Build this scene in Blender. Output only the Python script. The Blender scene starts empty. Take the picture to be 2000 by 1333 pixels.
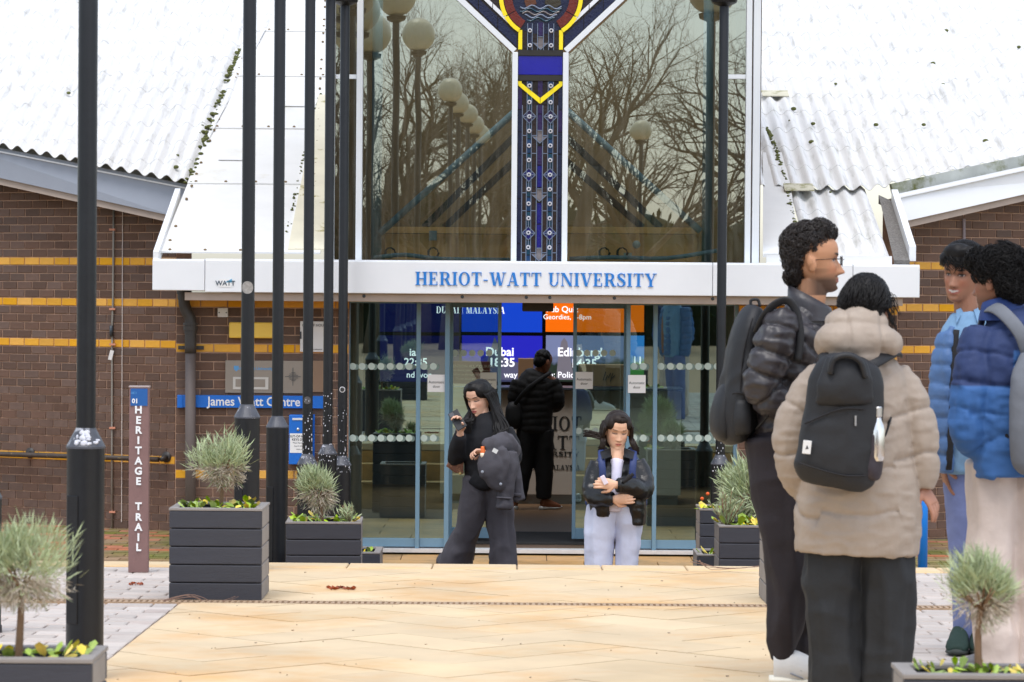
import bpy, math, random
import numpy as np
from mathutils import Vector, Matrix

random.seed(11)
rng = np.random.default_rng(5)
SC = bpy.context.scene
COL = SC.collection
V = Vector
PI = math.pi

# ------------------------------------------------------------------ camera
FPX = 5800.0                                   # focal length in photograph pixels (2000 wide)
CAM = V((0.0, 0.0, 2.25))
pitch = math.atan(91.5 / FPX)                  # looking slightly down
roll = math.radians(0.45)
fwd = V((0, math.cos(pitch), -math.sin(pitch)))
upv = V((0, math.sin(pitch), math.cos(pitch)))
rgt = V((1, 0, 0))
r2 = rgt * math.cos(roll) + upv * math.sin(roll)
u2 = upv * math.cos(roll) - rgt * math.sin(roll)
cam_d = bpy.data.cameras.new('camera')
cam = bpy.data.objects.new('camera', cam_d)
COL.objects.link(cam)
m = Matrix((r2, u2, -fwd)).transposed().to_4x4()
m.translation = CAM
cam.matrix_world = m
cam_d.sensor_width = 36.0
cam_d.lens = FPX / 2000.0 * 36.0
cam_d.clip_end = 2000
cam_d.dof.use_dof = True
cam_d.dof.focus_distance = 21.5
cam_d.dof.aperture_fstop = 10.0
SC.camera = cam

# ------------------------------------------------------------------ light
SUN_EL, SUN_AZ = math.radians(66), math.radians(-28)     # behind the camera, a little to the left
world = bpy.data.worlds.new('World')
SC.world = world
world.use_nodes = True
nt = world.node_tree
nt.nodes.clear()
sky = nt.nodes.new('ShaderNodeTexSky')
sky.sky_type = 'NISHITA'
sky.sun_disc = False
sky.sun_elevation = SUN_EL
sky.sun_rotation = PI + SUN_AZ
sky.air_density = 1.2
sky.dust_density = 1.5
hs = nt.nodes.new('ShaderNodeHueSaturation')             # thin overcast: the blue is nearly washed out
hs.inputs['Saturation'].default_value = 0.55
bg = nt.nodes.new('ShaderNodeBackground')
bg.inputs['Strength'].default_value = 0.14
wo = nt.nodes.new('ShaderNodeOutputWorld')
nt.links.new(sky.outputs[0], hs.inputs['Color'])
nt.links.new(hs.outputs[0], bg.inputs['Color'])
nt.links.new(bg.outputs[0], wo.inputs['Surface'])
sun_d = bpy.data.lights.new('sun', 'SUN')
sun_d.energy = 1.0
sun_d.angle = math.radians(25)
sun_d.color = (1.0, 0.97, 0.93)
sun = bpy.data.objects.new('sun', sun_d)
COL.objects.link(sun)
sun_dir = V((math.sin(SUN_AZ) * math.cos(SUN_EL), -math.cos(SUN_AZ) * math.cos(SUN_EL), math.sin(SUN_EL)))
sun.rotation_euler = sun_dir.to_track_quat('Z', 'Y').to_euler()
sun.location = (0, 0, 30)
SC.view_settings.view_transform = 'Standard'
SC.view_settings.look = 'None'
SC.view_settings.gamma = 1.0
SC.view_settings.use_curve_mapping = False
SC.view_settings.exposure = 0.95
SC.render.engine = 'CYCLES'
SC.cycles.max_bounces = 8
SC.cycles.transparent_max_bounces = 16
SC.cycles.caustics_reflective = False
SC.cycles.caustics_refractive = False
SC.cycles.use_denoising = True

# ------------------------------------------------------------------ helpers
def P(px, py, Y):
    """photograph pixel + depth -> point in the place"""
    d = fwd + r2 * ((px - 1000.0) / FPX) - u2 * ((py - 666.5) / FPX)
    return CAM + d * (Y / d.y)

def S(Y):
    return Y / FPX                              # metres per photograph pixel at depth Y

def lin(r, g, b, k=1.0):
    f = lambda c: ((c / 255 + 0.055) / 1.055) ** 2.4 if c > 10 else c / 255 / 12.92
    return (min(f(r) * k, .95), min(f(g) * k, .95), min(f(b) * k, .95))

MATS = {}
def mat(name, col, rough=.6, metal=0.0, var=0.0, vscale=6.0, bump=0.0, bscale=60.0, rnd=0.0, spec=.5,
        col2=None, c2scale=3.0, c2lo=.45, c2hi=.65, emit=0.0, stretch=None, vcol=None, alpha2=1.0, coat=0.0, sheen=0.0):
    """procedural material: base colour, second colour in noise patches, value variation, per-piece variation, bump"""
    if name in MATS:
        return MATS[name]
    m = bpy.data.materials.new(name); m.use_nodes = True
    n, l = m.node_tree.nodes, m.node_tree.links
    b = n['Principled BSDF']
    b.inputs['Roughness'].default_value = rough
    b.inputs['Metallic'].default_value = metal
    b.inputs['Specular IOR Level'].default_value = spec
    if coat: b.inputs['Coat Weight'].default_value = coat
    if sheen: b.inputs['Sheen Weight'].default_value = sheen
    tc = n.new('ShaderNodeTexCoord')
    co = tc.outputs['Object']
    if stretch:
        mp = n.new('ShaderNodeMapping'); mp.inputs['Scale'].default_value = stretch
        l.new(co, mp.inputs['Vector']); co = mp.outputs[0]
    if vcol:
        at = n.new('ShaderNodeAttribute'); at.attribute_name = vcol
        cur = at.outputs['Color']
    else:
        rgb = n.new('ShaderNodeRGB'); rgb.outputs[0].default_value = (*col, 1); cur = rgb.outputs[0]
    def mixc(fac, a, c):
        x = n.new('ShaderNodeMix'); x.data_type = 'RGBA'
        l.new(fac, x.inputs['Factor']); l.new(a, x.inputs['A'])
        if isinstance(c, tuple): x.inputs['B'].default_value = (*c, 1)
        else: l.new(c, x.inputs['B'])
        return x.outputs['Result']
    if col2:
        t = n.new('ShaderNodeTexNoise'); t.inputs['Scale'].default_value = c2scale; t.inputs['Detail'].default_value = 6
        t.inputs['Roughness'].default_value = .65
        l.new(co, t.inputs['Vector'])
        mr = n.new('ShaderNodeMapRange'); mr.inputs['From Min'].default_value = c2lo; mr.inputs['From Max'].default_value = c2hi
        mr.inputs['To Max'].default_value = alpha2
        l.new(t.outputs['Fac'], mr.inputs['Value'])
        cur = mixc(mr.outputs[0], cur, col2)
    def scale_val(cur, src, amt):
        mr = n.new('ShaderNodeMapRange'); mr.inputs['To Min'].default_value = 1 - amt; mr.inputs['To Max'].default_value = 1 + amt
        l.new(src, mr.inputs['Value'])
        h = n.new('ShaderNodeHueSaturation'); l.new(mr.outputs[0], h.inputs['Value']); l.new(cur, h.inputs['Color'])
        return h.outputs[0]
    if rnd:
        oi = n.new('ShaderNodeObjectInfo'); ge = n.new('ShaderNodeNewGeometry')
        a = n.new('ShaderNodeMath'); a.operation = 'ADD'
        l.new(oi.outputs['Random'], a.inputs[0]); l.new(ge.outputs['Random Per Island'], a.inputs[1])
        f = n.new('ShaderNodeMath'); f.operation = 'FRACT'; l.new(a.outputs[0], f.inputs[0])
        cur = scale_val(cur, f.outputs[0], rnd)
        w = n.new('ShaderNodeMath'); w.operation = 'MULTIPLY'; w.inputs[1].default_value = 7.31
        l.new(f.outputs[0], w.inputs[0])
        f2 = n.new('ShaderNodeMath'); f2.operation = 'FRACT'; l.new(w.outputs[0], f2.inputs[0])
        mr = n.new('ShaderNodeMapRange'); mr.inputs['To Min'].default_value = 1 - rnd * .8; mr.inputs['To Max'].default_value = 1 + rnd * .4
        l.new(f2.outputs[0], mr.inputs['Value'])
        h = n.new('ShaderNodeHueSaturation'); l.new(mr.outputs[0], h.inputs['Saturation']); l.new(cur, h.inputs['Color'])
        cur = h.outputs[0]
    if var:
        t = n.new('ShaderNodeTexNoise'); t.inputs['Scale'].default_value = vscale; t.inputs['Detail'].default_value = 7
        t.inputs['Roughness'].default_value = .6
        l.new(co, t.inputs['Vector'])
        cur = scale_val(cur, t.outputs['Fac'], var * 2)
    l.new(cur, b.inputs['Base Color'])
    if emit:
        l.new(cur, b.inputs['Emission Color']); b.inputs['Emission Strength'].default_value = emit
    if bump:
        t = n.new('ShaderNodeTexNoise'); t.inputs['Scale'].default_value = bscale; t.inputs['Detail'].default_value = 5
        l.new(co, t.inputs['Vector'])
        bp = n.new('ShaderNodeBump'); bp.inputs['Strength'].default_value = bump; bp.inputs['Distance'].default_value = .01
        l.new(t.outputs['Fac'], bp.inputs['Height']); l.new(bp.outputs[0], b.inputs['Normal'])
    MATS[name] = m
    return m

def glass_mat(name, tint, refl, gcol=(1, 1, 1), rough=.0, wave=0.0, dirt=0.0):
    """coated sheet glass: tinted transmission plus a mirror layer"""
    m = bpy.data.materials.new(name); m.use_nodes = True
    n, l = m.node_tree.nodes, m.node_tree.links
    n.clear()
    o = n.new('ShaderNodeOutputMaterial')
    tr = n.new('ShaderNodeBsdfTransparent'); tr.inputs[0].default_value = (*tint, 1)
    gl = n.new('ShaderNodeBsdfGlossy'); gl.inputs['Color'].default_value = (*gcol, 1); gl.inputs['Roughness'].default_value = rough
    mx = n.new('ShaderNodeMixShader')
    lw = n.new('ShaderNodeFresnel'); lw.inputs['IOR'].default_value = 1.5
    ad = n.new('ShaderNodeMath'); ad.operation = 'ADD'; ad.inputs[1].default_value = refl
    l.new(lw.outputs[0], ad.inputs[0]); l.new(ad.outputs[0], mx.inputs[0])
    l.new(tr.outputs[0], mx.inputs[1]); l.new(gl.outputs[0], mx.inputs[2])
    out = mx.outputs[0]
    if wave:
        tc = n.new('ShaderNodeTexCoord')
        t = n.new('ShaderNodeTexNoise'); t.inputs['Scale'].default_value = 1.6; t.inputs['Detail'].default_value = 1
        l.new(tc.outputs['Object'], t.inputs['Vector'])
        bp = n.new('ShaderNodeBump'); bp.inputs['Strength'].default_value = wave; bp.inputs['Distance'].default_value = .004
        l.new(t.outputs['Fac'], bp.inputs['Height']); l.new(bp.outputs[0], gl.inputs['Normal'])
    if dirt:
        tc = n.new('ShaderNodeTexCoord')
        mp = n.new('ShaderNodeMapping'); mp.inputs['Scale'].default_value = (14, 14, .9)
        t = n.new('ShaderNodeTexNoise'); t.inputs['Scale'].default_value = 2.0; t.inputs['Detail'].default_value = 6
        l.new(tc.outputs['Object'], mp.inputs[0]); l.new(mp.outputs[0], t.inputs['Vector'])
        mr = n.new('ShaderNodeMapRange'); mr.inputs['From Min'].default_value = .45; mr.inputs['From Max'].default_value = .8
        mr.inputs['To Max'].default_value = dirt
        l.new(t.outputs['Fac'], mr.inputs['Value'])
        df = n.new('ShaderNodeBsdfDiffuse'); df.inputs[0].default_value = (.45, .42, .34, 1)
        m2 = n.new('ShaderNodeMixShader')
        l.new(mr.outputs[0], m2.inputs[0]); l.new(out, m2.inputs[1]); l.new(df.outputs[0], m2.inputs[2])
        out = m2.outputs[0]
    l.new(out, o.inputs['Surface'])
    MATS[name] = m
    return m

def spline(pts, rads, k):
    """Catmull-Rom through points and radii"""
    pts = [np.array(p, float) for p in pts]
    rads = [np.array(r if isinstance(r, (tuple, list)) else (r, r), float) for r in rads]
    if k <= 1: return pts, rads
    op, orr = [], []
    N = len(pts)
    for i in range(N - 1):
        p0, p1, p2, p3 = pts[max(i - 1, 0)], pts[i], pts[i + 1], pts[min(i + 2, N - 1)]
        q0, q1, q2, q3 = rads[max(i - 1, 0)], rads[i], rads[i + 1], rads[min(i + 2, N - 1)]
        for j in range(k):
            t = j / k
            a, b_, c, d = -t + 2 * t * t - t ** 3, 2 - 5 * t * t + 3 * t ** 3, t + 4 * t * t - 3 * t ** 3, -t * t + t ** 3
            op.append(.5 * (a * p0 + b_ * p1 + c * p2 + d * p3))
            orr.append(np.maximum(.5 * (a * q0 + b_ * q1 + c * q2 + d * q3), 1e-4))
    op.append(pts[-1]); orr.append(rads[-1])
    return op, orr

class MB:
    """collects shapes, builds ONE mesh object"""
    def __init__(s):
        s.v, s.f = [], []
    def add(s, vs, fs):
        o = len(s.v)
        s.v.extend([tuple(map(float, p)) for p in vs])
        s.f.extend([tuple(i + o for i in f) for f in fs])
        return s
    def box(s, c, d, rot=None):
        h = [x / 2 for x in d]
        vs = [V((sx * h[0], sy * h[1], sz * h[2])) for sx in (-1, 1) for sy in (-1, 1) for sz in (-1, 1)]
        if rot is not None: vs = [rot @ p for p in vs]
        c = V(c)
        return s.add([p + c for p in vs], [(0, 1, 3, 2), (4, 6, 7, 5), (0, 4, 5, 1), (2, 3, 7, 6), (0, 2, 6, 4), (1, 5, 7, 3)])
    def bar(s, a, b, w, d, up=None):
        """rectangular bar from a to b, w across, d along depth (Y)"""
        a, b = V(a), V(b)
        t = (b - a).normalized()
        y = V((0, 1, 0)) if up is None else V(up)
        x = t.cross(y).normalized(); y = x.cross(t).normalized()
        vs = [q + x * (sx * w / 2) + y * (sy * d / 2) for q in (a, b) for sx, sy in ((-1, -1), (1, -1), (1, 1), (-1, 1))]
        return s.add(vs, [(3, 2, 1, 0), (4, 5, 6, 7), (0, 1, 5, 4), (1, 2, 6, 5), (2, 3, 7, 6), (3, 0, 4, 7)])
    def tube(s, pts, rad, n=10, k=1, side=None, caps=True):
        if not isinstance(rad, (list, tuple)) or len(rad) != len(pts): rad = [rad] * len(pts)
        pts, rads = spline(pts, rad, k)
        N = len(pts)
        T = []
        for i in range(N):
            t = pts[min(i + 1, N - 1)] - pts[max(i - 1, 0)]
            T.append(t / (np.linalg.norm(t) + 1e-12))
        if side is None:
            ref = np.array((0, 0, 1.)) if abs(T[0][2]) < .9 else np.array((1., 0, 0))
            sd = np.cross(T[0], ref)
        else:
            sd = np.array(side, float)
        vs, fs = [], []
        for i in range(N):
            sd = sd - T[i] * np.dot(sd, T[i]); sd = sd / (np.linalg.norm(sd) + 1e-12)
            b = np.cross(T[i], sd)
            for j in range(n):
                a = 2 * PI * j / n
                vs.append(pts[i] + sd * rads[i][0] * math.cos(a) + b * rads[i][1] * math.sin(a))
        for i in range(N - 1):
            for j in range(n):
                fs.append((i * n + j, i * n + (j + 1) % n, (i + 1) * n + (j + 1) % n, (i + 1) * n + j))
        if caps:
            vs.append(pts[0]); vs.append(pts[-1])
            for j in range(n):
                fs.append((len(vs) - 2, (j + 1) % n, j))
                fs.append((len(vs) - 1, (N - 1) * n + j, (N - 1) * n + (j + 1) % n))
        return s.add(vs, fs)
    def lathe(s, prof, c=(0, 0, 0), n=24):
        """profile of (radius, z) turned about a vertical axis"""
        vs, fs = [], []
        for r, z in prof:
            for j in range(n):
                a = 2 * PI * j / n
                vs.append((c[0] + r * math.cos(a), c[1] + r * math.sin(a), c[2] + z))
        for i in range(len(prof) - 1):
            for j in range(n):
                fs.append((i * n + j, i * n + (j + 1) % n, (i + 1) * n + (j + 1) % n, (i + 1) * n + j))
        fs.append(tuple(range(n - 1, -1, -1)))
        fs.append(tuple((len(prof) - 1) * n + j for j in range(n)))
        return s.add(vs, fs)
    def ell(s, c, r, rot=None, nu=16, nv=10, e=1.0):
        """(super)ellipsoid; e < 1 is boxier"""
        vs, fs = [], []
        sp = lambda q, ee: math.copysign(abs(q) ** ee, q)
        for i in range(nv + 1):
            la = -PI / 2 + PI * i / nv
            for j in range(nu):
                lo = 2 * PI * j / nu
                p = V((r[0] * sp(math.cos(la), e) * sp(math.cos(lo), e), r[1] * sp(math.cos(la), e) * sp(math.sin(lo), e), r[2] * sp(math.sin(la), e)))
                if rot is not None: p = rot @ p
                vs.append(p + V(c))
        for i in range(nv):
            for j in range(nu):
                fs.append((i * nu + j, i * nu + (j + 1) % nu, (i + 1) * nu + (j + 1) % nu, (i + 1) * nu + j))
        return s.add(vs, fs)
    def prism(s, poly, y0, y1):
        """polygon of (x, z) extruded from depth y0 to y1; counter-clockwise seen from -Y"""
        n = len(poly)
        vs = [(x, y0, z) for x, z in poly] + [(x, y1, z) for x, z in poly]
        fs = [tuple(range(n)), tuple(range(2 * n - 1, n - 1, -1))]
        fs += [(i, i + n, (i + 1) % n + n, (i + 1) % n) for i in range(n)]
        return s.add(vs, fs)
    def slab(s, poly, z0, z1):
        """polygon of (x, y, optional height function) extruded vertically; z may be callables of (x, y)"""
        n = len(poly)
        f0 = z0 if callable(z0) else (lambda x, y: z0)
        f1 = z1 if callable(z1) else (lambda x, y: z1)
        vs = [(x, y, f0(x, y)) for x, y in poly] + [(x, y, f1(x, y)) for x, y in poly]
        fs = [tuple(range(n - 1, -1, -1)), tuple(range(n, 2 * n))]
        fs += [(i, (i + 1) % n, (i + 1) % n + n, i + n) for i in range(n)]
        return s.add(vs, fs)
    def arrays(s):
        return np.array(s.v, float), s.f
    def mesh(s, name, material=None, smooth=False, off=None):
        me = bpy.data.meshes.new(name)
        vs = s.v if off is None else [(p[0] - off[0], p[1] - off[1], p[2] - off[2]) for p in s.v]
        me.from_pydata(vs, [], s.f)
        if material is not None: me.materials.append(material)
        if smooth: me.polygons.foreach_set('use_smooth', [True] * len(me.polygons))
        me.update()
        return me
    def build(s, name, material, parent=None, smooth=False, bevel=0, at=None, label=None, kind=None):
        """vertices are in world coordinates; origin goes to the parent's thing (or `at`)"""
        off = wloc(parent) if parent is not None else (V(at) if at is not None else V((0, 0, 0)))
        o = bpy.data.objects.new(name, s.mesh(name, material, smooth, off))
        COL.objects.link(o)
        if parent is not None: o.parent = parent
        else: o.location = off
        if bevel:
            b = o.modifiers.new('bevel', 'BEVEL'); b.width = bevel; b.segments = 2; b.limit_method = 'ANGLE'
        if label: o['label'] = label
        if kind: o['kind'] = kind
        return o

def wloc(o):
    p = V((0, 0, 0))
    while o is not None:
        p = p + V(o.location); o = o.parent
    return p

def thing(name, loc, label, cat, group=None):
    o = bpy.data.objects.new(name, None); COL.objects.link(o)
    o.location = loc; o.empty_display_size = .2
    o['label'] = label; o['category'] = cat
    if group: o['group'] = group
    return o

def tag(o, label, cat, group=None):
    o['label'] = label; o['category'] = cat
    if group: o['group'] = group
    return o

def inst(me, name, loc, parent, rot=None):
    """a piece that shares mesh data; loc in world coordinates"""
    o = bpy.data.objects.new(name, me); COL.objects.link(o)
    if parent is not None:
        o.parent = parent; o.location = V(loc) - wloc(parent)
    else: o.location = loc
    if rot is not None: o.rotation_euler = rot
    return o

def struct(o):
    o['kind'] = 'structure'; return o

def rect(mb, x0, y0, x1, y1, Y, depth, dy=0.0):
    """upright box whose front face covers a photo rectangle at depth Y"""
    c = P((x0 + x1) / 2, (y0 + y1) / 2, Y)
    mb.box((c.x, Y + depth / 2 + dy, c.z), (abs(x1 - x0) * S(Y), depth, abs(y1 - y0) * S(Y)))
    return mb

def text(body, size, name, material, parent, loc, ext=.002, bold=0.0, align='CENTER', spacing=1.0, rot=(PI / 2, 0, 0), at=None, sx=1.0):
    """flat sans lettering from the built-in font, as a mesh"""
    cu = bpy.data.curves.new(name, 'FONT')
    cu.body = body; cu.size = size; cu.extrude = ext; cu.offset = bold; cu.align_x = align; cu.align_y = 'CENTER'
    cu.space_character = spacing; cu.resolution_u = 3
    t = bpy.data.objects.new(name, cu); COL.objects.link(t)
    bpy.context.view_layer.update()
    me = bpy.data.meshes.new_from_object(t.evaluated_get(bpy.context.evaluated_depsgraph_get()))
    bpy.data.objects.remove(t)
    R = Matrix.Rotation(rot[2], 4, 'Z') @ Matrix.Rotation(rot[1], 4, 'Y') @ Matrix.Rotation(rot[0], 4, 'X') @ Matrix.Diagonal((sx, 1, 1, 1))
    me.transform(R)
    me.materials.clear(); me.materials.append(material)
    o = bpy.data.objects.new(name, me); COL.objects.link(o)
    o.parent = parent
    o.location = V(loc) - (wloc(parent) if parent is not None else V((0, 0, 0)))
    return o

# --- serif capitals drawn from strokes (for the sign above the doors and the desk)
def serif_glyph(ch):
    """-> (width, [polygons]) on a cap height of 1"""
    W, T, SV = .19, .055, .09
    po = []
    def R(x0, z0, x1, z1): po.append([(x0, z0), (x1, z0), (x1, z1), (x0, z1)])
    def stem(x, lo=0, hi=1, w=W, sl=True, sh=True):
        R(x, lo, x + w, hi)
        if sl: R(x - SV, lo, x + w + SV, lo + .05)
        if sh: R(x - SV, hi - .05, x + w + SV, hi)
    def diag(xa, za, xb, zb, w): po.append([(xa, za), (xa + w, za), (xb + w, zb), (xb, zb)] if za < zb else [(xb, zb), (xb + w, zb), (xa + w, za), (xa, za)])
    def arc(cx, cz, rx, rz, a0, a1, w=W, t=T, n=14):
        for i in range(n):
            q = []
            for a, o in ((i, 1), (i + 1, 1), (i + 1, 0), (i, 0)):
                an = math.radians(a0 + (a1 - a0) * a / n)
                q.append((cx + (rx - (0 if o else w)) * math.cos(an), cz + (rz - (0 if o else t)) * math.sin(an)))
            po.append(q if a1 > a0 else q[::-1])
    def pl(pts, ws):
        for i in range(len(pts) - 1):
            a, b = V(pts[i]), V(pts[i + 1]); d = (b - a).normalized(); nn = V((-d.y, d.x))
            po.append([tuple(a - nn * ws[i] / 2), tuple(b - nn * ws[i + 1] / 2), tuple(b + nn * ws[i + 1] / 2), tuple(a + nn * ws[i] / 2)])
    if ch == 'H': stem(.1); stem(.62); R(.27, .47, .64, .53); wd = .9
    elif ch == 'E':
        stem(.1, sl=False, sh=False); R(.01, 0, .66, .055); R(.01, .945, .63, 1); R(.27, .48, .5, .53)
        R(.6, .03, .655, .28); R(.575, .74, .625, .97); R(.45, .38, .5, .63); wd = .74
    elif ch == 'I': stem(.1); wd = .4
    elif ch == 'T': stem(.28, sh=False); R(.02, .945, .73, 1); R(.02, .72, .07, .97); R(.68, .72, .73, .97); wd = .76
    elif ch == 'O': arc(.43, .5, .41, .52, 0, 360, n=28); wd = .88
    elif ch == 'C': arc(.43, .5, .41, .52, 40, 320, n=24); R(.7, .66, .75, .98); wd = .82
    elif ch == 'R':
        stem(.1); R(.25, .945, .46, 1); R(.25, .46, .46, .51); arc(.44, .73, .3, .27, -90, 90); diag(.38, .49, .62, 0, .2); R(.6, 0, .9, .05); wd = .86
    elif ch == 'D': stem(.1, sl=False, sh=False); R(.01, 0, .42, .055); R(.01, .945, .42, 1); arc(.4, .5, .43, .5, -90, 90, n=18); wd = .88
    elif ch == 'B':
        stem(.1, sl=False, sh=False); R(.01, 0, .42, .05); R(.01, .95, .42, 1); R(.25, .49, .42, .53)
        arc(.4, .745, .28, .255, -90, 90); arc(.4, .26, .33, .26, -90, 90); wd = .78
    elif ch == 'L': stem(.1, sl=False); R(.01, 0, .64, .055); R(.59, .03, .64, .3); wd = .7
    elif ch == 'M':
        stem(.1, w=.06); stem(.78); diag(.1, 1, .42, 0, .2); diag(.74, 1, .46, 0, .06); wd = 1.08
    elif ch == 'N': stem(.1, w=.06); diag(.08, 1, .64, 0, .2); stem(.72, w=.06, sl=False); wd = .9
    elif ch == 'U':
        R(.1, .3, .1 + W, 1); R(.01, .95, .38, 1); R(.66, .3, .72, 1); R(.57, .95, .81, 1)
        arc(.41, .32, .31, .34, 180, 360, w=.12, t=.06, n=16); wd = .84
    elif ch == 'V': diag(.08, 1, .34, 0, .2); diag(.7, 1, .44, 0, .06); R(0, .95, .38, 1); R(.58, .95, .86, 1); wd = .86
    elif ch == 'A':
        diag(.1, 0, .38, 1, .06); diag(.58, 0, .36, 1, .2); R(.22, .3, .6, .35); R(0, 0, .26, .05); R(.5, 0, .88, .05); wd = .88
    elif ch == 'W':
        diag(.08, 1, .28, 0, .19); diag(.6, 1, .38, 0, .06); diag(.52, 1, .72, 0, .19); diag(1.06, 1, .84, 0, .06)
        R(0, .95, .36, 1); R(.94, .95, 1.22, 1); wd = 1.22
    elif ch == 'Y':
        stem(.35, hi=.45, sh=False); diag(.06, 1, .35, .43, .2); diag(.7, 1, .48, .43, .06); R(0, .95, .36, 1); R(.6, .95, .88, 1); wd = .86
    elif ch == 'S':
        pl([(.56, .78), (.5, .93), (.33, .985), (.17, .92), (.12, .77), (.2, .62), (.38, .5), (.53, .38), (.57, .22), (.5, .08), (.33, .015), (.15, .07), (.09, .22)],
           [.05, .06, .06, .12, .18, .2, .2, .2, .18, .12, .06, .06, .05])
        R(.545, .7, .6, .98); R(.05, .02, .1, .3); wd = .68
    elif ch == '-': R(.05, .36, .36, .44); wd = .42
    elif ch == '|': R(.1, -.1, .14, 1.1); wd = .24
    else: wd = .36
    return wd, po

def serif_line(s, height, width=None, gap=.07):
    ws = [serif_glyph(c) for c in s]
    tot = sum(w for w, _ in ws) + gap * (len(s) - 1)
    sx = height if width is None else width / tot
    x = 0; out = []
    for w, po in ws:
        out.append((x * sx, [[(p * sx, q * height) for p, q in poly] for poly in po])); x += w + gap
    return out, tot * sx

def serif_letters(s, height, width, x0, z0, Y, name, material, parent, depth=.012, joined=False, gap=.07):
    """x0,z0: left end of the base line"""
    gl, _ = serif_line(s, height, width, gap)
    allm = MB(); res = []
    for gx, polys in gl:
        if not polys: continue
        mb = allm if joined else MB()
        for i, poly in enumerate(polys):
            e = .0002 * (i % 9)
            pl = [(x0 + gx + p, z0 + q) for p, q in poly]
            a = sum(pl[k][0] * pl[(k + 1) % len(pl)][1] - pl[(k + 1) % len(pl)][0] * pl[k][1] for k in range(len(pl)))
            if a < 0: pl = pl[::-1]
            mb.prism(pl, Y - depth - e, Y)
        if not joined: res.append(mb.build(name, material, parent))
    if joined: res.append(allm.build(name, material, parent))
    return res

def vnoise(p, seed=0):
    """vectorised 3-D value noise in -1..1"""
    p = np.asarray(p, float); i = np.floor(p).astype(np.int64); f = p - i; f = f * f * (3 - 2 * f)
    def h(x, y, z):
        n = (x * 73856093) ^ (y * 19349663) ^ (z * 83492791) ^ (seed * 2654435761)
        n = (n ^ (n >> 13)) * 1274126177
        n = n ^ (n >> 16)
        return (n & 0xffff) / 32767.5 - 1
    r = 0
    for dx in (0, 1):
        for dy in (0, 1):
            for dz in (0, 1):
                w = (f[:, 0] if dx else 1 - f[:, 0]) * (f[:, 1] if dy else 1 - f[:, 1]) * (f[:, 2] if dz else 1 - f[:, 2])
                r = r + w * h(i[:, 0] + dx, i[:, 1] + dy, i[:, 2] + dz)
    return r

def remesh(mb, voxel, smooth=4):
    """union of overlapping closed shapes as one continuous surface -> (verts, faces)"""
    me = mb.mesh('tmp')
    o = bpy.data.objects.new('tmp', me); COL.objects.link(o)
    r = o.modifiers.new('r', 'REMESH'); r.mode = 'VOXEL'; r.voxel_size = voxel
    if smooth:
        sm = o.modifiers.new('s', 'SMOOTH'); sm.iterations = smooth; sm.factor = .5
    bpy.context.view_layer.update()
    m2 = bpy.data.meshes.new_from_object(o.evaluated_get(bpy.context.evaluated_depsgraph_get()))
    n = len(m2.vertices)
    co = np.empty(n * 3); m2.vertices.foreach_get('co', co)
    nr = np.empty(n * 3); m2.vertices.foreach_get('normal', nr)
    bpy.data.objects.remove(o); bpy.data.meshes.remove(me)
    return m2, co.reshape(-1, 3), nr.reshape(-1, 3)

def finish(m2, co, name, material, parent, vcol=None):
    """put displaced coordinates back (world) and link as a part"""
    off = np.array(wloc(parent))
    m2.vertices.foreach_set('co', (co - off).ravel())
    m2.materials.clear(); m2.materials.append(material)
    m2.polygons.foreach_set('use_smooth', [True] * len(m2.polygons))
    if vcol is not None:
        at = m2.color_attributes.new('Col', 'FLOAT_COLOR', 'POINT')
        c4 = np.ones((len(co), 4)); c4[:, :3] = vcol
        at.data.foreach_set('color', c4.ravel())
    m2.update(); m2.name = name
    o = bpy.data.objects.new(name, m2); COL.objects.link(o); o.parent = parent
    return o
# ------------------------------------------------------------------ the ground
def zt(y):                                     # upper walkway level, falling gently towards the building
    return .73 - .0161 * (max(y, 5.0) - 11.7)
def zc(y):                                     # lower court in front of the doors
    return .012 * (min(y, 25.0) - 18.5)

m_ground = mat('earth', (.10, .09, .06), .95, var=.25, vscale=1.2, col2=(.06, .09, .03), c2scale=.8)
m_bed = mat('jointing sand', lin(166, 138, 110), .95, var=.2, vscale=20)
m_bed2 = mat('dark jointing', lin(95, 78, 62), .95, var=.2, vscale=20)
m_slab = mat('cream stone', lin(210, 187, 151), .75, rnd=.05, var=.14, vscale=1.6, bump=.12, bscale=90, col2=lin(206, 158, 96), c2scale=1.1, c2lo=.47, c2hi=.72, alpha2=.85)
m_paver = mat('grey block paving', lin(188, 178, 170), .8, rnd=.12, var=.1, vscale=9, bump=.25, bscale=120, col2=lin(150, 112, 98), c2scale=1.3, c2lo=.52, c2hi=.75, alpha2=.6)
m_court = mat('mossy block paving', lin(150, 122, 92), .75, rnd=.16, var=.15, vscale=6, bump=.2, bscale=90, col2=lin(112, 112, 50), c2scale=1.6, c2lo=.42, c2hi=.62)
m_red = mat('red block paving', lin(176, 112, 82), .75, rnd=.14, var=.12, vscale=6, bump=.2, bscale=90)
m_tan = mat('wet tan slabs', lin(196, 150, 88), .45, rnd=.1, var=.12, vscale=4, bump=.12, bscale=70, col2=lin(150, 118, 70), c2scale=2.2)
m_iron = mat('drain iron', lin(176, 150, 124), .7, metal=.2, var=.3, vscale=30)
m_black = mat('dark void', (.01, .01, .01), .9)

g = MB()
prof = [(-260, .74), (4, .74), (17.2, .55), (17.5, .45), (18.5, -.12), (25, -.05), (260, -.05)]
for i in range(len(prof) - 1):
    (a, za), (b, zb) = prof[i], prof[i + 1]
    g.add([(-260, a, za), (260, a, za), (260, b, zb), (-260, b, zb)], [(0, 1, 2, 3)])
struct(g.build('ground', m_ground))

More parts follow.
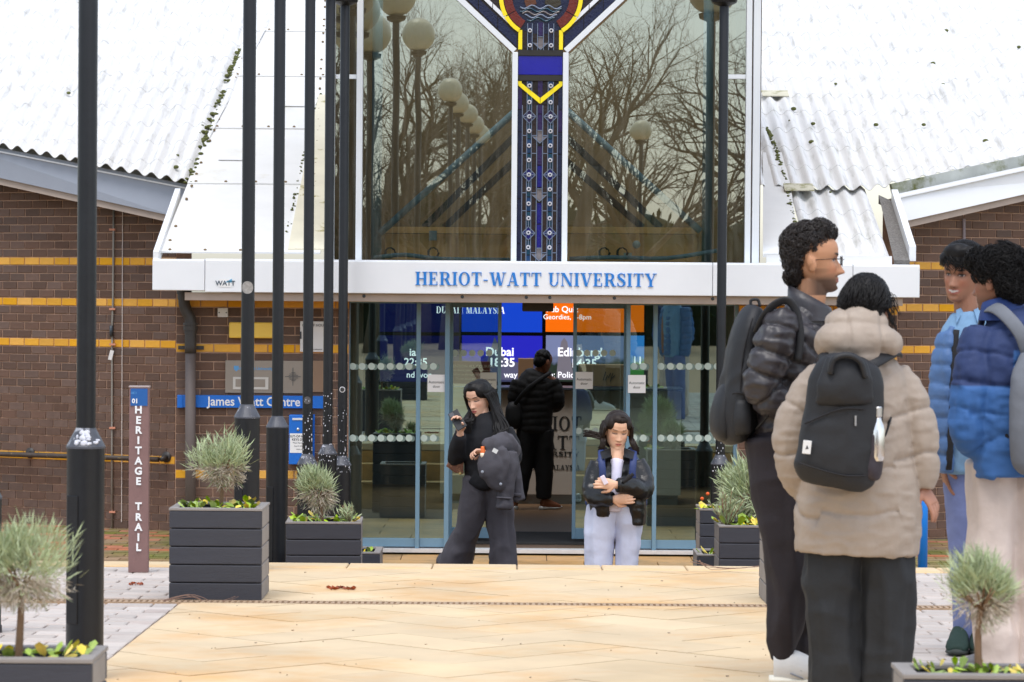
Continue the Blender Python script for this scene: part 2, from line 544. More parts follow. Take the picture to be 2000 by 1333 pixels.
# upper walkway: bedding, then every slab and block laid on it
wk = MB()
for a, b in ((-40, 5), (5, 17.5)):
    wk.add([(-14, a, zt(a) - .012), (14, a, zt(a) - .012), (14, b, zt(b) - .012), (-14, b, zt(b) - .012),
            (-14, a, zt(a) - .2), (14, a, zt(a) - .2), (14, b, zt(b) - .2), (-14, b, zt(b) - .2)],
           [(0, 1, 2, 3), (0, 4, 5, 1), (1, 5, 6, 2), (2, 6, 7, 3), (3, 7, 4, 0)])
walk = struct(wk.build('walkway', m_bed))

def clip(poly, ax, val, keep_less):
    out = []
    n = len(poly)
    for i in range(n):
        a, b = poly[i], poly[(i + 1) % n]
        ia = (a[ax] <= val) == keep_less or a[ax] == val
        ib = (b[ax] <= val) == keep_less or b[ax] == val
        if ia: out.append(a)
        if ia != ib:
            t = (val - a[ax]) / (b[ax] - a[ax])
            out.append((a[0] + (b[0] - a[0]) * t, a[1] + (b[1] - a[1]) * t))
    return out
def area(p):
    return abs(sum(p[i][0] * p[(i + 1) % len(p)][1] - p[(i + 1) % len(p)][0] * p[i][1] for i in range(len(p)))) / 2

XL, XR = -1.665, 1.70                          # edges of the cream path
DR0, DR1 = 15.0, 15.14                        # drain channel
NOSE = 17.36
far_slabs = MB()
a_ = .36; jn = .0028
cs, sn = math.cos(PI / 4), math.sin(PI / 4)
for j in range(-40, 60):
    for c in range(-60, 60):
        k = (c - j) % 4
        if k == 0: u0, v0, u1, v1 = c, j, c + 2, j + 1
        elif k == 3: u0, v0, u1, v1 = c, j, c + 1, j + 2
        else: continue
        q = [(u0 * a_ + jn, v0 * a_ + jn), (u1 * a_ - jn, v0 * a_ + jn), (u1 * a_ - jn, v1 * a_ - jn), (u0 * a_ + jn, v1 * a_ - jn)]
        q = [(u * cs - v * sn, u * sn + v * cs + 13.0) for u, v in q]
        if max(p[1] for p in q) < 4 or min(p[1] for p in q) > NOSE: continue
        q = clip(q, 0, XL + .003, False)
        if len(q) > 2: q = clip(q, 0, XR - .003, True)
        for lo, hi in ((4.0, DR0 - .004), (DR1 + .004, NOSE - .004)):
            r = q
            if len(r) > 2: r = clip(r, 1, lo, False)
            if len(r) > 2: r = clip(r, 1, hi, True)
            if len(r) < 3 or area(r) < .003: continue
            dz = random.uniform(-.0015, .0015)
            mb = far_slabs if max(p[1] for p in r) < 11.2 else MB()
            mb.slab(r, lambda x, y: zt(y) - .05, lambda x, y: zt(y) + dz)
            if mb is not far_slabs: mb.build('paving_slab', m_slab, walk)
far_slabs.build('paving_slabs', m_slab, walk, kind='stuff')

far_blocks = MB(); nb = 0
bw, bd = .24, .16
pm = []
for t in range(4):
    mb = MB(); h = random.uniform(-.001, .001)
    w, d = bw - .009, bd - .009
    mb.add([(-w / 2, -d / 2, -.05), (w / 2, -d / 2, -.05), (w / 2, d / 2, -.05), (-w / 2, d / 2, -.05),
            (-w / 2, -d / 2, -.004), (w / 2, -d / 2, -.004), (w / 2, d / 2, -.004), (-w / 2, d / 2, -.004),
            (-w / 2 + .005, -d / 2 + .005, h), (w / 2 - .005, -d / 2 + .005, h), (w / 2 - .005, d / 2 - .005, h), (-w / 2 + .005, d / 2 - .005, h)],
           [(0, 1, 5, 4), (1, 2, 6, 5), (2, 3, 7, 6), (3, 0, 4, 7), (4, 5, 9, 8), (5, 6, 10, 9), (6, 7, 11, 10), (7, 4, 8, 11), (8, 9, 10, 11)])
    pm.append(mb.mesh('paving_block', m_paver))
slope = (-math.atan(.0161), 0, 0)
for row in range(-44, 27):
    y = 13.0 + (row + .5) * bd
    if y > NOSE - .08 or DR0 - .09 < y < DR1 + .09 or y < 6: continue
    for sd in (-1, 1):
        for k in range(0, 24):
            x = (XL if sd < 0 else XR) + sd * (k * bw + bw / 2 + (bw / 2 if row % 2 else 0) + .004)
            if abs(x) > 6.5: continue
            seen = abs(x) - .12 < 1000 * S(y) and y > 11.3
            if seen:
                inst(random.choice(pm), 'paving_block', (x, y, zt(y) + random.uniform(-.002, .002)), walk, slope); nb += 1
            else:
                far_blocks.box((x, y, zt(y) - .025), (bw - .01, bd - .01, .05))
    if row % 2:                                # half blocks along the edge
        for sd in (-1, 1):
            x = (XL if sd < 0 else XR) + sd * (bw / 4 + .004)
            far_blocks.box((x, y, zt(y) - .025), (bw / 2 - .01, bd - .01, .05))
far_blocks.build('paving_blocks', m_paver, walk, kind='stuff')

# drain channel across the walkway
dr = tag(thing('drain_channel', (0, (DR0 + DR1) / 2, zt(15.07)), 'narrow iron slot drain crossing the cream walkway in front of the planters', 'drain'), 'narrow iron slot drain crossing the cream walkway in front of the planters', 'drain')
ym = (DR0 + DR1) / 2
MB().box((0, ym, zt(ym) - .02), (13, .13, .012)).build('channel_base', m_black, dr)
fr = MB()
for yy in (DR0 + .006, DR1 - .006): fr.box((0, yy, zt(yy) - .008), (13, .012, .02))
fr.build('channel_frame', m_iron, dr)
br = MB()
for i in range(-110, 110): br.box((i * .03, ym, zt(ym) - .006), (.016, .112, .012))
br.build('grating_bars', m_iron, dr, kind='stuff')

# grit, gum and stains trodden into the walkway
gt = MB()
for k in range(130):
    y = 11.4 + 5.9 * random.random() ** 1.3; x = random.uniform(-2.6, 2.6); r = random.choice((.003, .003, .004, .007))
    n_ = 7; gt.slab([(x + r * math.cos(2 * PI * j / n_) * random.uniform(.6, 1.2), y + r * 1.3 * math.sin(2 * PI * j / n_)) for j in range(n_)], lambda a, b: zt(b) + .0005, lambda a, b: zt(b) + .0035)
gt.build('grit', mat('trodden grit', lin(160, 134, 108), .9, rnd=.3), walk, kind='stuff')

# steps down to the court, with a nosing course
st = MB()
H = zt(17.7)
for i, (y0, y1, zz) in enumerate(((17.5, 17.72, H - .075), (17.72, 18.06, H - .2), (18.06, 18.40, H - .37))):
    st.add([(-14, y0, zz), (14, y0, zz), (14, y1, zz), (-14, y1, zz), (14, y1, -.2), (-14, y1, -.2), (-14, y0, -.2), (14, y0, -.2)], [(0, 1, 2, 3), (3, 2, 4, 5), (0, 3, 5, 6), (1, 7, 4, 2)])
steps = struct(st.build('steps', m_tan))
nm = MB(); nm.add(*(lambda w, d, h: ([(-w, -d, -h), (w, -d, -h), (w, d, -h), (-w, d, -h), (-w, -d, -.006), (w, -d, -.006), (w, d, -.006), (-w, d, -.006), (-w + .006, -d + .006, 0), (w - .006, -d + .006, 0), (w - .006, d - .006, 0), (-w + .006, d - .006, 0)],
      [(0, 1, 5, 4), (1, 2, 6, 5), (2, 3, 7, 6), (3, 0, 4, 7), (4, 5, 9, 8), (5, 6, 10, 9), (6, 7, 11, 10), (7, 4, 8, 11), (8, 9, 10, 11)]))(.247, .172, .07))
nme = nm.mesh('nosing_slab', m_slab)
for i in range(-9, 9):
    inst(nme, 'nosing_slab', (i * .5 + .29, NOSE + .175, zt(NOSE + .175) + .004), steps, slope)

# lower court
ct = MB()
for a, b in ((18.4, 25), (25, 40)):
    ct.add([(-16, a, zc(a) - .012), (16, a, zc(a) - .012), (16, b, zc(b) - .012), (-16, b, zc(b) - .012)], [(0, 1, 2, 3)])
court = struct(ct.build('court', m_bed2))
CXL, CXR = -1.62, 1.75
for r in range(0, 10):
    for k in range(-4, 5):
        w, d = .60, .45
        x = k * w + (.3 if r % 2 else 0); y0 = 24.72 - (r + 1) * d
        q = clip([(x - w / 2 + .004, y0 + .004), (x + w / 2 - .004, y0 + .004), (x + w / 2 - .004, y0 + d - .004), (x - w / 2 + .004, y0 + d - .004)], 0, CXL, False)
        if len(q) > 2: q = clip(q, 0, CXR, True)
        if len(q) > 2:
            MB().slab(q, lambda xx, yy: zc(yy) - .04, lambda xx, yy: zc(yy)).build('court_slab', m_tan, court)
cb, cr = MB(), MB()
for r in range(0, 66):
    y = 18.55 + r * .16
    for sd in (-1, 1):
        for k in range(0, 30):
            x = (CXL if sd < 0 else CXR) + sd * (k * .24 + .12 + (.12 if r % 2 else 0))
            tgt = cr if (r % 9 == 4 or (r > 40 and (k * 7 + r * 3) % 5 == 0 and sd < 0 and k > 5)) else cb
            tgt.box((x, y, zc(y) - .025 + random.uniform(-.002, .002)), (.231, .151, .05))
cb.build('mossy_blocks', m_court, court, kind='stuff')
cr.build('red_blocks', m_red, court, kind='stuff')
# ------------------------------------------------------------------ the building
YW = 24.70                                     # face of the entrance wall and doors
YF = 24.22                                     # face of the white fascia
m_brick = mat('brown brick', lin(103, 80, 68), .85, rnd=.21, var=.16, vscale=14, bump=.35, bscale=140)
m_ybrick = mat('yellow brick', lin(226, 166, 48), .8, rnd=.10, var=.10, vscale=16, bump=.3, bscale=140)
m_plinth = mat('purple engineering brick', lin(88, 76, 84), .7, rnd=.15, var=.12, vscale=14, bump=.2, bscale=120)
m_mortar = mat('mortar', lin(186, 152, 130), .95, var=.2, vscale=10, bump=.3, bscale=200)
m_white = mat('white painted metal', (.80, .82, .85), .42, var=.03, vscale=2.5, bump=.05, bscale=4)
m_grey = mat('grey painted fascia', lin(150, 156, 168), .5, var=.06, vscale=2.0, bump=.05, bscale=4)
m_frame = mat('white window frame', (.76, .80, .84), .4, var=.03, vscale=3)
m_sheet = mat('white roof sheet', (.70, .70, .695), .75, var=.05, vscale=5, col2=lin(116, 114, 98), c2scale=2.2, c2lo=.52, c2hi=.78, alpha2=.6, stretch=(9, .9, .9), bump=.12, bscale=50)
m_panel = mat('white flat roof panel', (.70, .70, .69), .7, var=.05, vscale=3, col2=lin(180, 170, 130), c2scale=1.6, c2lo=.62, c2hi=.8, alpha2=.5, bump=.1, bscale=30)
m_moss = mat('moss', (.10, .11, .03), .95, var=.4, vscale=40, bump=.6, bscale=80)
m_beige = mat('beige soffit board', lin(168, 152, 140), .7, var=.12, vscale=5)
m_gravel = mat('gutter gravel', (.16, .15, .14), .95, var=.5, vscale=60, bump=.9, bscale=60)
m_blueal = mat('blue grey aluminium', lin(112, 146, 168), .38, var=.04, vscale=4)
m_dkal = mat('dark aluminium', lin(58, 66, 74), .4, var=.08, vscale=5)
m_bsign = mat('sign blue', lin(20, 108, 205), .4, var=.03)
m_blet = mat('letter blue', lin(28, 122, 206), .4)
m_wht = mat('white print', (.82, .82, .82), .6)
m_ink = mat('black print', (.03, .03, .03), .6)
m_gbay = glass_mat('atrium glass', (.68, .80, .76), .27, (.90, .98, .94), wave=.12, dirt=.10)
m_gdoor = glass_mat('door glass', (.56, .80, .75), .26, (.72, 1, .94), wave=.05, dirt=.03)

SHW = {}
def brick_mesh(L, key, m, hgt=.065):
    if key not in SHW:
        res = []
        for t in range(3):
            mb = MB(); w, h, d = L / 2 - .005, hgt / 2, .05
            j = lambda: random.uniform(-.0012, .0012)
            c = .003
            mb.add([(-w + j(), 0, -h + j()), (w + j(), 0, -h + j()), (w + j(), 0, h + j()), (-w + j(), 0, h + j())] +
                   [(-w - .0, d, -h), (w, d, -h), (w, d, h), (-w, d, h)] +
                   [(-w + c, -c, -h + c), (w - c, -c, -h + c), (w - c, -c, h - c), (-w + c, -c, h - c)],
                   [(8, 9, 10, 11), (0, 1, 9, 8), (1, 2, 10, 9), (2, 3, 11, 10), (3, 0, 8, 11), (4, 5, 1, 0), (5, 6, 2, 1), (6, 7, 3, 2), (7, 4, 0, 3)])
            res.append(mb.mesh('brick', m))
        SHW[key] = res
    return SHW[key]

def brick_wall(root, wall, A, dirx, L, z0, nc, length, yellow, top, seen, maxn, plinth=0, off=0.0):
    """courses of bricks along A + dirx*l; `seen(l, z)` picks those built singly; the rest are joined"""
    dirx = V(dirx); nrm = V((dirx.y, -dirx.x, 0))
    if nrm.y > 0: nrm = -nrm
    ang = math.atan2(dirx.y, dirx.x)
    rz = ang if abs(ang) < PI / 2 else ang - PI
    rest = {}
    cand = []
    for c in range(nc):
        z = z0 + c * .075 + .0375
        mk = 'y' if c in yellow else ('p' if c < plinth else 'b')
        n = int(length / L) + 2
        for k in range(n):
            l0 = k * L - (L / 2 if (c + off) % 2 else 0) ; l1 = l0 + L
            l0c, l1c = max(l0, 0), min(l1, length)
            if l1c - l0c < .03: continue
            lm = (l0c + l1c) / 2
            if z + .02 > top(lm): continue
            cand.append((c, mk, l0c, l1c, lm, z))
    mm = {'y': m_ybrick, 'b': m_brick, 'p': m_plinth}
    single = [q for q in cand if q[3] - q[2] > L - .01 and seen(q[4], q[5])]
    single = set(single[-maxn:] if len(single) > maxn else single)
    for q in cand:
        c, mk, l0, l1, lm, z = q
        p = A + dirx * lm; p = V((p.x, p.y, z)) + nrm * random.uniform(.0, .0025)
        if q in single:
            inst(random.choice(brick_mesh(L, (round(L, 3), mk), mm[mk])), 'brick', p, wall, (0, 0, rz))
        else:
            rest.setdefault(mk, MB()).box(p - nrm * .02, (l1 - l0 - .01, .046, .065), Matrix.Rotation(rz, 3, 'Z'))
    for mk, mb in rest.items():
        mb.build({'y': 'yellow_bricks', 'b': 'brown_bricks', 'p': 'plinth_bricks'}[mk], mm[mk], wall, kind='stuff')
    return len(single)

bld = thing('university_building', (0, YW, zc(25)), 'brick university entrance building with white fascia, glazed gable and sliding glass doors', 'building')
Z0 = zc(25) - .01

# --- front brick piers either side of the doors
XFL, XFR = P(343, 750, YW).x, P(681, 750, YW).x
ztop = P(500, 578, YW).z
wl = MB(); wl.box(((XFL + XFR) / 2, YW + 1.195, (Z0 + ztop) / 2), (XFR - XFL, 2.38, ztop - Z0 + .04))
wl = wl.build('front_wall', m_mortar, bld)
zy = P(510, 593, YW).z                          # centre of the upper yellow course
zbase = zy - .0375 - .075 * 29
brick_wall(bld, wl, V((XFR, YW, 0)), (-1, 0, 0), .225, zbase, 31, XFR - XFL, {29, 24, 10}, lambda l: ztop + .03, lambda l, z: z > Z0, 260, off=0)
XGL, XGR = P(1442, 750, YW).x, P(1752, 750, YW).x
w2 = MB(); w2.box(((XGL + XGR) / 2, YW + 1.195, (Z0 + ztop) / 2), (XGR - XGL, 2.38, ztop - Z0 + .04))
w2 = w2.build('front_wall', m_mortar, bld)
brick_wall(bld, w2, V((XGL, YW, 0)), (1, 0, 0), .225, zbase - .02, 31, XGR - XGL, {29, 24, 10}, lambda l: ztop + .03, lambda l, z: l < .45 and z > Z0, 60)

# --- white fascia in five folded panels, lettering on the middle one
def fascia_z(x):                                # it sags a little towards the right
    return 0.0
zf1, zf0 = P(900, 512, YF).z, P(900, 575, YF).z
seams = [297, 400, 676, 1392, 1666, 1797]
fps = []
for i in range(5):
    xa, xb = P(seams[i], 540, YF).x, P(seams[i + 1], 540, YF).x
    dzl = .02 if i < 2 else 0.0
    mb = MB(); zt_ = zf1 - (.004 if i in (0, 4) else 0); zb_ = zf0 + (.012 if i == 0 else 0)
    n = 10
    for k in range(n):                          # thin metal, very slightly dished
        pass
    mb.box(((xa + xb) / 2, YF + .05, (zt_ + zb_) / 2), (xb - xa - .004, .10, zt_ - zb_))
    mb.box(((xa + xb) / 2, YF + .10, zt_ + .004), (xb - xa - .004, .19, .012))
    fps.append(mb.build('fascia_panel', m_white, bld, bevel=.006))
zl = P(1046, 559, YF).z; xl0 = P(811, 546, YF).x; xl1 = P(1282, 546, YF).x
serif_letters('HERIOT-WATT UNIVERSITY', 26 * S(YF), xl1 - xl0, xl0, zl, YF, 'letter', m_blet, fps[2], depth=.008)
# soffit board under the fascia with its screws
sf = MB(); xa, xb = P(372, 575, YW).x, P(1750, 575, YW).x
sf.box(((xa + xb) / 2, YF + .26, zf0 - .035), (xb - xa, .44, .066))
sfo = sf.build('soffit_board', m_beige, bld, bevel=.004)
sc = MB()
for px in (711, 903, 1028, 1074, 1200, 1392): 
    q = P(px, 577, YF + .04); sc.ell((q.x, YF + .04, zf0 - .022), (.014, .006, .014))
sc.build('screws', m_dkal, sfo, True, kind='stuff')
# small sticker on the fascia
stk = MB(); rect(stk, 428, 545, 452, 561, YF - .003, .002); stk = stk.build('sticker', m_wht, fps[1])
q = P(440, 554, YF - .004); text('WATT', .055, 'sticker_text', mat('sticker ink', lin(60, 75, 90)), stk, (q.x, YF - .0045, q.z), .0006, .001, sx=1.0)
mb = MB(); q = P(447, 549, YF); mb.prism([(q.x - .03, q.z - .012), (q.x + .025, q.z - .012), (q.x + .025, q.z + .018)], YF - .0048, YF - .0042); mb.build('sticker_mark', mat('sticker blue', lin(80, 170, 210)), stk)

# --- canopy roof left of the glazing: flat white panels in courses
def zr(y): return P(1000, 490, 24.5).z + .355 * (y - 24.5)      # roof plane
def ray_roof(px, py):
    """where a photo pixel meets the roof plane"""
    d = fwd + r2 * ((px - 1000) / FPX) - u2 * ((py - 666.5) / FPX)
    z0 = P(1000, 490, 24.5).z
    t = (z0 - .355 * 24.5 - CAM.z) / (d.z - .355 * d.y)
    return CAM + d * t
cl = [(312, 494), (366, 360), (410, 252), (452, 150), (478, 62), (500, 0)]
crr = [(626, 494), (632, 360), (638, 252), (642, 150), (647, 62), (650, 0)]
m_bolt = mat('roof bolt', lin(120, 100, 70), .7)
for i in range(len(cl)):
    a0, b0 = ray_roof(*cl[i]), ray_roof(*crr[i])
    if i + 1 < len(cl): a1, b1 = ray_roof(*cl[i + 1]), ray_roof(*crr[i + 1])
    else: a1, b1 = a0 + V((.35, 4, 1.42)), b0 + V((.05, 4, 1.42))
    b0.y, b0.z = a0.y, a0.z; b1.y, b1.z = a1.y, a1.z
    sl = V((0, 1, .355)).normalized(); nn = V((0, -.355, 1)).normalized()
    a1o, b1o = a1 + sl * .05, b1 + sl * .05
    lo, hi = nn * .012, nn * .004
    mb = MB(); mb.add([a0 + lo, b0 + lo, b1o + hi - nn * .006, a1o + hi - nn * .006, a0 - nn * .002, b0 - nn * .002, b1o - nn * .01, a1o - nn * .01],
                      [(0, 1, 2, 3), (7, 6, 5, 4), (0, 4, 5, 1), (1, 5, 6, 2), (2, 6, 7, 3), (3, 7, 4, 0)])
    pn = mb.build('roof_panel', m_panel, bld)
    bo = MB()
    for k in range(5):
        for e in (0, 1):
            if k in (2,) and e: continue
            p = (a0.lerp(b0, .06 + .22 * k) if e == 0 else a0.lerp(a1, .15 + .2 * k) + V((.05, 0, 0))) + nn * .014 + sl * (.04 if e == 0 else 0)
            bo.ell(p, (.014, .014, .012), nu=8, nv=5)
            if e: bo.ell(b0.lerp(b1, .15 + .2 * k) + nn * .014 - V((.08, 0, 0)), (.014, .014, .012), nu=8, nv=5)
    bo.build('bolts', m_bolt, pn, True, kind='stuff')
    if i in (1, 2):                              # small riveted patch plates
        p = (a0 + b0) / 2 * .55 + (a1 + b1) / 2 * .45 - V((.25 if i == 1 else -.2, 0, 0)) + nn * .016
        MB().box(p, (.26, .19, .006), Matrix.Rotation(math.atan(.355), 3, 'X')).build('patch_plate', m_panel, pn)
# moss and dirt lines down the roof joints
def moss_line(pts, n, spread, parent, big=1.0):
    mb = MB()
    pts = [ray_roof(*p) for p in pts]
    for _ in range(n):
        t = random.random() * (len(pts) - 1); i = int(t); p = pts[i].lerp(pts[i + 1], t - i)
        r = random.uniform(.008, .026) * big
        mb.ell(p + V((random.gauss(0, spread), 0, random.uniform(0, .012))), (r * random.uniform(.6, 1.3), r * 1.6, r * .7), nu=7, nv=4)
    return mb.build('moss_line', m_moss, parent, True, kind='stuff')
moss_line([(364, 362), (408, 252), (448, 150), (470, 95)], 120, .018, bld)
moss_line([(556, 470), (590, 330), (610, 230), (627, 185)], 110, .008, bld, .6)
# flashing beside the glazing, verge trim, gutter
q0, q1, q2, q3 = ray_roof(562, 492), ray_roof(640, 492), ray_roof(648, 190), ray_roof(622, 190)
k = V((0, 0, .025))
MB().add([q0 + k, q1 + k, q2 + k, q3 + k, q0, q1, q2, q3], [(0, 1, 2, 3), (0, 4, 5, 1), (3, 2, 6, 7), (0, 3, 7, 4)]).build('flashing', mat('stained flashing', lin(214, 208, 186), .7, var=.1, vscale=3, col2=lin(150, 140, 80), c2scale=2.5, c2lo=.6), bld)
def verge(p0, p1, w, h, m):
    a, b = ray_roof(*p0), ray_roof(*p1)
    t = (b - a); s_ = V((w, 0, 0)); hh = V((0, 0, h))
    return MB().add([a - hh, a + s_ - hh, b + s_ - hh, b - hh, a + hh, a + s_ + hh, b + s_ + hh, b + hh],
                    [(3, 2, 1, 0), (4, 5, 6, 7), (0, 1, 5, 4), (1, 2, 6, 5), (2, 3, 7, 6), (3, 0, 4, 7)]).build('verge_trim', m, bld)
verge((299, 506), (342, 382), .045, .06, m_white)
verge((1776, 496), (1741, 384), .055, .06, m_white)
gz = zf1 - .03
for xa, xb, mm_ in ((303, 640, m_moss), (1490, 1790, m_gravel)):
    a, b = P(xa, 505, YF + .3).x, P(xb, 505, YF + .3).x
    MB().box(((a + b) / 2, YF + .28, gz - .06), (b - a, .34, .07)).build('gutter', mat('gutter dirt', (.03, .028, .02), .95, var=.4, vscale=30, bump=.6), bld)

# corrugated roof sheets, in overlapping courses
PITCH, AMP = .146, .024
def corr(x): return AMP * math.cos(2 * PI * x / PITCH)
def corr_courses(root, x0, x1, ylow, rows, rowlen, name='roof_sheet', off=0.0, thick=.006):
    """courses running up the roof plane between x0 and x1; ylow(x) is the lower (eaves) edge"""
    nn = V((0, -.335, .942)); st_ = PITCH / 12
    n = int((x1 - x0) / st_) + 1
    xs = [x0 + i * (x1 - x0) / (n - 1) for i in range(n)]
    ymin = min(ylow(x) for x in xs)
    for r in range(rows):
        ya, yb = ymin + r * rowlen, ymin + (r + 1) * rowlen + .06
        mb = MB(); vs, fs = [], []
        run = []
        for x in xs:
            lo = max(ya, ylow(x))
            run.append(None if lo >= yb - .02 else lo)
        for i, x in enumerate(xs):
            lo = run[i] if run[i] is not None else yb
            lift_lo, lift_hi = .007, .001
            for y, f in ((lo, lift_lo * (1 - (lo - ya) / rowlen)), (yb, lift_hi)):
                p = V((x, y, zr(y) + off)) + nn * (corr(x) + f)
                vs += [p, p - nn * thick]
        for i in range(n - 1):
            if run[i] is None and run[i + 1] is None: continue
            a = i * 4; b = a + 4
            fs += [(a, b, b + 2, a + 2), (a + 1, a + 3, b + 3, b + 1), (a, a + 1, b + 1, b), (a + 2, b + 2, b + 3, a + 3)]
        if fs: mb.add(vs, fs).build(name, m_sheet, root, smooth=False)

# --- the two brick wings with raking eaves
def wing(side, label):
    w = thing('brick_wing', (side * 4.2, 27.2, Z0), label, 'building', None)
    if side < 0:
        A = V((P(343, 750, 26.85).x, 26.85, 0)); d = V((-.894, .447, 0))
        L = .167; zyb = P(250, 671.5, P(250, 670, 27.1).y).z
        eave = [(366, 356), (-120, 259)]; fas = [(372, 362, 344, 424), (-160, 258, -160, 313)]
        cl_, cols = 14, {}
    else:
        A = V((P(1752, 750, 26.45).x, 26.45, 0)); d = V((.894, .447, 0))
        L = .176; zyb = P(1775, 683, 26.6).z
        eave = [(1703, 368), (2120, 282)]; fas = [(1748, 380, 1770, 432), (2160, 290, 2160, 344)]
    length = 5.6
    # wall core
    nrm = V((d.y, -d.x, 0)); nrm = nrm if nrm.y < 0 else -nrm
    e0, e1 = ray_roof(*eave[0]), ray_roof(*eave[1])
    def ez(l):                                  # underside of the eaves over the wall
        p = A + d * l
        t = (p.x - e0.x) / (e1.x - e0.x)
        return e0.z + (e1.z - e0.z) * t - .17
    zb = zyb - .0375 - .075 * 26
    core = MB()
    a, b = A - nrm * .005, A + d * length - nrm * .005
    k = -nrm * .25
    t0, t1 = ez(0) + .02, ez(length) + .02
    core.add([V((a.x, a.y, Z0 - .1)), V((b.x, b.y, Z0 - .1)), V((b.x, b.y, t1)), V((a.x, a.y, t0)),
              V((a.x, a.y, Z0 - .1)) + k, V((b.x, b.y, Z0 - .1)) + k, V((b.x, b.y, t1)) + k, V((a.x, a.y, t0)) + k],
             [(0, 1, 2, 3), (5, 4, 7, 6), (3, 2, 6, 7), (1, 5, 6, 2), (4, 0, 3, 7)])
    wall = core.build('wing_wall', m_mortar, w)
    nc = 60
    def seen(l, z):
        p = A + d * l
        px = 1000 + p.x / p.y * FPX
        return -20 < px < 2010 and z > Z0
    brick_wall(w, wall, A, d, L, zb, nc, length, {26, 31, 36, 12}, ez, seen, 300, plinth=1)
    # corrugated roof on this side
    if side < 0:
        xa, xb = -7.6, e0.x
        sl = (e1.y - e0.y) / (e1.x - e0.x)
        yl = lambda x: e0.y + sl * (x - e0.x)
        def yl2(x): return yl(x)
        # the sheets stop at the flat panels, whose joint leans inwards up the roof
        corr_courses(w, xa, xb + .42, lambda x: yl(min(x, e0.x)) if x <= e0.x else e0.y + (x - e0.x) * 19.0, 17, .56)
    else:
        sl = (e1.y - e0.y) / (e1.x - e0.x)
        xs0 = ray_roof(1487, 366).x - .02
        corr_courses(w, xs0, 7.8, lambda x: e0.y - (.0 if x > e0.x else 0) if x <= e0.x else e0.y + sl * (x - e0.x), 17, .56)
    # fascia board with a lighter capping, soffit strip below
    fl, fr_ = fas
    def fpt(px, py, Y): return P(px, py, Y)
    Ya, Yb = (26.35, 27.8) if side < 0 else (26.0, 27.12)
    qs = [fpt(fl[0], fl[1], Ya), fpt(fl[2], fl[3], Ya), fpt(fr_[2], fr_[3], Yb), fpt(fr_[0], fr_[1], Yb)]
    bk = V((0, .09, 0))
    order = [0, 1, 2, 3]
    mm_ = m_grey if side < 0 else m_white
    fb = MB().add(qs + [q + bk for q in qs], [(0, 1, 2, 3), (7, 6, 5, 4), (0, 3, 7, 4), (1, 5, 6, 2), (0, 4, 5, 1)] if side > 0 else [(3, 2, 1, 0), (4, 5, 6, 7), (4, 7, 3, 0), (2, 6, 5, 1), (1, 5, 4, 0)])
    fb = fb.build('eaves_fascia', mm_, w)
    cp = MB(); cp.bar(qs[0] + V((0, -.01, -.035)), qs[3] + V((0, -.01, -.035)), .014, .03); cp.build('capping', m_white, fb)
    up = MB(); up.bar(qs[0] + V((0, .2, .02)), qs[3] + V((0, .2, .02)), .16, .03); up.build('gutter_back', mat('mossy gutter', lin(168, 172, 168), .8, var=.2, vscale=4, col2=lin(96, 100, 50), c2scale=3, c2lo=.5), w)
    so = MB(); so.bar(qs[1] + V((0, .06, -.03)), qs[2] + V((0, .06, -.03)), .06, .06); so.build('soffit_strip', m_beige, w)
    jn_ = MB(); t = .33 if side < 0 else .9
    a, b = qs[0].lerp(qs[3], t), qs[1].lerp(qs[2], t)
    jn_.bar(a + V((0, -.004, 0)), b + V((0, -.004, 0)), .012, .006); jn_.build('panel_joint', m_white, fb)
    return w, wall, A, d, nrm
lw_, lwall, LA, LD, LN = wing(-1, 'brown brick wing left of the entrance with yellow brick bands and grey eaves')
rw_, rwall, RA, RD, RN = wing(1, 'brown brick wing behind the group with yellow brick bands and white eaves')
# lower corrugated strip beside the glazing on the right
xs0, xs1 = ray_roof(1570, 440).x, ray_roof(1725, 440).x
y0 = ray_roof(1600, 500).y
corr_courses(bld, ray_roof(1562, 430).x, ray_roof(1716, 430).x, lambda x: y0, 3, .62, off=-.05)
qa, qb = P(1497, 500, y0 - .05), P(1742, 503, y0 - .05)
MB().box(((qa.x + qb.x) / 2, y0 - .04, qa.z - .05), (qb.x - qa.x, .03, .11)).build('eaves_board', m_panel, bld)
qa = [ray_roof(1490, 498), ray_roof(1562, 498), ray_roof(1536, 300), ray_roof(1490, 300)]
MB().add([p + V((0, 0, .01)) for p in qa] + [p - V((0, 0, .02)) for p in qa], [(0, 1, 2, 3), (0, 4, 5, 1), (1, 5, 6, 2)]).build('flashing', m_panel, bld)
moss_line([(1564, 490), (1535, 360), (1515, 290), (1497, 250)], 130, .008, bld, .8)
# rivet plates and moss cushions on the right roof
for px, py in ((1514, 190), (1560, 374)):
    p = ray_roof(px, py) + V((0, 0, .036))
    MB().box(p, (.26, .2, .008), Matrix.Rotation(math.atan(.355), 3, 'X')).build('patch_plate', mat('mossy plate', lin(200, 196, 176), .8, var=.1, col2=lin(120, 118, 60), c2scale=9, c2lo=.5), rw_)
mm2 = MB()
for px, py in ((1588, 246), (1585, 282), (1542, 240), (1632, 168), (1622, 380), (1804, 248), (1822, 128), (1990, 96), (1848, 64), (1842, 169), (1925, 280), (1711, 248), (1550, 217), (390, 265), (347, 308), (344, 331), (395, 250), (397, 262), (134, 186)):
    p = ray_roof(px, py) + V((0, 0, .02)); r = random.uniform(.012, .03)
    mm2.ell(p, (r, r * 1.2, r * .7), nu=8, nv=5)
mm2.build('moss_cushions', m_moss, rw_, True, kind='stuff')
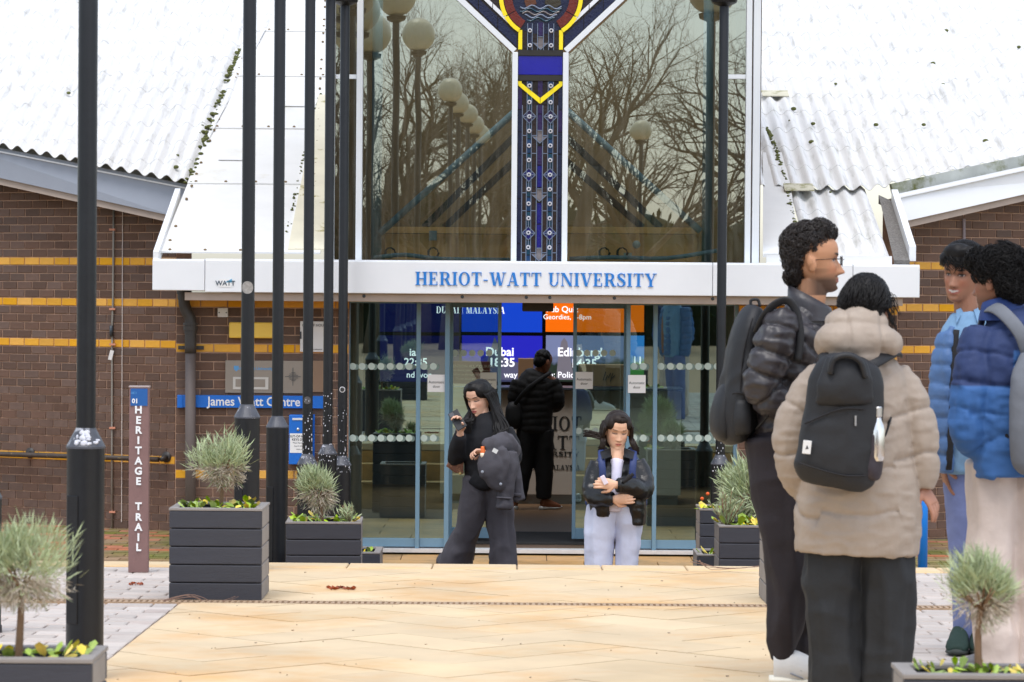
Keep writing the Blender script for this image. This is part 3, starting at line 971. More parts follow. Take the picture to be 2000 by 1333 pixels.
# gutter of gravel beside the lower strip
q = [ray_roof(1716, 372), ray_roof(1742, 384), ray_roof(1777, 499), ray_roof(1746, 499)]
MB().add([p + V((0, 0, -.04)) for p in q] + [p - V((0, 0, .12)) for p in q], [(0, 3, 2, 1), (0, 1, 5, 4), (1, 2, 6, 5), (2, 3, 7, 6)]).build('gravel_gutter', m_gravel, bld)
# ------------------------------------------------------------------ glazed gable above the doors
YB = 24.46
ZS = P(1055, 514, YB).z                         # sill of the glazing
ZT = ZS + 4.3                                   # well above the picture
def bxX(px): return P(px, 260, YB).x
def vbar(mb, xa, xb, z0, z1, Y, d):
    a, b = bxX(xa), bxX(xb)
    mb.box(((a + b) / 2, Y + d / 2, (z0 + z1) / 2), (b - a, d, z1 - z0))
m_steel = mat('blue grey steel', lin(120, 146, 156), .5, var=.08, vscale=5)
m_ply = mat('plywood', lin(232, 176, 112), .7, var=.1, vscale=3, stretch=(1, 1, 8))
m_int = mat('atrium back wall', lin(128, 104, 72), .9, var=.12, vscale=1.2)
m_intd = mat('atrium dark tone', lin(40, 38, 36), .7)
glz = bld
for xa, xb in ((645, 654), (696, 708), (999.5, 1010.5), (1098.5, 1109.5), (1405, 1417), (1456, 1467), (1470, 1484)):
    mb = MB(); 
    top = P(1055, 103, YB).z if 990 < xa < 1110 else ZT
    vbar(mb, xa, xb, ZS, top, YB - .03, .10)
    mb.build('mullion', m_frame, bld, bevel=.004)
for xa, xb in ((655, 695.5), (1417.5, 1455.5)):
    mb = MB(); z = P(xa, 150, YB).z; a, b = bxX(xa), bxX(xb); mb.box(((a + b) / 2, YB + .02, z), (b - a, .06, .035)); mb.build('transom', m_frame, bld)
for sx in (-1, 1):
    a = P(1055 + sx * 49.8, 100, YB); b = P(1055 + sx * 49.8 + sx * 214, -100, YB)
    mb = MB(); mb.bar(V((a.x, YB + .02, a.z)), V((b.x + sx * .8, YB + .02, b.z + .75)), .046, .10); mb.build('raking_bar', m_frame, bld)
for xa, xb in ((655, 695.5), (708.5, 999), (1110, 1404.5), (1417.5, 1455.5)):
    mb = MB(); a, b = bxX(xa), bxX(xb)
    ym_ = YB + .012
    if xa == 708.5: q_ = [(a, ym_ + .011, ZS), (b, ym_ - .011, ZS), (b, ym_ - .011, P(1000, 106, YB).z), (a, ym_ + .011, P(1000, -171, YB).z)]
    elif xa == 1110: q_ = [(a, ym_ - .006, ZS), (b, ym_ + .006, ZS), (b, ym_ + .006, P(1000, -171, YB).z), (a, ym_ - .006, P(1000, 106, YB).z)]
    else: q_ = [(a, ym_, ZS), (b, ym_, ZS), (b, ym_, ZT), (a, ym_, ZT)]
    mb.add(q_, [(0, 1, 2, 3)])
    mb.build('window_pane', m_gbay, bld)
MB().box((bxX(1065), YB + .03, ZS - .03), (bxX(1484) - bxX(645), .12, .05)).build('window_sill', m_frame, bld)

# --- stained glass strip: every pane a piece of its own, lead between
def sg(name, r, g, b, ro=.22): return mat(name, lin(r, g, b), ro, var=.25, vscale=25, bump=.25, bscale=60, spec=.35)
g_blue, g_navy, g_purp = sg('blue glass', 20, 20, 112), sg('navy glass', 26, 32, 62), sg('purple glass', 44, 30, 78)
g_teal, g_brown, g_red = sg('teal glass', 18, 66, 88), sg('brown glass', 44, 32, 30), sg('oxblood glass', 104, 38, 30)
g_yel, g_wht, g_grey = mat('yellow glass', lin(250, 226, 14), .35), mat('white glass', (.8, .82, .86), .35), sg('grey textured glass', 116, 110, 112)
m_lead = mat('lead came', lin(112, 124, 146), .5, metal=.2)
lead = MB()
col_z0, col_z1 = ZS, P(1055, 98, YB).z
mb = MB(); a, b = bxX(1010.5), bxX(1098.5)
mb.box(((a + b) / 2, YB + .05, (ZS + ZT) / 2), (b - a, .02, ZT - ZS))
up0 = P(1055, 100, YB)
sgc = mb.build('stained_glass_strip', g_brown, bld)
YS = YB + .03
def pz(py): return P(1055, py, YB).z
def gp(poly, m, name='glass_piece', y=YS, d=.012):
    q = [(bxX(x), pz(y_)) for x, y_ in poly]
    ar = sum(q[k][0] * q[(k + 1) % len(q)][1] - q[(k + 1) % len(q)][0] * q[k][1] for k in range(len(q)))
    if ar < 0: q = q[::-1]
    mb = MB(); mb.prism(q, y - d, y + .005); return mb.build(name, m, sgc)
def gr(x0, y0, x1, y1, m, name='glass_piece', y=YS): return gp([(x0, y0), (x1, y0), (x1, y1), (x0, y1)], m, name, y)
def ld(x0, y0, x1, y1, w=1.5):
    a, b = V((bxX(x0), YS - .016, pz(y0))), V((bxX(x1), YS - .016, pz(y1))); lead.bar(a, b, w * S(YB), .008)
# edge strips
for k in range(8):
    ya, yb = 172 + k * 43.5, 172 + k * 43.5 + 42
    for x0, x1 in ((1011, 1019), (1090, 1098)): gr(x0, ya, x1, min(yb, 514), random.choice([g_navy, g_navy, g_purp]))
# dark panes between
for x0, x1 in ((1021, 1028), (1039, 1047), (1061, 1069), (1081, 1088)):
    for k, (ya, yb) in enumerate(((206, 264), (266, 299), (301, 376), (378, 411), (413, 493), (495, 514))): gr(x0, ya, x1, yb, g_brown)
# teal verticals with diamonds and roundels
m_round = mat('glass roundel', lin(206, 206, 214), .25)
ring = MB()
for cx in (1033.5, 1075):
    for k in range(13):
        ya = 158 + k * 28.4; gr(cx - 4, ya + 1, cx + 4, min(ya + 27.4, 514), g_teal if k % 2 else sg('deep teal glass', 24, 62, 104))
    for yd in (228, 342, 456):
        gp([(cx - 13, yd), (cx, yd - 13), (cx + 13, yd), (cx, yd + 13)], g_purp if yd < 300 else g_blue, 'diamond_piece', YS - .006)
        for (xa, ya), (xb, yb) in (((-13, 0), (0, -13)), ((0, -13), (13, 0)), ((13, 0), (0, 13)), ((0, 13), (-13, 0)), ((-13, 0), (13, 0)), ((0, -13), (0, -24)), ((0, 13), (0, 24))):
            a, b = V((bxX(cx + xa), YS - .024, pz(yd + ya))), V((bxX(cx + xb), YS - .024, pz(yd + yb))); lead.bar(a, b, 1.4 * S(YB), .008)
    for yd in [60, 89, 168, 200] + [228 + 28.4 * k for k in range(10)]:
        mb = MB(); c = (bxX(cx), YS - .02, pz(yd))
        n = 14; ro, ri = 4.6 * S(YB), 2.3 * S(YB)
        vs = []; fs = []
        for j in range(n):
            an = 2 * PI * j / n
            for r_, yy in ((ro, c[1]), (ro * .8, c[1] - .018), (ri, c[1] - .018), (ri * .8, c[1] - .004)):
                vs.append((c[0] + r_ * math.cos(an), yy, c[2] + r_ * math.sin(an)))
        for j in range(n):
            k2 = (j + 1) % n
            for q in range(3): fs.append((j * 4 + q, k2 * 4 + q, k2 * 4 + q + 1, j * 4 + q + 1))
        mb.add(vs, fs).build('roundel', m_round, sgc)
# centre strip with arrows
for k, (ya, yb) in enumerate(((158, 198), (205, 222), (224, 262), (286, 322), (324, 366), (397, 437), (439, 484))):
    gr(1050, ya, 1059, yb, g_purp if k < 4 else g_blue)
for tip in (97, 280, 394, 510):
    gp([(1050, tip - 25), (1059, tip - 25), (1059, tip - 13), (1068.5, tip - 13), (1054.5, tip), (1040.5, tip - 13), (1050, tip - 13)], g_grey, 'arrow_piece', YS - .005)
    for (xa, ya), (xb, yb) in (((1040.5, tip - 13), (1054.5, tip)), ((1054.5, tip), (1068.5, tip - 13)), ((1050, tip - 25), (1059, tip - 25))):
        a, b = V((bxX(xa), YS - .022, pz(ya))), V((bxX(xb), YS - .022, pz(yb))); lead.bar(a, b, 1.4 * S(YB), .008)
for x in (1020, 1029, 1038, 1048.5, 1060, 1070, 1080, 1089): ld(x, 206 if x not in (1029, 1038, 1070, 1080) else 160, x, 514)
for x in (1029, 1038, 1048.5, 1060, 1070, 1080): ld(x, 46, x, 98)
for y in (265, 300, 377, 412, 494):
    for x0, x1 in ((1020, 1029), (1038, 1048), (1060, 1070), (1080, 1089)): ld(x0, y, x1, y)
# dark cross bars, bright blue pane, yellow chevron
gr(1011, 98, 1098, 109, m_intd, 'cross_bar', YS - .012); gr(1011, 147, 1098, 158, m_intd, 'cross_bar', YS - .012)
gr(1011.5, 110, 1097.5, 146, mat('cobalt glass', lin(14, 8, 150), .15, var=.1, vscale=6), 'glass_piece', YS - .004)
gp([(1011, 167), (1019, 163.5), (1054, 191.5), (1054, 203)], g_yel, 'chevron_piece', YS - .01); gp([(1098, 167), (1090, 163.5), (1055, 191.5), (1055, 203)], g_yel, 'chevron_piece', YS - .01)
gr(1011, 159, 1018, 166, g_yel, y=YS - .008); gr(1091, 159, 1098, 166, g_yel, y=YS - .008)
# above the cross bar: yellow uprights, ring, blue and white raking strips
gr(1011, 59, 1018.5, 97, g_yel, y=YS - .008); gr(1090.5, 59, 1098, 97, g_yel, y=YS - .008)
for cx in (1033.5, 1075): gr(cx - 5.5, 42, cx + 5.5, 97, g_navy)
gr(1050, 44, 1059, 70, g_purp)
RC = (1054.5, -6)
def ringp(r0, r1, a0, a1, m, name, y, n=4):
    o = []
    for i in range(n + 1):
        an = math.radians(a0 + (a1 - a0) * i / n); o.append((RC[0] + r1 * math.cos(an), RC[1] + r1 * math.sin(an)))
    for i in range(n, -1, -1):
        an = math.radians(a0 + (a1 - a0) * i / n); o.append((RC[0] + r0 * math.cos(an), RC[1] + r0 * math.sin(an)))
    gp(o, m, name, y)
for sx in (0, 1):
    for k in range(4):
        a0 = 122 + k * 29
        aa, ab = (a0 + .6, a0 + 28) if sx == 0 else (180 - a0 - 28, 180 - a0 - .6)
        ringp(74, 82, aa, ab, g_yel, 'ring_piece', YS - .014)
        ringp(56, 72.5, aa, ab, g_red, 'ring_piece', YS - .010)
bk = MB(); bk.prism([(bxX(RC[0] + 73 * math.cos(math.radians(t * 15))), pz(RC[1] - 73 * math.sin(math.radians(t * 15)))) for t in range(24)], YS - .004, YS); bk.build('medallion_back', g_navy, sgc)
for k in range(5):                              # waves of pale blue glass in the medallion
    pts = [V((bxX(1014 + i * 4.5), YS - .014, pz(14 + k * 6 + 3.5 * math.sin(i * .9 + k)))) for i in range(19)]
    mb = MB(); mb.tube([p for p in pts if abs((p.x - bxX(RC[0])) / S(YB)) < 52 - k * 6], 1.6 * S(YB), n=6); mb.build('wave_piece', [m_lead, g_teal, g_grey][k % 3], sgc)
gp([(1022, 2), (1040, -18), (1046, 8), (1026, 14)], sg('rust glass', 92, 54, 36), y=YS - .006)
gp([(1066, -20), (1090, -16), (1094, 8), (1076, 20), (1062, 6)], sg('olive glass', 58, 52, 40), y=YS - .006)
for sx in (-1, 1):
    q = lambda d, t: (1054.5 + sx * (44 + d * .72 + t * .73), 99 - d * .0 - t * .68 - d * .10)
    for k in range(4):                           # blue strip along the raking bar, in lengths
        t0, t1 = 2 + k * 52, 2 + k * 52 + 50
        ax = lambda t, w: (1054.5 + sx * (45.5 + t * .727 - w * .0), 97 - t * .686 - w)
        gp([ax(t0, 4), ax(t1, 4), ax(t1, 27), ax(t0, 27)], g_navy, 'raking_piece', YS - .006)
        if k < 3:
            gp([ax(t0 + 14, 34), ax(t1 + 14, 34), ax(t1 + 14, 44), ax(t0 + 14, 44)], g_wht, 'raking_piece', YS - .008)
    bgp = [(1054.5 + sx * 44, 98), (1054.5 + sx * 300, -143), (1054.5, -143), (1054.5, 98)]
    gp(bgp, g_brown, 'backing_glass', YS + .012)
lead.build('lead_lines', m_lead, sgc, kind='stuff')

# --- inside the glazed gable
GX0, GX1 = bxX(640), bxX(1490)
zc_ = ZS + .02
box = MB()
YK = 27.6
box.add([(GX0, YB + .2, zc_), (GX1, YB + .2, zc_), (GX1, YK, zc_), (GX0, YK, zc_), (GX0, YB + .2, ZT), (GX1, YB + .2, ZT), (GX1, YK, ZT), (GX0, YK, ZT)],
        [(0, 1, 2, 3), (3, 2, 6, 7), (0, 3, 7, 4), (2, 1, 5, 6)])
atr = box.build('atrium_interior', m_int, bld)
YI = 25.3
def ip(px, py, Y=YI): return P(px, py, Y)
for (a, b, r, Y) in (((742, 456), (1004, 220), .030, 25.2), ((1106, 215), (1368, 452), .030, 25.2)):
    MB().tube([ip(*a, Y), ip(*b, Y)], r, 12).build('brace', m_steel, atr, True)
for (a, b, Y) in (((828, 445), (1010, 262), 26.6), ((868, 445), (1010, 310), 26.8), ((1100, 262), (1290, 445), 26.6), ((1100, 310), (1255, 445), 26.8)):
    mb = MB(); mb.bar(ip(*a, Y), ip(*b, Y), .06, .08); mb.build('dark_diagonal', m_intd, atr)  # dark bars stand in for shadow and reflection lines behind the braces
for px in (736, 1382):
    p = ip(px, 300); MB().tube([(p.x, YI, zc_), (p.x, YI, ZT - .05)], .045, 14).build('column', m_steel, atr, True)
for xa, xb in ((752, 1000), (1106, 1364)):
    Y = 25.45; mb = MB(); rect(mb, xa, 458, xb, 520, Y, .03); mb.build('plywood_panel', m_ply, atr)
    mb = MB(); rect(mb, xa, 444, xb, 456, Y - .03, .06); mb.build('timber_rail', m_ply, atr)
    for px in ((xa + xb) / 2 + 10, xb - 6):
        mb = MB(); rect(mb, px - 4, 457, px + 4, 516, Y - .02, .02); mb.build('timber_stud', m_ply, atr)
mb = MB(); rect(mb, 838, 451, 853, 470, 25.3, .06); mb.build('switch_box', mat('switch grey', lin(140, 150, 156), .5), atr, bevel=.004)
mb = MB(); q = P(1243, 478, 25.3); mb.ell((q.x, 25.3, q.z), (.035, .03, .035)); q = P(1226, 500, 25.3); mb.box((q.x, 25.3, q.z), (.07, .05, .05)); mb.build('lamp_fitting', mat('grey fitting', lin(170, 180, 176), .5), atr)
for pts in ([(730, 504), (790, 498), (860, 506), (996, 508)], [(1112, 506), (1200, 503), (1300, 505), (1400, 490)]):
    mb = MB(); mb.tube([P(x, y, 24.9) for x, y in pts], .018, 8, 3); mb.build('conduit', m_steel, atr, True)
cab = MB()
for cx in (762, 846, 1180, 1215):
    pts = [P(cx + 12 * math.cos(t * .7) * (1 - t * .02), 494 + 10 * math.sin(t * .7), 25.0 + t * .01) for t in range(18)]
    cab.tube(pts, .006, 5)
cab.build('cables', m_intd, atr, kind='stuff')

# ------------------------------------------------------------------ entrance doors
ZD0, ZD1 = P(1060, 1074, YW).z, P(1060, 590, YW).z
def dX(px, Y=YW): return P(px, 850, Y).x
def frame_bar(xa, xb, z0, z1, Y, d, parent, m=m_blueal, name='frame_bar'):
    a, b = dX(xa, Y), dX(xb, Y); mb = MB(); mb.box(((a + b) / 2, Y + d / 2, (z0 + z1) / 2), (b - a, d, z1 - z0)); return mb.build(name, m, parent, bevel=.002)
hd = frame_bar(679, 1441, ZD1, ZD1 + .06, YW + .03, .16, bld, m_dkal, 'door_header')
screen = bld
def pane(xa, xb, z0, z1, Y, parent):
    a, b = dX(xa, Y), dX(xb, Y)
    return MB().add([(a, Y, z0), (b, Y, z0), (b, Y, z1), (a, Y, z1)], [(0, 1, 2, 3)]).build('glass_pane', m_gdoor, parent)
m_dot, m_dot2 = mat('frosted dot', lin(190, 206, 198), .7), mat('dot reflection', lin(120, 140, 134), .7)
def dots(xa, xb, py, Y, parent, r=6.8, step=18.3, two=True):
    n = int((xb - xa) / step)
    for e in ((0, 1) if two else (0,)):  # second pass paints the dots' double-glazing reflection as darker discs
        mb = MB()
        for k in range(n + 1):
            q = P(xa + k * step + e * 6, py + e * 1.0, Y)
            s_ = [(q.x + r * (1 - .12 * e) * S(Y) * math.cos(2 * PI * j / 16), q.z + r * (1 - .12 * e) * S(Y) * math.sin(2 * PI * j / 16)) for j in range(16)]
            mb.prism(s_, Y - .003 + e * .0015, Y - .0022 + e * .0015)
        mb.build('dot_band', m_dot if e == 0 else m_dot2, parent)
zr0 = ZD0 + .08
for nm_, xa, xb in (('fixed_light', 681, 812), ('fixed_light', 820, 868), ('fixed_light', 1230, 1275), ('fixed_light', 1283, 1433)):
    rail = MB(); a, b = dX(xa), dX(xb); rail.box(((a + b) / 2, YW + .09, ZD0 + .045), (b - a, .05, .07))
    o = rail.build(nm_, m_blueal, bld, bevel=.002)
    MB().box(((a + b) / 2, YW + .09, ZD1 - .012), (b - a, .05, .02)).build('top_rail', m_blueal, o, bevel=.002)
    pane(xa, xb, ZD0 + .075, ZD1 - .02, YW + .09, o)
    for py in (716, 856): dots(xa + 8, xb - 10, py, YW + .085, o)
for xa, xb in ((676, 682), (812, 820), (868, 877), (1222, 1230), (1275, 1283), (1433, 1442)): frame_bar(xa, xb, ZD0, ZD1, YW + .04, .10, bld, name='door_post')
YL = 25.45                                       # sliding leaves stand behind, half open
zl0, zl1 = P(1060, 1052, YL).z, ZD1
for xa, xb, st_l in ((877, 978, 'r'), (1118, 1224, 'l')):
    mb = MB()
    for c0, c1 in ((xa, xa + 7), (xb - 7, xb)):
        a, b = dX(c0, YL), dX(c1, YL); mb.box(((a + b) / 2, YL, (zl0 + zl1) / 2), (b - a, .05, zl1 - zl0))
    a, b = dX(xa + 7.2, YL), dX(xb - 7.2, YL); mb.box(((a + b) / 2, YL, zl0 + .045), (b - a, .048, .09)); mb.box(((a + b) / 2, YL, zl1 - .03), (b - a, .048, .05))
    o = mb.build('sliding_leaf', m_blueal, bld, bevel=.002)
    pane(xa + 7, xb - 7, zl0 + .09, zl1 - .05, YL, o)
    for py, tw in ((690, False), (842, False)): dots(xa + 12, xb - 12, py, YL - .005, o, 6.4, 16.6, tw)
frame_bar(680, 1440, ZD0 - .035, ZD0 - .002, YW + .02, .15, bld, mat('pale threshold', lin(206, 206, 206), .5, var=.1, vscale=20), 'threshold')
mb = MB(); rect(mb, 1020, 592, 1081, 609, YW - .02, .14); mb.build('door_sensor', m_intd, bld, bevel=.01)
mb = MB(); rect(mb, 668, 583, 681, 1076, YW + .02, .12); mb.build('door_jamb', m_dkal, bld)
# paper notices on the glass
for x0, y0, x1, y1, Y in ((835, 732, 870, 766, YW + .06), (938, 728, 970, 760, YL - .03), (1124, 727, 1158, 760, YL - .03), (1226.5, 733, 1261, 768, YW + .03)):
    mb = MB(); rect(mb, x0, y0, x1, y1, Y, .001); pn = mb.build('door_notice', m_wht if x0 != 938 else mat('aged paper', lin(196, 196, 186), .7), bld)
    q = P((x0 + x1) / 2, (y0 + y1) / 2 - 2, Y)
    text('Automatic', .031, 'notice_text', m_ink, pn, (q.x, Y - .0008, q.z), .0003, .0002); text('door', .031, 'notice_text', m_ink, pn, (q.x, Y - .0008, q.z - .036), .0003, .0002)

# ------------------------------------------------------------------ the lobby
LZ = ZD0 - .01
LX0, LX1, LY1 = dX(660), dX(1450), 33.2
m_floor = mat('lobby carpet', lin(120, 92, 64), .6, var=.1, vscale=12)
m_lwall = mat('lobby wall', lin(86, 84, 80), .8, var=.08)
struct(MB().add([(LX0 - 1, YW + .1, LZ), (LX1 + 1, YW + .1, LZ), (LX1 + 1, LY1, LZ), (LX0 - 1, LY1, LZ)], [(0, 1, 2, 3)]).build('lobby_floor', m_floor))
mb = MB()                                       # gap over the desk, added to let sky light brighten the lobby
for ya_, yb_ in ((YW + .3, 28.3), (31.6, LY1)):
    mb.add([(LX0 - 1, ya_, ZD1 + .05), (LX1 + 1, ya_, ZD1 + .05), (LX1 + 1, yb_, ZD1 + .05), (LX0 - 1, yb_, ZD1 + .05)], [(3, 2, 1, 0)])
struct(mb.build('lobby_ceiling', m_lwall))
mb = MB().add([(LX0 - 1, LY1, LZ), (LX1 + 1, LY1, LZ), (LX1 + 1, LY1, ZD1 + .06), (LX0 - 1, LY1, ZD1 + .06)], [(0, 1, 2, 3)])
mb.add([(LX0 - 1, YW + .3, LZ), (LX0 - 1, LY1, LZ), (LX0 - 1, LY1, ZD1 + .06), (LX0 - 1, YW + .3, ZD1 + .06)], [(0, 1, 2, 3)])
mb.add([(LX1 + 1, YW + .3, LZ), (LX1 + 1, LY1, LZ), (LX1 + 1, LY1, ZD1 + .06), (LX1 + 1, YW + .3, ZD1 + .06)], [(3, 2, 1, 0)])
struct(mb.build('lobby_wall', m_lwall))
q0, q1 = dX(930, 26), dX(1180, 26)
tag(MB().box(((q0 + q1) / 2, 25.9, LZ + .008), (q1 - q0, 1.2, .016)).build('door_mat', mat('mat grey', lin(64, 62, 60), .95, var=.2, vscale=60, bump=.5), at=((q0 + q1) / 2, 25.9, LZ)), 'dark grey entrance mat just inside the sliding doors', 'mat')

YSC = 32.4                                      # video wall
def em(name, c, s_=1.0): return mat(name, c, .5, emit=s_)
e_blue, e_dblue, e_or, e_wht = em('screen blue', lin(20, 66, 196), .55), em('screen deep blue', lin(24, 22, 170), .55), em('screen orange', lin(232, 104, 10), .6), em('screen white', (.8, .8, .85), .8)
e_navy = em('screen navy', lin(16, 20, 92), .3)
m_bez = mat('screen bezel', (.012, .012, .014), .35)
def scr_mat(name, top, bot, zc0, zh):
    m = bpy.data.materials.new(name); m.use_nodes = True; n, l = m.node_tree.nodes, m.node_tree.links
    b = n['Principled BSDF']; b.inputs['Roughness'].default_value = .3
    tc = n.new('ShaderNodeTexCoord'); sx = n.new('ShaderNodeSeparateXYZ'); l.new(tc.outputs['Generated'], sx.inputs[0])
    no = n.new('ShaderNodeTexNoise'); no.inputs['Scale'].default_value = 6; l.new(tc.outputs['Generated'], no.inputs['Vector'])
    ad = n.new('ShaderNodeMath'); ad.operation = 'MULTIPLY_ADD'; ad.inputs[1].default_value = .45; l.new(no.outputs['Fac'], ad.inputs[0]); l.new(sx.outputs['Z'], ad.inputs[2])
    cr = n.new('ShaderNodeValToRGB'); l.new(ad.outputs[0], cr.inputs[0])
    cr.color_ramp.elements[0].position = .62; cr.color_ramp.elements[0].color = (*bot, 1); cr.color_ramp.elements[1].position = .78; cr.color_ramp.elements[1].color = (*top, 1)
    l.new(cr.outputs[0], b.inputs['Base Color']); l.new(cr.outputs[0], b.inputs['Emission Color']); b.inputs['Emission Strength'].default_value = .5
    return m
e_pic1 = scr_mat('screen skyline picture', lin(40, 40, 190), lin(60, 64, 96), 0, 0)
e_pic2 = scr_mat('screen park picture', lin(120, 130, 170), lin(40, 52, 44), 0, 0)
e_pic3 = scr_mat('screen field picture', lin(60, 140, 226), lin(52, 120, 46), 0, 0)
scols = [(742, 897), (902, 1059), (1066, 1222), (1229, 1258)]
scs = {}
desc = {(0, 0): ('blue wall screen reading Dubai and Malaysia, above the clock screens', e_navy), (0, 1): ('plain bright blue wall screen above the Dubai clock', e_blue), (0, 2): ('orange wall screen advertising the pub quiz', e_or), (0, 3): ('orange wall screen above the field picture', e_or),
        (1, 0): ('deep blue wall screen at the end of the clock row', e_navy), (1, 1): ('wall screen showing Dubai and the time 18:35', e_pic1), (1, 2): ('wall screen showing Edinburgh and the time 14:35 over a statue', e_pic2), (1, 3): ('wall screen showing a green field and a bright sky', e_pic3)}
for r, (ya, yb) in enumerate(((556, 649), (656, 746))):
    for c, (xa, xb) in enumerate(scols):
        lb, m_ = desc[(r, c)]
        q = P((xa + xb) / 2, yb, YSC)
        t = thing('wall_screen', (q.x, YSC, q.z), lb, 'screen', 'screens of the video wall')
        mb = MB(); rect(mb, xa - 3.4, ya - 3.4, xb + 3.4, yb + 3.4, YSC, .06, dy=.004); mb.build('bezel', m_bez, t)
        mb = MB(); rect(mb, xa, ya, xb, yb, YSC, .003); mb.build('display', m_, t); scs[(r, c)] = t
def stx(body, px, py, hpx, t, bold=.0, m_=None, al='CENTER'):
    q = P(px, py, YSC); text(body, hpx * 1.38 * S(YSC), 'screen_text', m_ or e_wht, t, (q.x, YSC - .002, q.z), .0008, bold, al)
gl, wd_ = serif_line('DUBAI | MALAYSIA', 13 * S(YSC))
q = P(852, 612, YSC); serif_letters('DUBAI | MALAYSIA', 13 * S(YSC), 134 * S(YSC), q.x, q.z, YSC, 'screen_text', e_wht, scs[(0, 0)], .002, True)
stx('Pub Quiz', 1098, 605, 12, scs[(0, 2)], .001); stx('Geordies, 6-8pm', 1108, 620, 10, scs[(0, 2)])
stx('Dubai', 976, 688, 17, scs[(1, 1)], .003); stx('18:35', 980, 709, 17, scs[(1, 1)], .003)
stx('Edinburgh', 1136, 689, 17, scs[(1, 2)], .003); stx('14:35', 1140, 711, 17, scs[(1, 2)], .003)
stx('11', 1245, 705, 15, scs[(1, 3)], .002)
stx('22:35', 812, 708, 15, scs[(1, 0)], .002); stx('ia', 806, 689, 15, scs[(1, 0)], .002); stx('nd wor', 818, 733, 12, scs[(1, 0)], .001)
stx('way un', 1008, 733, 12, scs[(1, 1)], .001); stx('th: Police', 1098, 733, 12, scs[(1, 2)], .001)
# skyline and statue shapes on the two picture screens
for poly, scn, nm_, cc in (([(940, 742), (966, 658), (986, 700), (1056, 724), (1056, 742)], (1, 1), 'screen_skyline', lin(92, 92, 120)),
                          ([(1086, 742), (1090, 700), (1096, 668), (1102, 660), (1108, 668), (1112, 690), (1122, 742)], (1, 2), 'screen_statue', lin(122, 118, 130))):
    mb = MB(); pp = [(P(x, y, YSC).x, P(x, y, YSC).z) for x, y in poly]
    ar = sum(pp[k][0] * pp[(k + 1) % len(pp)][1] - pp[(k + 1) % len(pp)][0] * pp[k][1] for k in range(len(pp)))
    mb.prism(pp if ar > 0 else pp[::-1], YSC - .0012, YSC - .0004); mb.build(nm_, em(nm_, cc, .45), scs[scn])

YD = 30.2                                       # reception desk
xd0, xd1 = P(860, 870, YD).x, P(1330, 870, YD).x; zd = P(1060, 757, YD).z
dk = thing('reception_desk', ((xd0 + xd1) / 2, YD, LZ), 'pale reception desk with black university lettering, under the wall screens', 'desk')
mb = MB(); mb.box(((xd0 + xd1) / 2, YD + .3, (LZ + .1 + zd - .03) / 2), (xd1 - xd0, .6, zd - LZ - .13)); mb.build('desk_front', mat('desk laminate', lin(206, 196, 184), .45, var=.03), dk)
MB().box(((xd0 + xd1) / 2, YD + .33, LZ + .05), (xd1 - xd0 - .05, .56, .10)).build('kick_plate', mat('kick steel', lin(150, 150, 148), .35, metal=.3), dk)
MB().box(((xd0 + xd1) / 2, YD + .27, zd - .012), (xd1 - xd0 + .04, .7, .024)).build('desk_top', m_dkal, dk, bevel=.003)
for s_, x0, w, py, h in (('HERIOT', 1008, 128, 840, 27), ('WATT', 1028, 104, 878, 27), ('UNIVERSITY', 1020, 112, 891, 9), ('DUBAI | MALAYSIA', 1015, 118, 917, 9)):
    q = P(x0, py, YD); serif_letters(s_, h * S(YD), w * S(YD), q.x, q.z, YD - .001, 'desk_lettering', m_ink, dk, .004, True)
# things on the desk
def box_thing(name, x0, y0, x1, y1, Y, d, m_, label, cat):
    mb = MB(); rect(mb, x0, y0, x1, y1, Y, d); q = P((x0 + x1) / 2, y1, Y)
    return tag(mb.build(name, m_, at=(q.x, Y, q.z), bevel=.004), label, cat)
m_card = mat('cardboard', lin(150, 116, 84), .85, var=.08)
o = box_thing('courier_notice', 880, 706, 957, 755, 30.05, .012, mat('oxblood board', lin(120, 52, 44), .5), 'oxblood notice board for couriers standing on the reception desk', 'notice')
for k, (s_, h) in enumerate((('ATTENTION ALL COURIERS', 5.5), ('We cannot take deliveries here', 4), ('Deliver to the correct building', 4), ('Do not leave any parcels', 4))):
    q = P(918, 716 + k * 8, 30.05); text(s_, h * 1.4 * S(30), 'notice_text', mat('pale print', lin(214, 180, 160)), o, (q.x, 30.047, q.z), .0006)
box_thing('parcel', 1012, 701, 1042, 755, 30.35, .25, m_card, 'small cardboard parcel on the desk beside the standing visitor', 'parcel')
o = box_thing('printer_box', 1131, 713, 1222, 755, 30.3, .35, m_card, 'wide cardboard box with two slanted letter strokes, on the desk', 'box')
for k, (dx_, z0_, z1_) in enumerate(((0, -9, 12), (4, -9, 3), (10, -3, 9), (14, -12, 9), (18, -3, 3))):
    mb = MB(); a, b = P(1180 + dx_ - 2, 736 + -z0_ * .8, 30.295), P(1180 + dx_ + 3, 736 - z1_ * .8, 30.295); mb.bar(a, b, .008, .003); mb.build('box_print', m_ink, o)

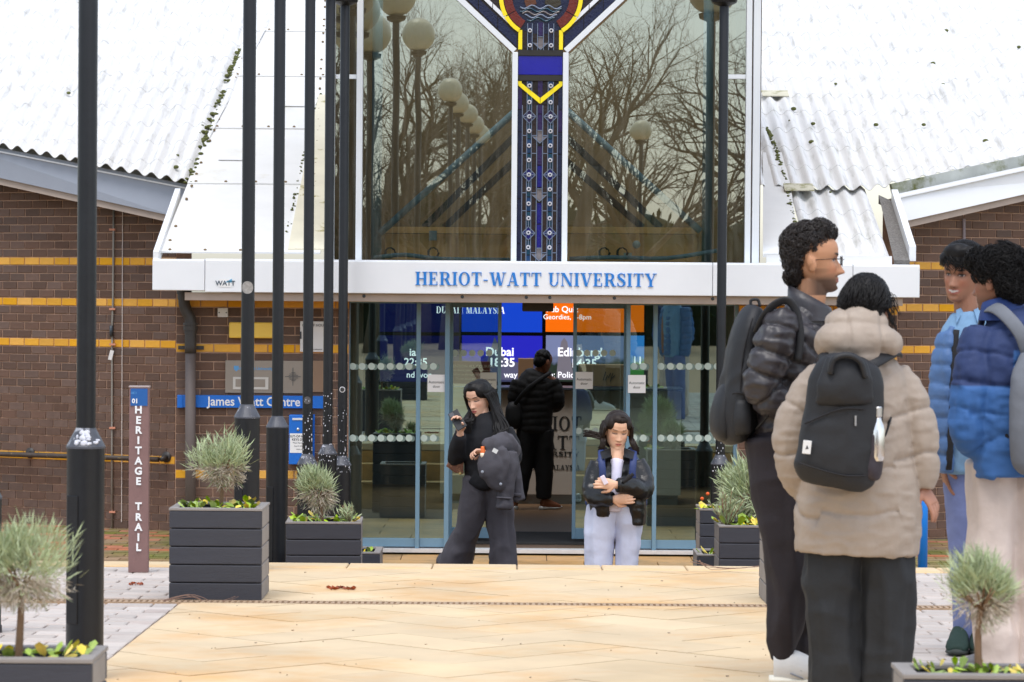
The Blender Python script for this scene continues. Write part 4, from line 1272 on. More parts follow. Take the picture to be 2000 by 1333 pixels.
# ------------------------------------------------------------------ fittings on the walls
m_iron2 = mat('black cast iron', lin(58, 54, 52), .5, var=.12, vscale=8)
m_pipe = mat('grey brown pipe', lin(98, 88, 84), .6, var=.05)
dp = thing('downpipe', (P(370, 1000, YW).x, YW - .08, Z0), 'brown rainwater downpipe on the brick pier under the left end of the fascia', 'pipe')
Yp = YW - .09
MB().tube([P(372, 690, Yp), P(372, 1060, Yp)], 10.3 * S(Yp), 14).build('pipe', m_pipe, dp, True)
MB().tube([P(360, 572, Yp), P(360, 594, Yp), P(366, 612, Yp), P(372, 628, Yp), P(372, 690, Yp)], [11.5 * S(Yp)] * 5, 14, 4).build('swan_neck', m_iron2, dp, True)
for x, y0, y1, r in ((359.5, 568, 575, 15), (360, 575, 586, 13), (372, 631, 636, 14.5), (372, 637, 646, 14), (372, 648, 652, 12.5)):
    a, b = P(x, y1, Yp), P(x, y0, Yp); c = MB(); c.lathe([(r * S(Yp), 0), (r * S(Yp), b.z - a.z)], (a.x, Yp, a.z), 16); c.build('collar', m_iron2, dp)
mb = MB(); rect(mb, 348, 676, 398, 683, Yp + .06, .012); mb.build('pipe_bracket', m_iron2, dp)
def wallbox(name, x0, y0, x1, y1, d, m_, label, cat, Y=YW, bev=.004):
    mb = MB(); rect(mb, x0, y0, x1, y1, Y - d - .004, d); q = P((x0 + x1) / 2, y1, Y)
    return tag(mb.build(name, m_, at=(q.x, Y - d, q.z), bevel=bev), label, cat)
m_enam = mat('white enamel', (.74, .74, .75), .45, var=.03)
o = wallbox('junction_box', 425, 602, 445, 620, .03, m_enam, 'small square white junction box high on the brick pier', 'box')
for px in (428, 442):
    q = P(px, 611, YW - .035); MB().ell((q.x, YW - .035, q.z), (.006, .003, .006), nu=8, nv=5).build('screw', m_dkal, o)
wallbox('alarm_box', 447, 630, 533, 661, .09, mat('alarm yellow', lin(240, 200, 84), .45, var=.03), 'yellow rectangular alarm box on the brick pier', 'box', bev=.012)
o = wallbox('notice_cabinet', 586, 628, 634, 688, .03, m_enam, 'white out of hours notice cabinet beside the door', 'notice')
q = P(617, 636, YW - .037); text('OUT OF HOURS', .032, 'notice_text', m_ink, o, (q.x - .01, YW - .036, q.z), .0005, sx=.9)
q = P(612, 683, YW - .037); text('ENTRANCE IN OPERATION', .012, 'notice_text', m_ink, o, (q.x, YW - .036, q.z), .0005)
q = P(588, 655, YW); MB().box((q.x, YW - .04, q.z), (.012, .012, .06)).build('latch', m_dkal, o)
m_steelp = mat('brushed steel', lin(158, 148, 138), .38, metal=.55, var=.06, vscale=3)
sp = thing('steel_nameplate', (P(536, 768, YW).x, YW - .02, P(536, 768, YW).z), 'brushed steel plate with letter slot and compass emblem, above the blue name sign', 'plate')
mb = MB(); rect(mb, 440, 705, 598, 768, YW - .02, .016); mb.build('plate', m_steelp, sp)
mb = MB(); rect(mb, 598.5, 705, 634, 766, YW - .024, .02); mb.build('side_plate', mat('bronze plate', lin(150, 124, 104), .4, metal=.5, var=.05), sp)
mb = MB(); rect(mb, 455, 737, 524, 761, YW - .028, .008); fl = mb.build('letter_slot', mat('pale slot frame', lin(206, 202, 196), .4), sp)
mb = MB(); rect(mb, 460, 741, 518, 756, YW - .031, .003); mb.build('slot_flap', m_steelp, fl)
q = P(495, 720.5, YW - .022); text('Heriot-Watt University', .034, 'plate_text', mat('pale blue print', lin(96, 160, 214)), sp, (q.x, YW - .0215, q.z), .0006, .0006)
mb = MB(); q = P(462, 720, YW); mb.prism([(q.x - .02, q.z + .022), (q.x - .02, q.z - .005), (q.x, q.z - .025), (q.x + .02, q.z - .005), (q.x + .02, q.z + .022)], YW - .0222, YW - .0205); mb.build('shield_mark', MATS['pale blue print'], sp)
mb = MB(); c = P(572.5, 736, YW)
for k in range(-3, 4):
    hw = .05 - abs(k) * .011; mb.box((c.x + .004 * (k % 2), YW - .0225, c.z + k * .011), (hw * 2, .003, .0035))
mb.box((c.x, YW - .0235, c.z), (.004, .003, .15)); mb.box((c.x, YW - .0228, c.z), (.13, .003, .004)); mb.build('compass_emblem', m_dkal, sp)
ns = thing('name_sign', (P(489, 797, YW).x, YW - .03, P(489, 797, YW).z), 'blue name sign reading James Watt Centre across the brick pier', 'sign')
mb = MB(); rect(mb, 357, 773, 634, 797, YW - .04, .03); mb.build('sign_board', m_bsign, ns)
mb = MB(); rect(mb, 346, 772, 357, 797, YW - .045, .04); mb.build('sign_end', m_bsign, ns, bevel=.003)
q = P(496, 785.5, YW - .042); text('James Watt Centre', .105, 'sign_text', m_wht, ns, (q.x, YW - .0405, q.z), .0015, .0016, sx=.93)
kb = thing('key_drop_box', (P(590, 908, YW).x, YW - .1, P(590, 908, YW).z), 'blue steel key drop box with white instructions label', 'box')
mb = MB(); rect(mb, 564, 811, 610, 908, YW - .14, .13); mb.build('casing', m_bsign, kb, bevel=.006)
mb = MB(); rect(mb, 611, 810, 614.5, 908, YW - .02, .014); mb.build('back_plate', m_bsign, kb)
mb = MB(); rect(mb, 571, 817, 606, 821, YW - .146, .006); mb.build('slot', m_enam, kb)
q = P(582, 839, YW - .145); MB().ell((q.x, YW - .143, q.z), (.013, .008, .013)).build('lock', mat('chrome', (.7, .7, .7), .2, metal=1.0), kb, True)
mb = MB(); rect(mb, 566, 847, 606, 885, YW - .1425, .0015); lb_ = mb.build('label', m_wht, kb)
for k, (s_, h) in enumerate((('OUT-OF-HOURS', .026), ('KEYS DROP', .026), ('Please deposit your', .015), ('keys in this box', .015), ('thank you', .015))):
    q = P(586, 853 + k * 6.2, YW - .144); text(s_, h, 'label_text', m_ink, lb_, (q.x, YW - .1432, q.z), .0004, .0004 if k < 2 else 0)

# left wing wall: lightning conductor, cable, handrail
def on_left(px, py, out=.02):
    """point on the left wing wall, `out` metres proud of it"""
    d = fwd + r2 * ((px - 1000) / FPX) - u2 * ((py - 666.5) / FPX)
    n = LN; t = (LA - CAM).dot(V((n.x, n.y, 0))) / d.dot(V((n.x, n.y, 0)))
    return CAM + d * t + n * out
def on_right(px, py, out=.02):
    d = fwd + r2 * ((px - 1000) / FPX) - u2 * ((py - 666.5) / FPX)
    t = (RA - CAM).dot(V((RN.x, RN.y, 0))) / d.dot(V((RN.x, RN.y, 0)))
    return CAM + d * t + RN * out
m_cond = mat('grey conductor', lin(150, 146, 138), .6, metal=.2, var=.1)
m_copper = mat('salmon clip', lin(216, 150, 122), .6)
lc = thing('lightning_conductor', on_left(222, 1040), 'grey lightning conductor strip with salmon clips running down the left brick wing', 'conductor')
MB().tube([on_left(224.5, 405), on_left(223, 600), on_left(221, 640), on_left(221.5, 680), on_left(221, 1042)], 2.1 * S(27), 8, 2).build('strip', m_cond, lc, True)
for py in (449, 604, 673, 836, 1000):
    mb = MB(); q = on_left(223, py, .03); mb.box(q, (.055, .02, .018)); mb.build('clip', m_copper, lc)
q = on_left(221, 647, .03); MB().tube([q + V((0, 0, -.05)), q + V((0, 0, .05))], .017, 8).build('test_clamp', m_dkal, lc, True)
q = on_left(221, 694, .035); MB().box(q, (.035, .003, .09), Matrix.Rotation(.25, 3, 'Y')).build('paper_tag', m_wht, lc)
o = MB().tube([on_left(241, 412, .012), on_left(240, 700, .012), on_left(239, 1020, .012)], .005, 6).build('wall_cable', mat('white cable', lin(206, 196, 190), .6), at=on_left(240, 1020))
tag(o, 'thin white cable running down the brick beside the lightning conductor', 'cable')
o = MB().tube([on_right(1881, 428, .015), on_right(1882, 700, .015), on_right(1883, 1040, .015)], .014, 8).build('wall_conduit', mat('lilac conduit', lin(140, 130, 136), .6), at=on_right(1882, 1040))
tag(o, 'grey conduit running down the brick wing behind the group', 'conduit')
hr = thing('handrail', on_left(160, 905), 'dark weathered handrail fixed along the left brick wing', 'handrail')
m_rail = mat('weathered rail', lin(70, 60, 54), .6, var=.3, vscale=25, col2=lin(150, 130, 80), c2scale=18, c2lo=.6)
MB().tube([on_left(-120, 882, .09), on_left(0, 886, .09), on_left(160, 891, .09), on_left(320, 897, .09)], .024, 10).build('rail', m_rail, hr, True)
for px, py in ((60, 889), (326, 897)):
    a, b = on_left(px, py - 4, .0), on_left(px, py, .09); mb = MB(); mb.tube([a, b], .022, 10); mb.tube([a, a + LN * .012], .05, 14); mb.build('rail_bracket', m_iron2, hr, True)
# ------------------------------------------------------------------ lamp posts
m_post = mat('black post paint', (.0065, .0072, .0095), .40, spec=.4, var=.25, vscale=9, bump=.12, bscale=30)
m_cone = mat('scuffed collar paint', lin(70, 72, 80), .42, var=.3, vscale=22, col2=lin(176, 178, 186), c2scale=16, c2lo=.60, c2hi=.68)
m_globe = mat('milky globe', lin(214, 208, 176), .3, spec=.5)
def lamp_post(px, Y, cone_y, gz, label, h=4.7, x=None, name='lamp_post', group='lamp posts along the walkway'):
    x = P(px, 620, Y).x if x is None else x
    t = thing(name, (x, Y, gz), label, 'lamp post', group)
    zb = P(1000, 575, Y).z - (cone_y - 575 + (px - 1000) * -.00785) * S(Y) if cone_y else gz + .9
    sh = .038
    MB().lathe([(.078, gz), (.078, gz + .03), (.0735, gz + .035), (.0735, zb)], (x, Y, 0), 28).build('base', m_post, t, True).modifiers.new('e', 'EDGE_SPLIT').split_angle = .6
    MB().lathe([(.0765, zb), (.0765, zb + .008), (.041, zb + .074), (.0395, zb + .08)], (x, Y, 0), 28).build('collar', m_cone, t)
    MB().lathe([(sh, zb + .08), (sh, gz + h - .2), (.033, gz + h - .19)], (x, Y, 0), 24).build('shaft', m_post, t, True).modifiers.new('e', 'EDGE_SPLIT').split_angle = .6
    MB().lathe([(.034, gz + h - .2), (.10, gz + h - .17), (.11, gz + h - .13), (.06, gz + h - .12)], (x, Y, 0), 20).build('globe_holder', m_post, t)
    MB().ell((x, Y, gz + h + .07), (.205, .205, .205), nu=28, nv=18).build('globe', m_globe, t, True)
    mb = MB(); a = math.radians(235)
    mb.box((x + .072 * math.cos(a), Y + .072 * math.sin(a), (gz + zb) / 2 + .02), (.01, .055, min(.5, zb - gz - .12)), Matrix.Rotation(a, 3, 'Z')); mb.build('access_door', m_post, t, bevel=.003)
    return t, x, zb
posts = []
for px, Y, cy, lab in ((-27, 13.4, 975, 'black lamp post beside the outermost planter, at the walkway edge'),
                       (169, 11.6, 876, 'thick black lamp post with white paint splash on its collar, behind a planter'),
                       (484, 17.15, 817, 'black lamp post with a grey round patch, rising behind the tall square planter'),
                       (543, 19.9, 836, 'black lamp post with tall base, second from the patched post'),
                       (602, 22.0, 908, 'black lamp post with white specks, in front of the blue key box'),
                       (641.5, 23.3, 888, 'slim black lamp post between the speckled post and the door'),
                       (670, 24.02, 910, 'black lamp post with a small round sticker, beside the glass door'),
                       (1409, 23.8, 908, 'lone black lamp post on the far side of the doors, among planters')):
    gz = zt(Y) if Y < 17.4 else zc(Y)
    posts.append(lamp_post(px, Y, cy, gz, lab))
def disc(mb, c, r, ax=-1, n=18):
    mb.prism([(c.x + r * math.cos(2 * PI * j / n), c.z + r * math.sin(2 * PI * j / n)) for j in range(n)], c.y - .001, c.y + .001)
def curved_patch(t, x, Y, z, r, rad, m_, name):
    vs, fs = [], []; n = 9
    for i in range(n):
        for j in range(n):
            u, w = -1 + 2 * j / (n - 1), -1 + 2 * i / (n - 1)
            k = math.sqrt(u * u + w * w)
            if k > 1: u, w = u / k, w / k
            a = u * r / rad
            vs.append((x + (rad + .0015) * math.sin(a), Y - (rad + .0015) * math.cos(a), z + w * r))
    for i in range(n - 1):
        for j in range(n - 1): fs.append((i * n + j, i * n + j + 1, (i + 1) * n + j + 1, (i + 1) * n + j))
    return MB().add(vs, fs).build(name, m_, t, True)
m_patch = mat('grey sticker residue', lin(150, 146, 142), .8, var=.3, vscale=60)
t, x, zb = posts[2]; curved_patch(t, x, 17.15, P(482, 562, 17.15).z, .036, .038, m_patch, 'sticker')
t, x, zb = posts[4]; curved_patch(t, x, 22.0, P(602, 782, 22.0).z, .028, .038, mat('dark residue', lin(84, 82, 84), .8, var=.3, vscale=60), 'sticker')
t, x, zb = posts[6]; s1 = curved_patch(t, x, 24.02, P(668, 761, 24.02).z, .024, .038, mat('sticker pale', lin(206, 206, 210), .6), 'sticker'); curved_patch(t, x, 24.018, P(668, 761, 24.02).z, .017, .0385, m_ink, 'sticker')
m_chip = mat('white paint splash', lin(208, 210, 220), .6)
t, x, zb = posts[1]
mb = MB()
for k in range(26):                             # splash on the collar
    an = random.gauss(-1.35, .28); f = random.uniform(.15, .9); r = .0765 - .036 * f + .002
    mb.ell((x + r * math.cos(an), 11.6 + r * math.sin(an), zb + .008 + .066 * f), (random.uniform(.004, .014), .003, random.uniform(.004, .012)), nu=8, nv=5)
mb.build('paint_splash', m_chip, t, True, kind='stuff')
for i in (4, 5, 6, 7):                            # specks of white paint low on the far posts
    t, x, zb = posts[i]; Y = t.location.y; mb = MB()
    for k in range(46):
        an = random.uniform(-2.7, -.4); z = zb + (random.random() ** 1.6) * .55 - .05
        r = .0388 if z > zb + .085 else .0775 - max(0, min(1, (z - zb) / .075)) * .036
        mb.ell((x + r * math.cos(an), Y + r * math.sin(an), z), (random.uniform(.002, .005), .0015, random.uniform(.002, .008)), nu=6, nv=4)
    mb.build('paint_specks', m_chip, t, True, kind='stuff')
for k, (x, y) in enumerate(((-1.85, 1.4), (-1.9, -1.8), (-1.9, -5), (-1.95, -8.5), (-2.0, -12), (3.2, -10))):
    lamp_post(0, y, None, .74, 'black globe lamp post further back along the approach, mirrored in the glazing', x=x, group='lamp posts mirrored in the glazing')

# ------------------------------------------------------------------ planters
m_wood = mat('charcoal plank', lin(54, 55, 63), .62, rnd=.08, var=.12, vscale=5, bump=.15, bscale=40, stretch=(1, 1, 6))
m_woods = mat('weathered plank end', lin(138, 132, 128), .7, rnd=.08, var=.12, vscale=5)
m_soil = mat('potting soil', (.035, .026, .018), .95, var=.4, vscale=50, bump=.8, bscale=60)
def planter(cx, yf, base, w, d, h, n, label, rot=0.0, sidem=None):
    """front face at depth yf, centre cx"""
    t = thing('planter', (cx, yf + d / 2, base), label, 'planter', 'charcoal plank planters')
    t.rotation_euler = (0, 0, rot)
    bh = h / n; th = .03
    def part(mb, name, m_, bev=0):
        o = bpy.data.objects.new(name, mb.mesh(name, m_)); COL.objects.link(o); o.parent = t
        if bev:
            b = o.modifiers.new('b', 'BEVEL'); b.width = bev; b.segments = 2
        return o
    fb = MB().box((0, 0, 0), (w, th, bh - .004)).mesh('plank', m_wood)
    sb = MB().box((0, 0, 0), (th, d - 2 * th, bh - .004)).mesh('plank', m_woods if sidem is None else sidem)
    for k in range(n):
        z = bh * (k + .5)
        for me, lx, ly in ((fb, 0, -d / 2 + th / 2), (fb, 0, d / 2 - th / 2), (sb, -w / 2 + th / 2, 0), (sb, w / 2 - th / 2, 0)):
            o = bpy.data.objects.new('plank', me); COL.objects.link(o); o.parent = t; o.location = (lx, ly, z)
            b = o.modifiers.new('b', 'BEVEL'); b.width = .005; b.segments = 2
    mb = MB()
    for sx, sy, ww, dd in ((0, -1, w + .006, .045), (0, 1, w + .006, .045), (-1, 0, .045, d - .09), (1, 0, .045, d - .09)):
        mb.box((sx * (w / 2 - .02), sy * (d / 2 - .02), h + .006), (ww, dd, .014))
    part(mb, 'rim', m_woods, .003)
    part(MB().box((0, 0, h - .03), (w - 2 * th, d - 2 * th, .02)), 'soil', m_soil)
    part(MB().box((0, 0, (h - .06) / 2), (w - 2 * th - .002, d - 2 * th - .002, h - .06)), 'liner', m_black)
    return t
# plants
m_lav = mat('lavender green', lin(172, 184, 142), .7, rnd=.2, var=.15, vscale=8)
m_lavd = mat('lavender dry', lin(190, 176, 156), .85, rnd=.2, var=.15, vscale=8)
m_stem = mat('woody stem', lin(126, 98, 74), .85, var=.2, vscale=20)
m_leafA = mat('primrose leaf', lin(150, 178, 52), .5, rnd=.3, var=.15, vscale=10)
m_leafB = mat('yellowed leaf', lin(226, 200, 60), .55, rnd=.2)
m_flow = mat('orange flower', lin(226, 92, 30), .6)
def blade(mb, p, d, L, w):
    d = V(d).normalized(); s_ = d.cross(V((random.gauss(0, 1), random.gauss(0, 1), random.gauss(0, 1)))).normalized()
    b = s_.cross(d) * (L * random.uniform(-.25, .25)); p = V(p)
    m_ = p + d * L * .55 + b * .6; e = p + d * L + b
    mb.add([p - s_ * w * .35, p + s_ * w * .35, m_ + s_ * w * .5, m_ - s_ * w * .5, e], [(0, 1, 2, 3), (3, 2, 4)])
def lavender_ball(c, rx, rz, stem_to, label, n=1500, L=.05, w=.006, dry=.35, light=False, dx=.0):
    """clipped lavender on a bare stem"""
    t = thing('lavender_bush', stem_to, label, 'bush', 'clipped lavender bushes')
    fo, dr_ = MB(), MB()
    lump = [(V((random.gauss(0, 1), random.gauss(0, 1), random.gauss(0, 1))).normalized(), random.uniform(-.3, .35)) for _ in range(14)]
    clump = [(V((random.gauss(0, 1), random.gauss(0, 1), random.gauss(0, 1))).normalized(), random.uniform(.7, 1.22)) for _ in range(46)]
    for k in range(n):
        cd, cf = random.choice(clump); d = (cd + V((random.gauss(0, .3), random.gauss(0, .3), random.gauss(0, .3)))).normalized()
        f = cf * (.25 + .75 * random.random() ** .5) * (1 + sum(a * max(0, d.dot(q) - .6) * 2 for q, a in lump))
        p = V(c) + V((d.x * rx * f, d.y * rx * f, d.z * rz * f))
        low = d.z < -.15 + random.gauss(0, .15)
        q = (d * .8 + V((random.gauss(0, .6), random.gauss(0, .6), .75 if not low else -.05))).normalized()
        if low and random.random() < .92 * (dry / .35): blade(dr_, p, q, L * .8, w * .8)
        else: blade(fo, p, q, L * random.uniform(.6, 1.7), w)
    fo.build('foliage', m_lav, t); dr_.build('dry_foliage', m_lavd, t)
    s0, s1 = V(stem_to), V(c)
    mb = MB(); mid = s0.lerp(s1, .5) + V((random.uniform(-.012, .012), 0, 0))
    mb.tube([s0 - V((0, 0, .03)), mid, s1 - V((0, 0, rz * .3))], [.013, .010, .008], 8, 3)
    for k in range(9):
        d = V((random.gauss(0, 1), random.gauss(0, 1), random.uniform(-.3, .8))).normalized(); mb.tube([s1 - V((0, 0, rz * .55)), s1 + V((d.x * rx * .8, d.y * rx * .8, d.z * rz * .8))], [.005, .003], 5)
    mb.build('stem', m_stem, t, True)
    return t
def lavender_tuft(c, h, spread, label, n=260):
    t = thing('lavender_plant', c, label, 'plant', 'upright lavender plants')
    mb = MB(); st_ = MB()
    for k in range(26):
        d = V((random.gauss(0, spread), random.gauss(0, spread), 1)).normalized(); L = h * random.uniform(.5, 1.1)
        e = V(c) + d * L; st_.tube([V(c) - V((0, 0, .02)), V(c) + d * L * .5, e], [.004, .003, .002], 4)
        for j in range(n // 26):
            p = V(c).lerp(e, random.uniform(.2, 1)); q = (d * .7 + V((random.gauss(0, .6), random.gauss(0, .6), .4))).normalized(); blade(mb, p, q, .045, .007)
    mb.build('foliage', m_lav, t); st_.build('stems', m_stem, t, True, kind='stuff')
    return t
def bedding(cx, cy, z, w, d, n, label, flowers=0, scale=1.0):
    """low leafy plants filling a planter"""
    t = thing('bedding_plant', (cx, cy, z), label, 'plant', 'low leafy plants in the planters')
    a, b = MB(), MB()
    for k in range(n):
        p = V((cx + random.uniform(-w / 2, w / 2), cy + random.uniform(-d / 2, d / 2), z + random.uniform(-.01, .01)))
        an = random.uniform(0, 2 * PI); el = random.uniform(.15, 1.2); L = random.uniform(.045, .085) * scale; wd = L * random.uniform(.4, .6)
        dr_ = V((math.cos(an) * math.cos(el), math.sin(an) * math.cos(el), math.sin(el))); sd = V((-math.sin(an), math.cos(an), 0)); up = sd.cross(dr_)
        mb = b if random.random() < .28 else a
        vs = [p]
        for f, ww, dz in ((.35, .75, -.02), (.7, 1.0, -.06), (1.0, .0, -.2)):
            c_ = p + dr_ * L * f + V((0, 0, dz * L))
            vs += [c_ - sd * wd / 2 * ww + up * .15 * wd, c_, c_ + sd * wd / 2 * ww + up * .15 * wd] if ww else [c_]
        mb.add(vs, [(0, 2, 1), (0, 3, 2), (1, 2, 5, 4), (2, 3, 6, 5), (4, 5, 7), (5, 6, 7)])
    a.build('leaves', m_leafA, t, kind='stuff'); b.build('yellow_leaves', m_leafB, t, kind='stuff')
    if flowers:
        f = MB()
        for k in range(flowers): f.ell((cx + random.uniform(-w / 2, w / 2), cy + random.uniform(-d / 2, d / 2), z + random.uniform(.07, .12)), (.014, .014, .012), nu=7, nv=5)
        f.build('flowers', m_flow, t, True, kind='stuff')
    return t
def X_(px, py, Y): return P(px, py, Y).x

# planter in front of the brick pier, on the upper level
Yp1 = 15.15; c1 = X_(420.5, 1100, Yp1); b1 = zt(15.4); h1 = P(420, 998, Yp1).z - b1
planter(c1, Yp1, b1, 181 * S(Yp1), .47, h1, 5, 'square charcoal planter with lavender ball, standing on the cream walkway edge')
lavender_ball(P(437, 905, 15.38) , .122, .118, (X_(430, 985, 15.38), 15.38, b1 + h1 - .03), 'lavender ball with dry underside in the square planter on the walkway', 3600, .045, .0042)
bedding(c1, 15.38, b1 + h1 + .0, .40, .36, 70, 'yellow-green leafy plants round the stem in the square walkway planter')
# planter by the posts, on the court
Yp2 = 18.62; c2 = X_(629.5, 1060, Yp2); b2 = zc(18.9); h2 = P(630, 1024, Yp2).z - b2
planter(c2, Yp2, b2, 147 * S(Yp2), .47, h2, 8, 'charcoal planter beyond the step, in front of the posts by the glass door', .03)
lavender_ball(P(622, 954, 18.8), .112, .125, (X_(630, 1020, 18.8), 18.8, b2 + h2 - .03), 'round lavender ball in the planter by the posts', 3200, .048, .0048)
lavender_tuft((X_(682, 1020, 18.75), 18.75, b2 + h2 - .02), .13, .45, 'small lavender tuft at the corner of the planter by the posts')
bedding(c2, 18.85, b2 + h2, .40, .36, 64, 'bright green leaves in the planter by the posts')
planter(X_(675, 1090, 19.5), 19.5, zc(19.7), .45, .45, P(720, 1083, 19.5).z - zc(19.7), 5, 'low charcoal planter tucked behind the planter by the posts')
bedding(X_(722, 1083, 19.62), 19.62, P(720, 1083, 19.5).z, .10, .1, 7, 'sprig of green leaves in the low planter behind')
# right of the doors
Yp3 = 18.62; c3 = X_(1478, 1060, Yp3); h3 = P(1440, 1031, Yp3).z - b2
planter(c3, Yp3, b2, 147 * S(Yp3), .47, h3, 8, 'charcoal planter beyond the step, in front of the lone post')
lavender_tuft((X_(1418, 1028, 18.75), 18.75, b2 + h3 - .02), .23, .3, 'tall loose lavender in the planter in front of the lone post', 420)
lavender_ball(P(1467, 965, 18.95), .115, .17, (X_(1468, 1028, 18.95), 18.95, b2 + h3 - .03), 'shaggy pale lavender beside the man in the black jacket', 2000, .075, .007, .12)
bedding(X_(1440, 1030, 18.78), 18.78, b2 + h3 + .005, .26, .22, 40, 'broad yellow-green leaves in the planter in front of the lone post', 0, 1.2)
Yp4 = 20.6; c4 = X_(1432, 1060, Yp4); h4 = P(1400, 998, Yp4).z - zc(20.8)
planter(c4, Yp4, zc(20.8), 131 * S(Yp4), .45, h4, 8, 'charcoal planter with orange flowers, behind the lone post')
bedding(X_(1385, 992, 20.7), 20.7, zc(20.8) + h4, .14, .25, 30, 'leaves with orange flowers in the planter behind the lone post', 2)
lavender_ball(P(1432, 948, 20.85), .095, .13, (X_(1430, 998, 20.85), 20.85, zc(20.8) + h4 - .03), 'grey-green lavender behind the lone post', 1200, .06)
h5 = P(1380, 1087, 19.5).z - zc(19.7)
planter(X_(1430, 1090, 19.5), 19.5, zc(19.7), .46, .45, h5, 5, 'low charcoal planter at the foot of the lone post')
bedding(X_(1384, 1084, 19.6), 19.6, zc(19.7) + h5, .1, .12, 12, 'lime green leaves in the low planter at the foot of the lone post')
c6 = X_(1588, 1100, Yp1); h6 = P(1500, 991, Yp1).z - b1
planter(c6, Yp1, b1, 181 * S(Yp1), .47, h6, 5, 'square charcoal planter partly hidden behind the man in the black jacket')
bedding(c6, 15.38, b1 + h6, .4, .36, 40, 'low leaves in the planter behind the man in the black jacket')
# nearest planters
Yp7 = 8.3; z7 = P(100, 1296, Yp7).z; c7 = X_(179, 1296, Yp7) - .35; b7 = zt(8.5)
planter(c7, Yp7, b7, .70, .32, z7 - b7, 5, 'charcoal planter with lavender ball in front of the thick lamp post')
lavender_ball(P(42, 1116, 8.46), .11, .105, (X_(34, 1288, 8.46), 8.46, z7 - .03), 'soft green lavender ball in front of the thick lamp post', 4200, .036, .0030)
bedding(X_(85, 1290, 8.44), 8.44, z7 + .005, .28, .2, 40, 'yellowing leaves round the lavender in front of the thick lamp post', 0, .9)
Yp8 = 8.15; z8 = P(1850, 1327, Yp8).z
planter(X_(1766, 1327, Yp8) + .40, Yp8, zt(8.3), .80, .26, z8 - zt(8.3), 5, 'charcoal planter in front of the cream trousers')
lavender_ball(P(1918, 1160, 8.28), .085, .085, (X_(1914, 1322, 8.28), 8.28, z8 - .03), 'grey-green lavender ball on a thin stem in front of the cream trousers', 3800, .034, .0028)
bedding(X_(1900, 1320, 8.27), 8.27, z8 + .004, .34, .16, 60, 'small bright leaves in the planter in front of the cream trousers', 0, .6)

# ------------------------------------------------------------------ heritage post, bollard, litter
Yh = 16.9; xh = X_(270.5, 940, Yh); bh_ = zt(Yh)
hp = thing('heritage_post', (xh, Yh, bh_), 'slim rust brown heritage trail post with white vertical letters', 'post')
zt_h = P(270, 757, Yh).z
MB().box((xh, Yh + .03, (bh_ + zt_h) / 2), (38.5 * S(Yh), .06, zt_h - bh_)).build('upright', mat('rust brown metal', lin(128, 98, 94), .7, var=.1, vscale=14, bump=.2, bscale=120), hp, bevel=.004)
MB().box((xh, Yh + .03, zt_h + .004), (40 * S(Yh), .066, .008)).build('cap', mat('cap grey', lin(176, 160, 156), .5), hp)
mb = MB(); rect(mb, 255, 759.5, 288, 793, Yh - .004, .003); pl_ = mb.build('number_plate', mat('plate blue', lin(24, 88, 156), .5), hp)
q = P(264, 784, Yh); text('01', .036, 'plate_text', m_wht, pl_, (q.x, Yh - .0045, q.z), .0005, .001)
q = P(262, 768, Yh); text('1821', .018, 'plate_text', MATS['pale blue print'], pl_, (q.x, Yh - .0045, q.z), .0005)
for chs, ys in (('HERITAGE', (801.5, 821.7, 841, 861, 881, 901, 921, 941)), ('TRAIL', (990, 1011, 1030.6, 1050.5, 1070))):
    for ch, py in zip(chs, ys):
        q = P(270.5, py, Yh); text(ch, 14.5 * 1.38 * S(Yh), 'letter', m_wht, hp, (q.x, Yh - .003, q.z), .003, .0022)
Yb = 23.4; q = P(1802.5, 1040, Yb); bb = zc(Yb)
bo = thing('bollard', (q.x, Yb, bb), 'bright blue metal bollard on the lower court beside the beige coat', 'bollard')
MB().lathe([(.038, bb), (.038, bb + .60), (.034, bb + .615), (.01, bb + .62)], (q.x, Yb, 0), 20).build('tube', mat('bollard blue', lin(12, 128, 226), .4), bo, True)
MB().lathe([(.06, bb), (.055, bb + .012), (.04, bb + .015)], (q.x, Yb, 0), 20).build('foot_plate', MATS['bollard blue'], bo)
m_leaf = mat('dead leaf', lin(150, 72, 38), .8, rnd=.25)
def litter(name, pts, label, cat, m_, r=.02):
    mb = MB()
    for px, py in pts:
        # meet the walkway plane
        d = fwd + r2 * ((px - 1000) / FPX) - u2 * ((py - 666.5) / FPX)
        t_ = (.73 + .0161 * 11.7 - CAM.z) / (d.z + .0161 * d.y); p = CAM + d * t_ + V((0, 0, .006))
        a = random.uniform(0, PI); w = r * random.uniform(.6, 1.2)
        mb.add([p + V((math.cos(a) * w, math.sin(a) * w, .002)), p + V((-math.sin(a) * w * .6, math.cos(a) * w * .6, .012)), p + V((-math.cos(a) * w, -math.sin(a) * w, .004)), p + V((math.sin(a) * w * .6, -math.cos(a) * w * .6, .0)), p + V((0, 0, -.003))],
               [(0, 1, 4), (1, 2, 4), (2, 3, 4), (3, 0, 4)])
    o = mb.build(name, m_, at=p); o['label'] = label; o['category'] = cat; return o
litter('leaf_litter', [(640 + k * 2.1 + random.uniform(-2, 2), 1152 + random.uniform(-2, 1.5)) for k in range(26)], 'small scatter of brown dead leaves on the cream walkway', 'leaves', m_leaf)
litter('leaf_litter', [(254 + k * 2 + random.uniform(-3, 3), 1144 + random.uniform(-2, 2)) for k in range(14)], 'few reddish leaf scraps on the block paving near the heritage post', 'leaves', m_leaf, .012)
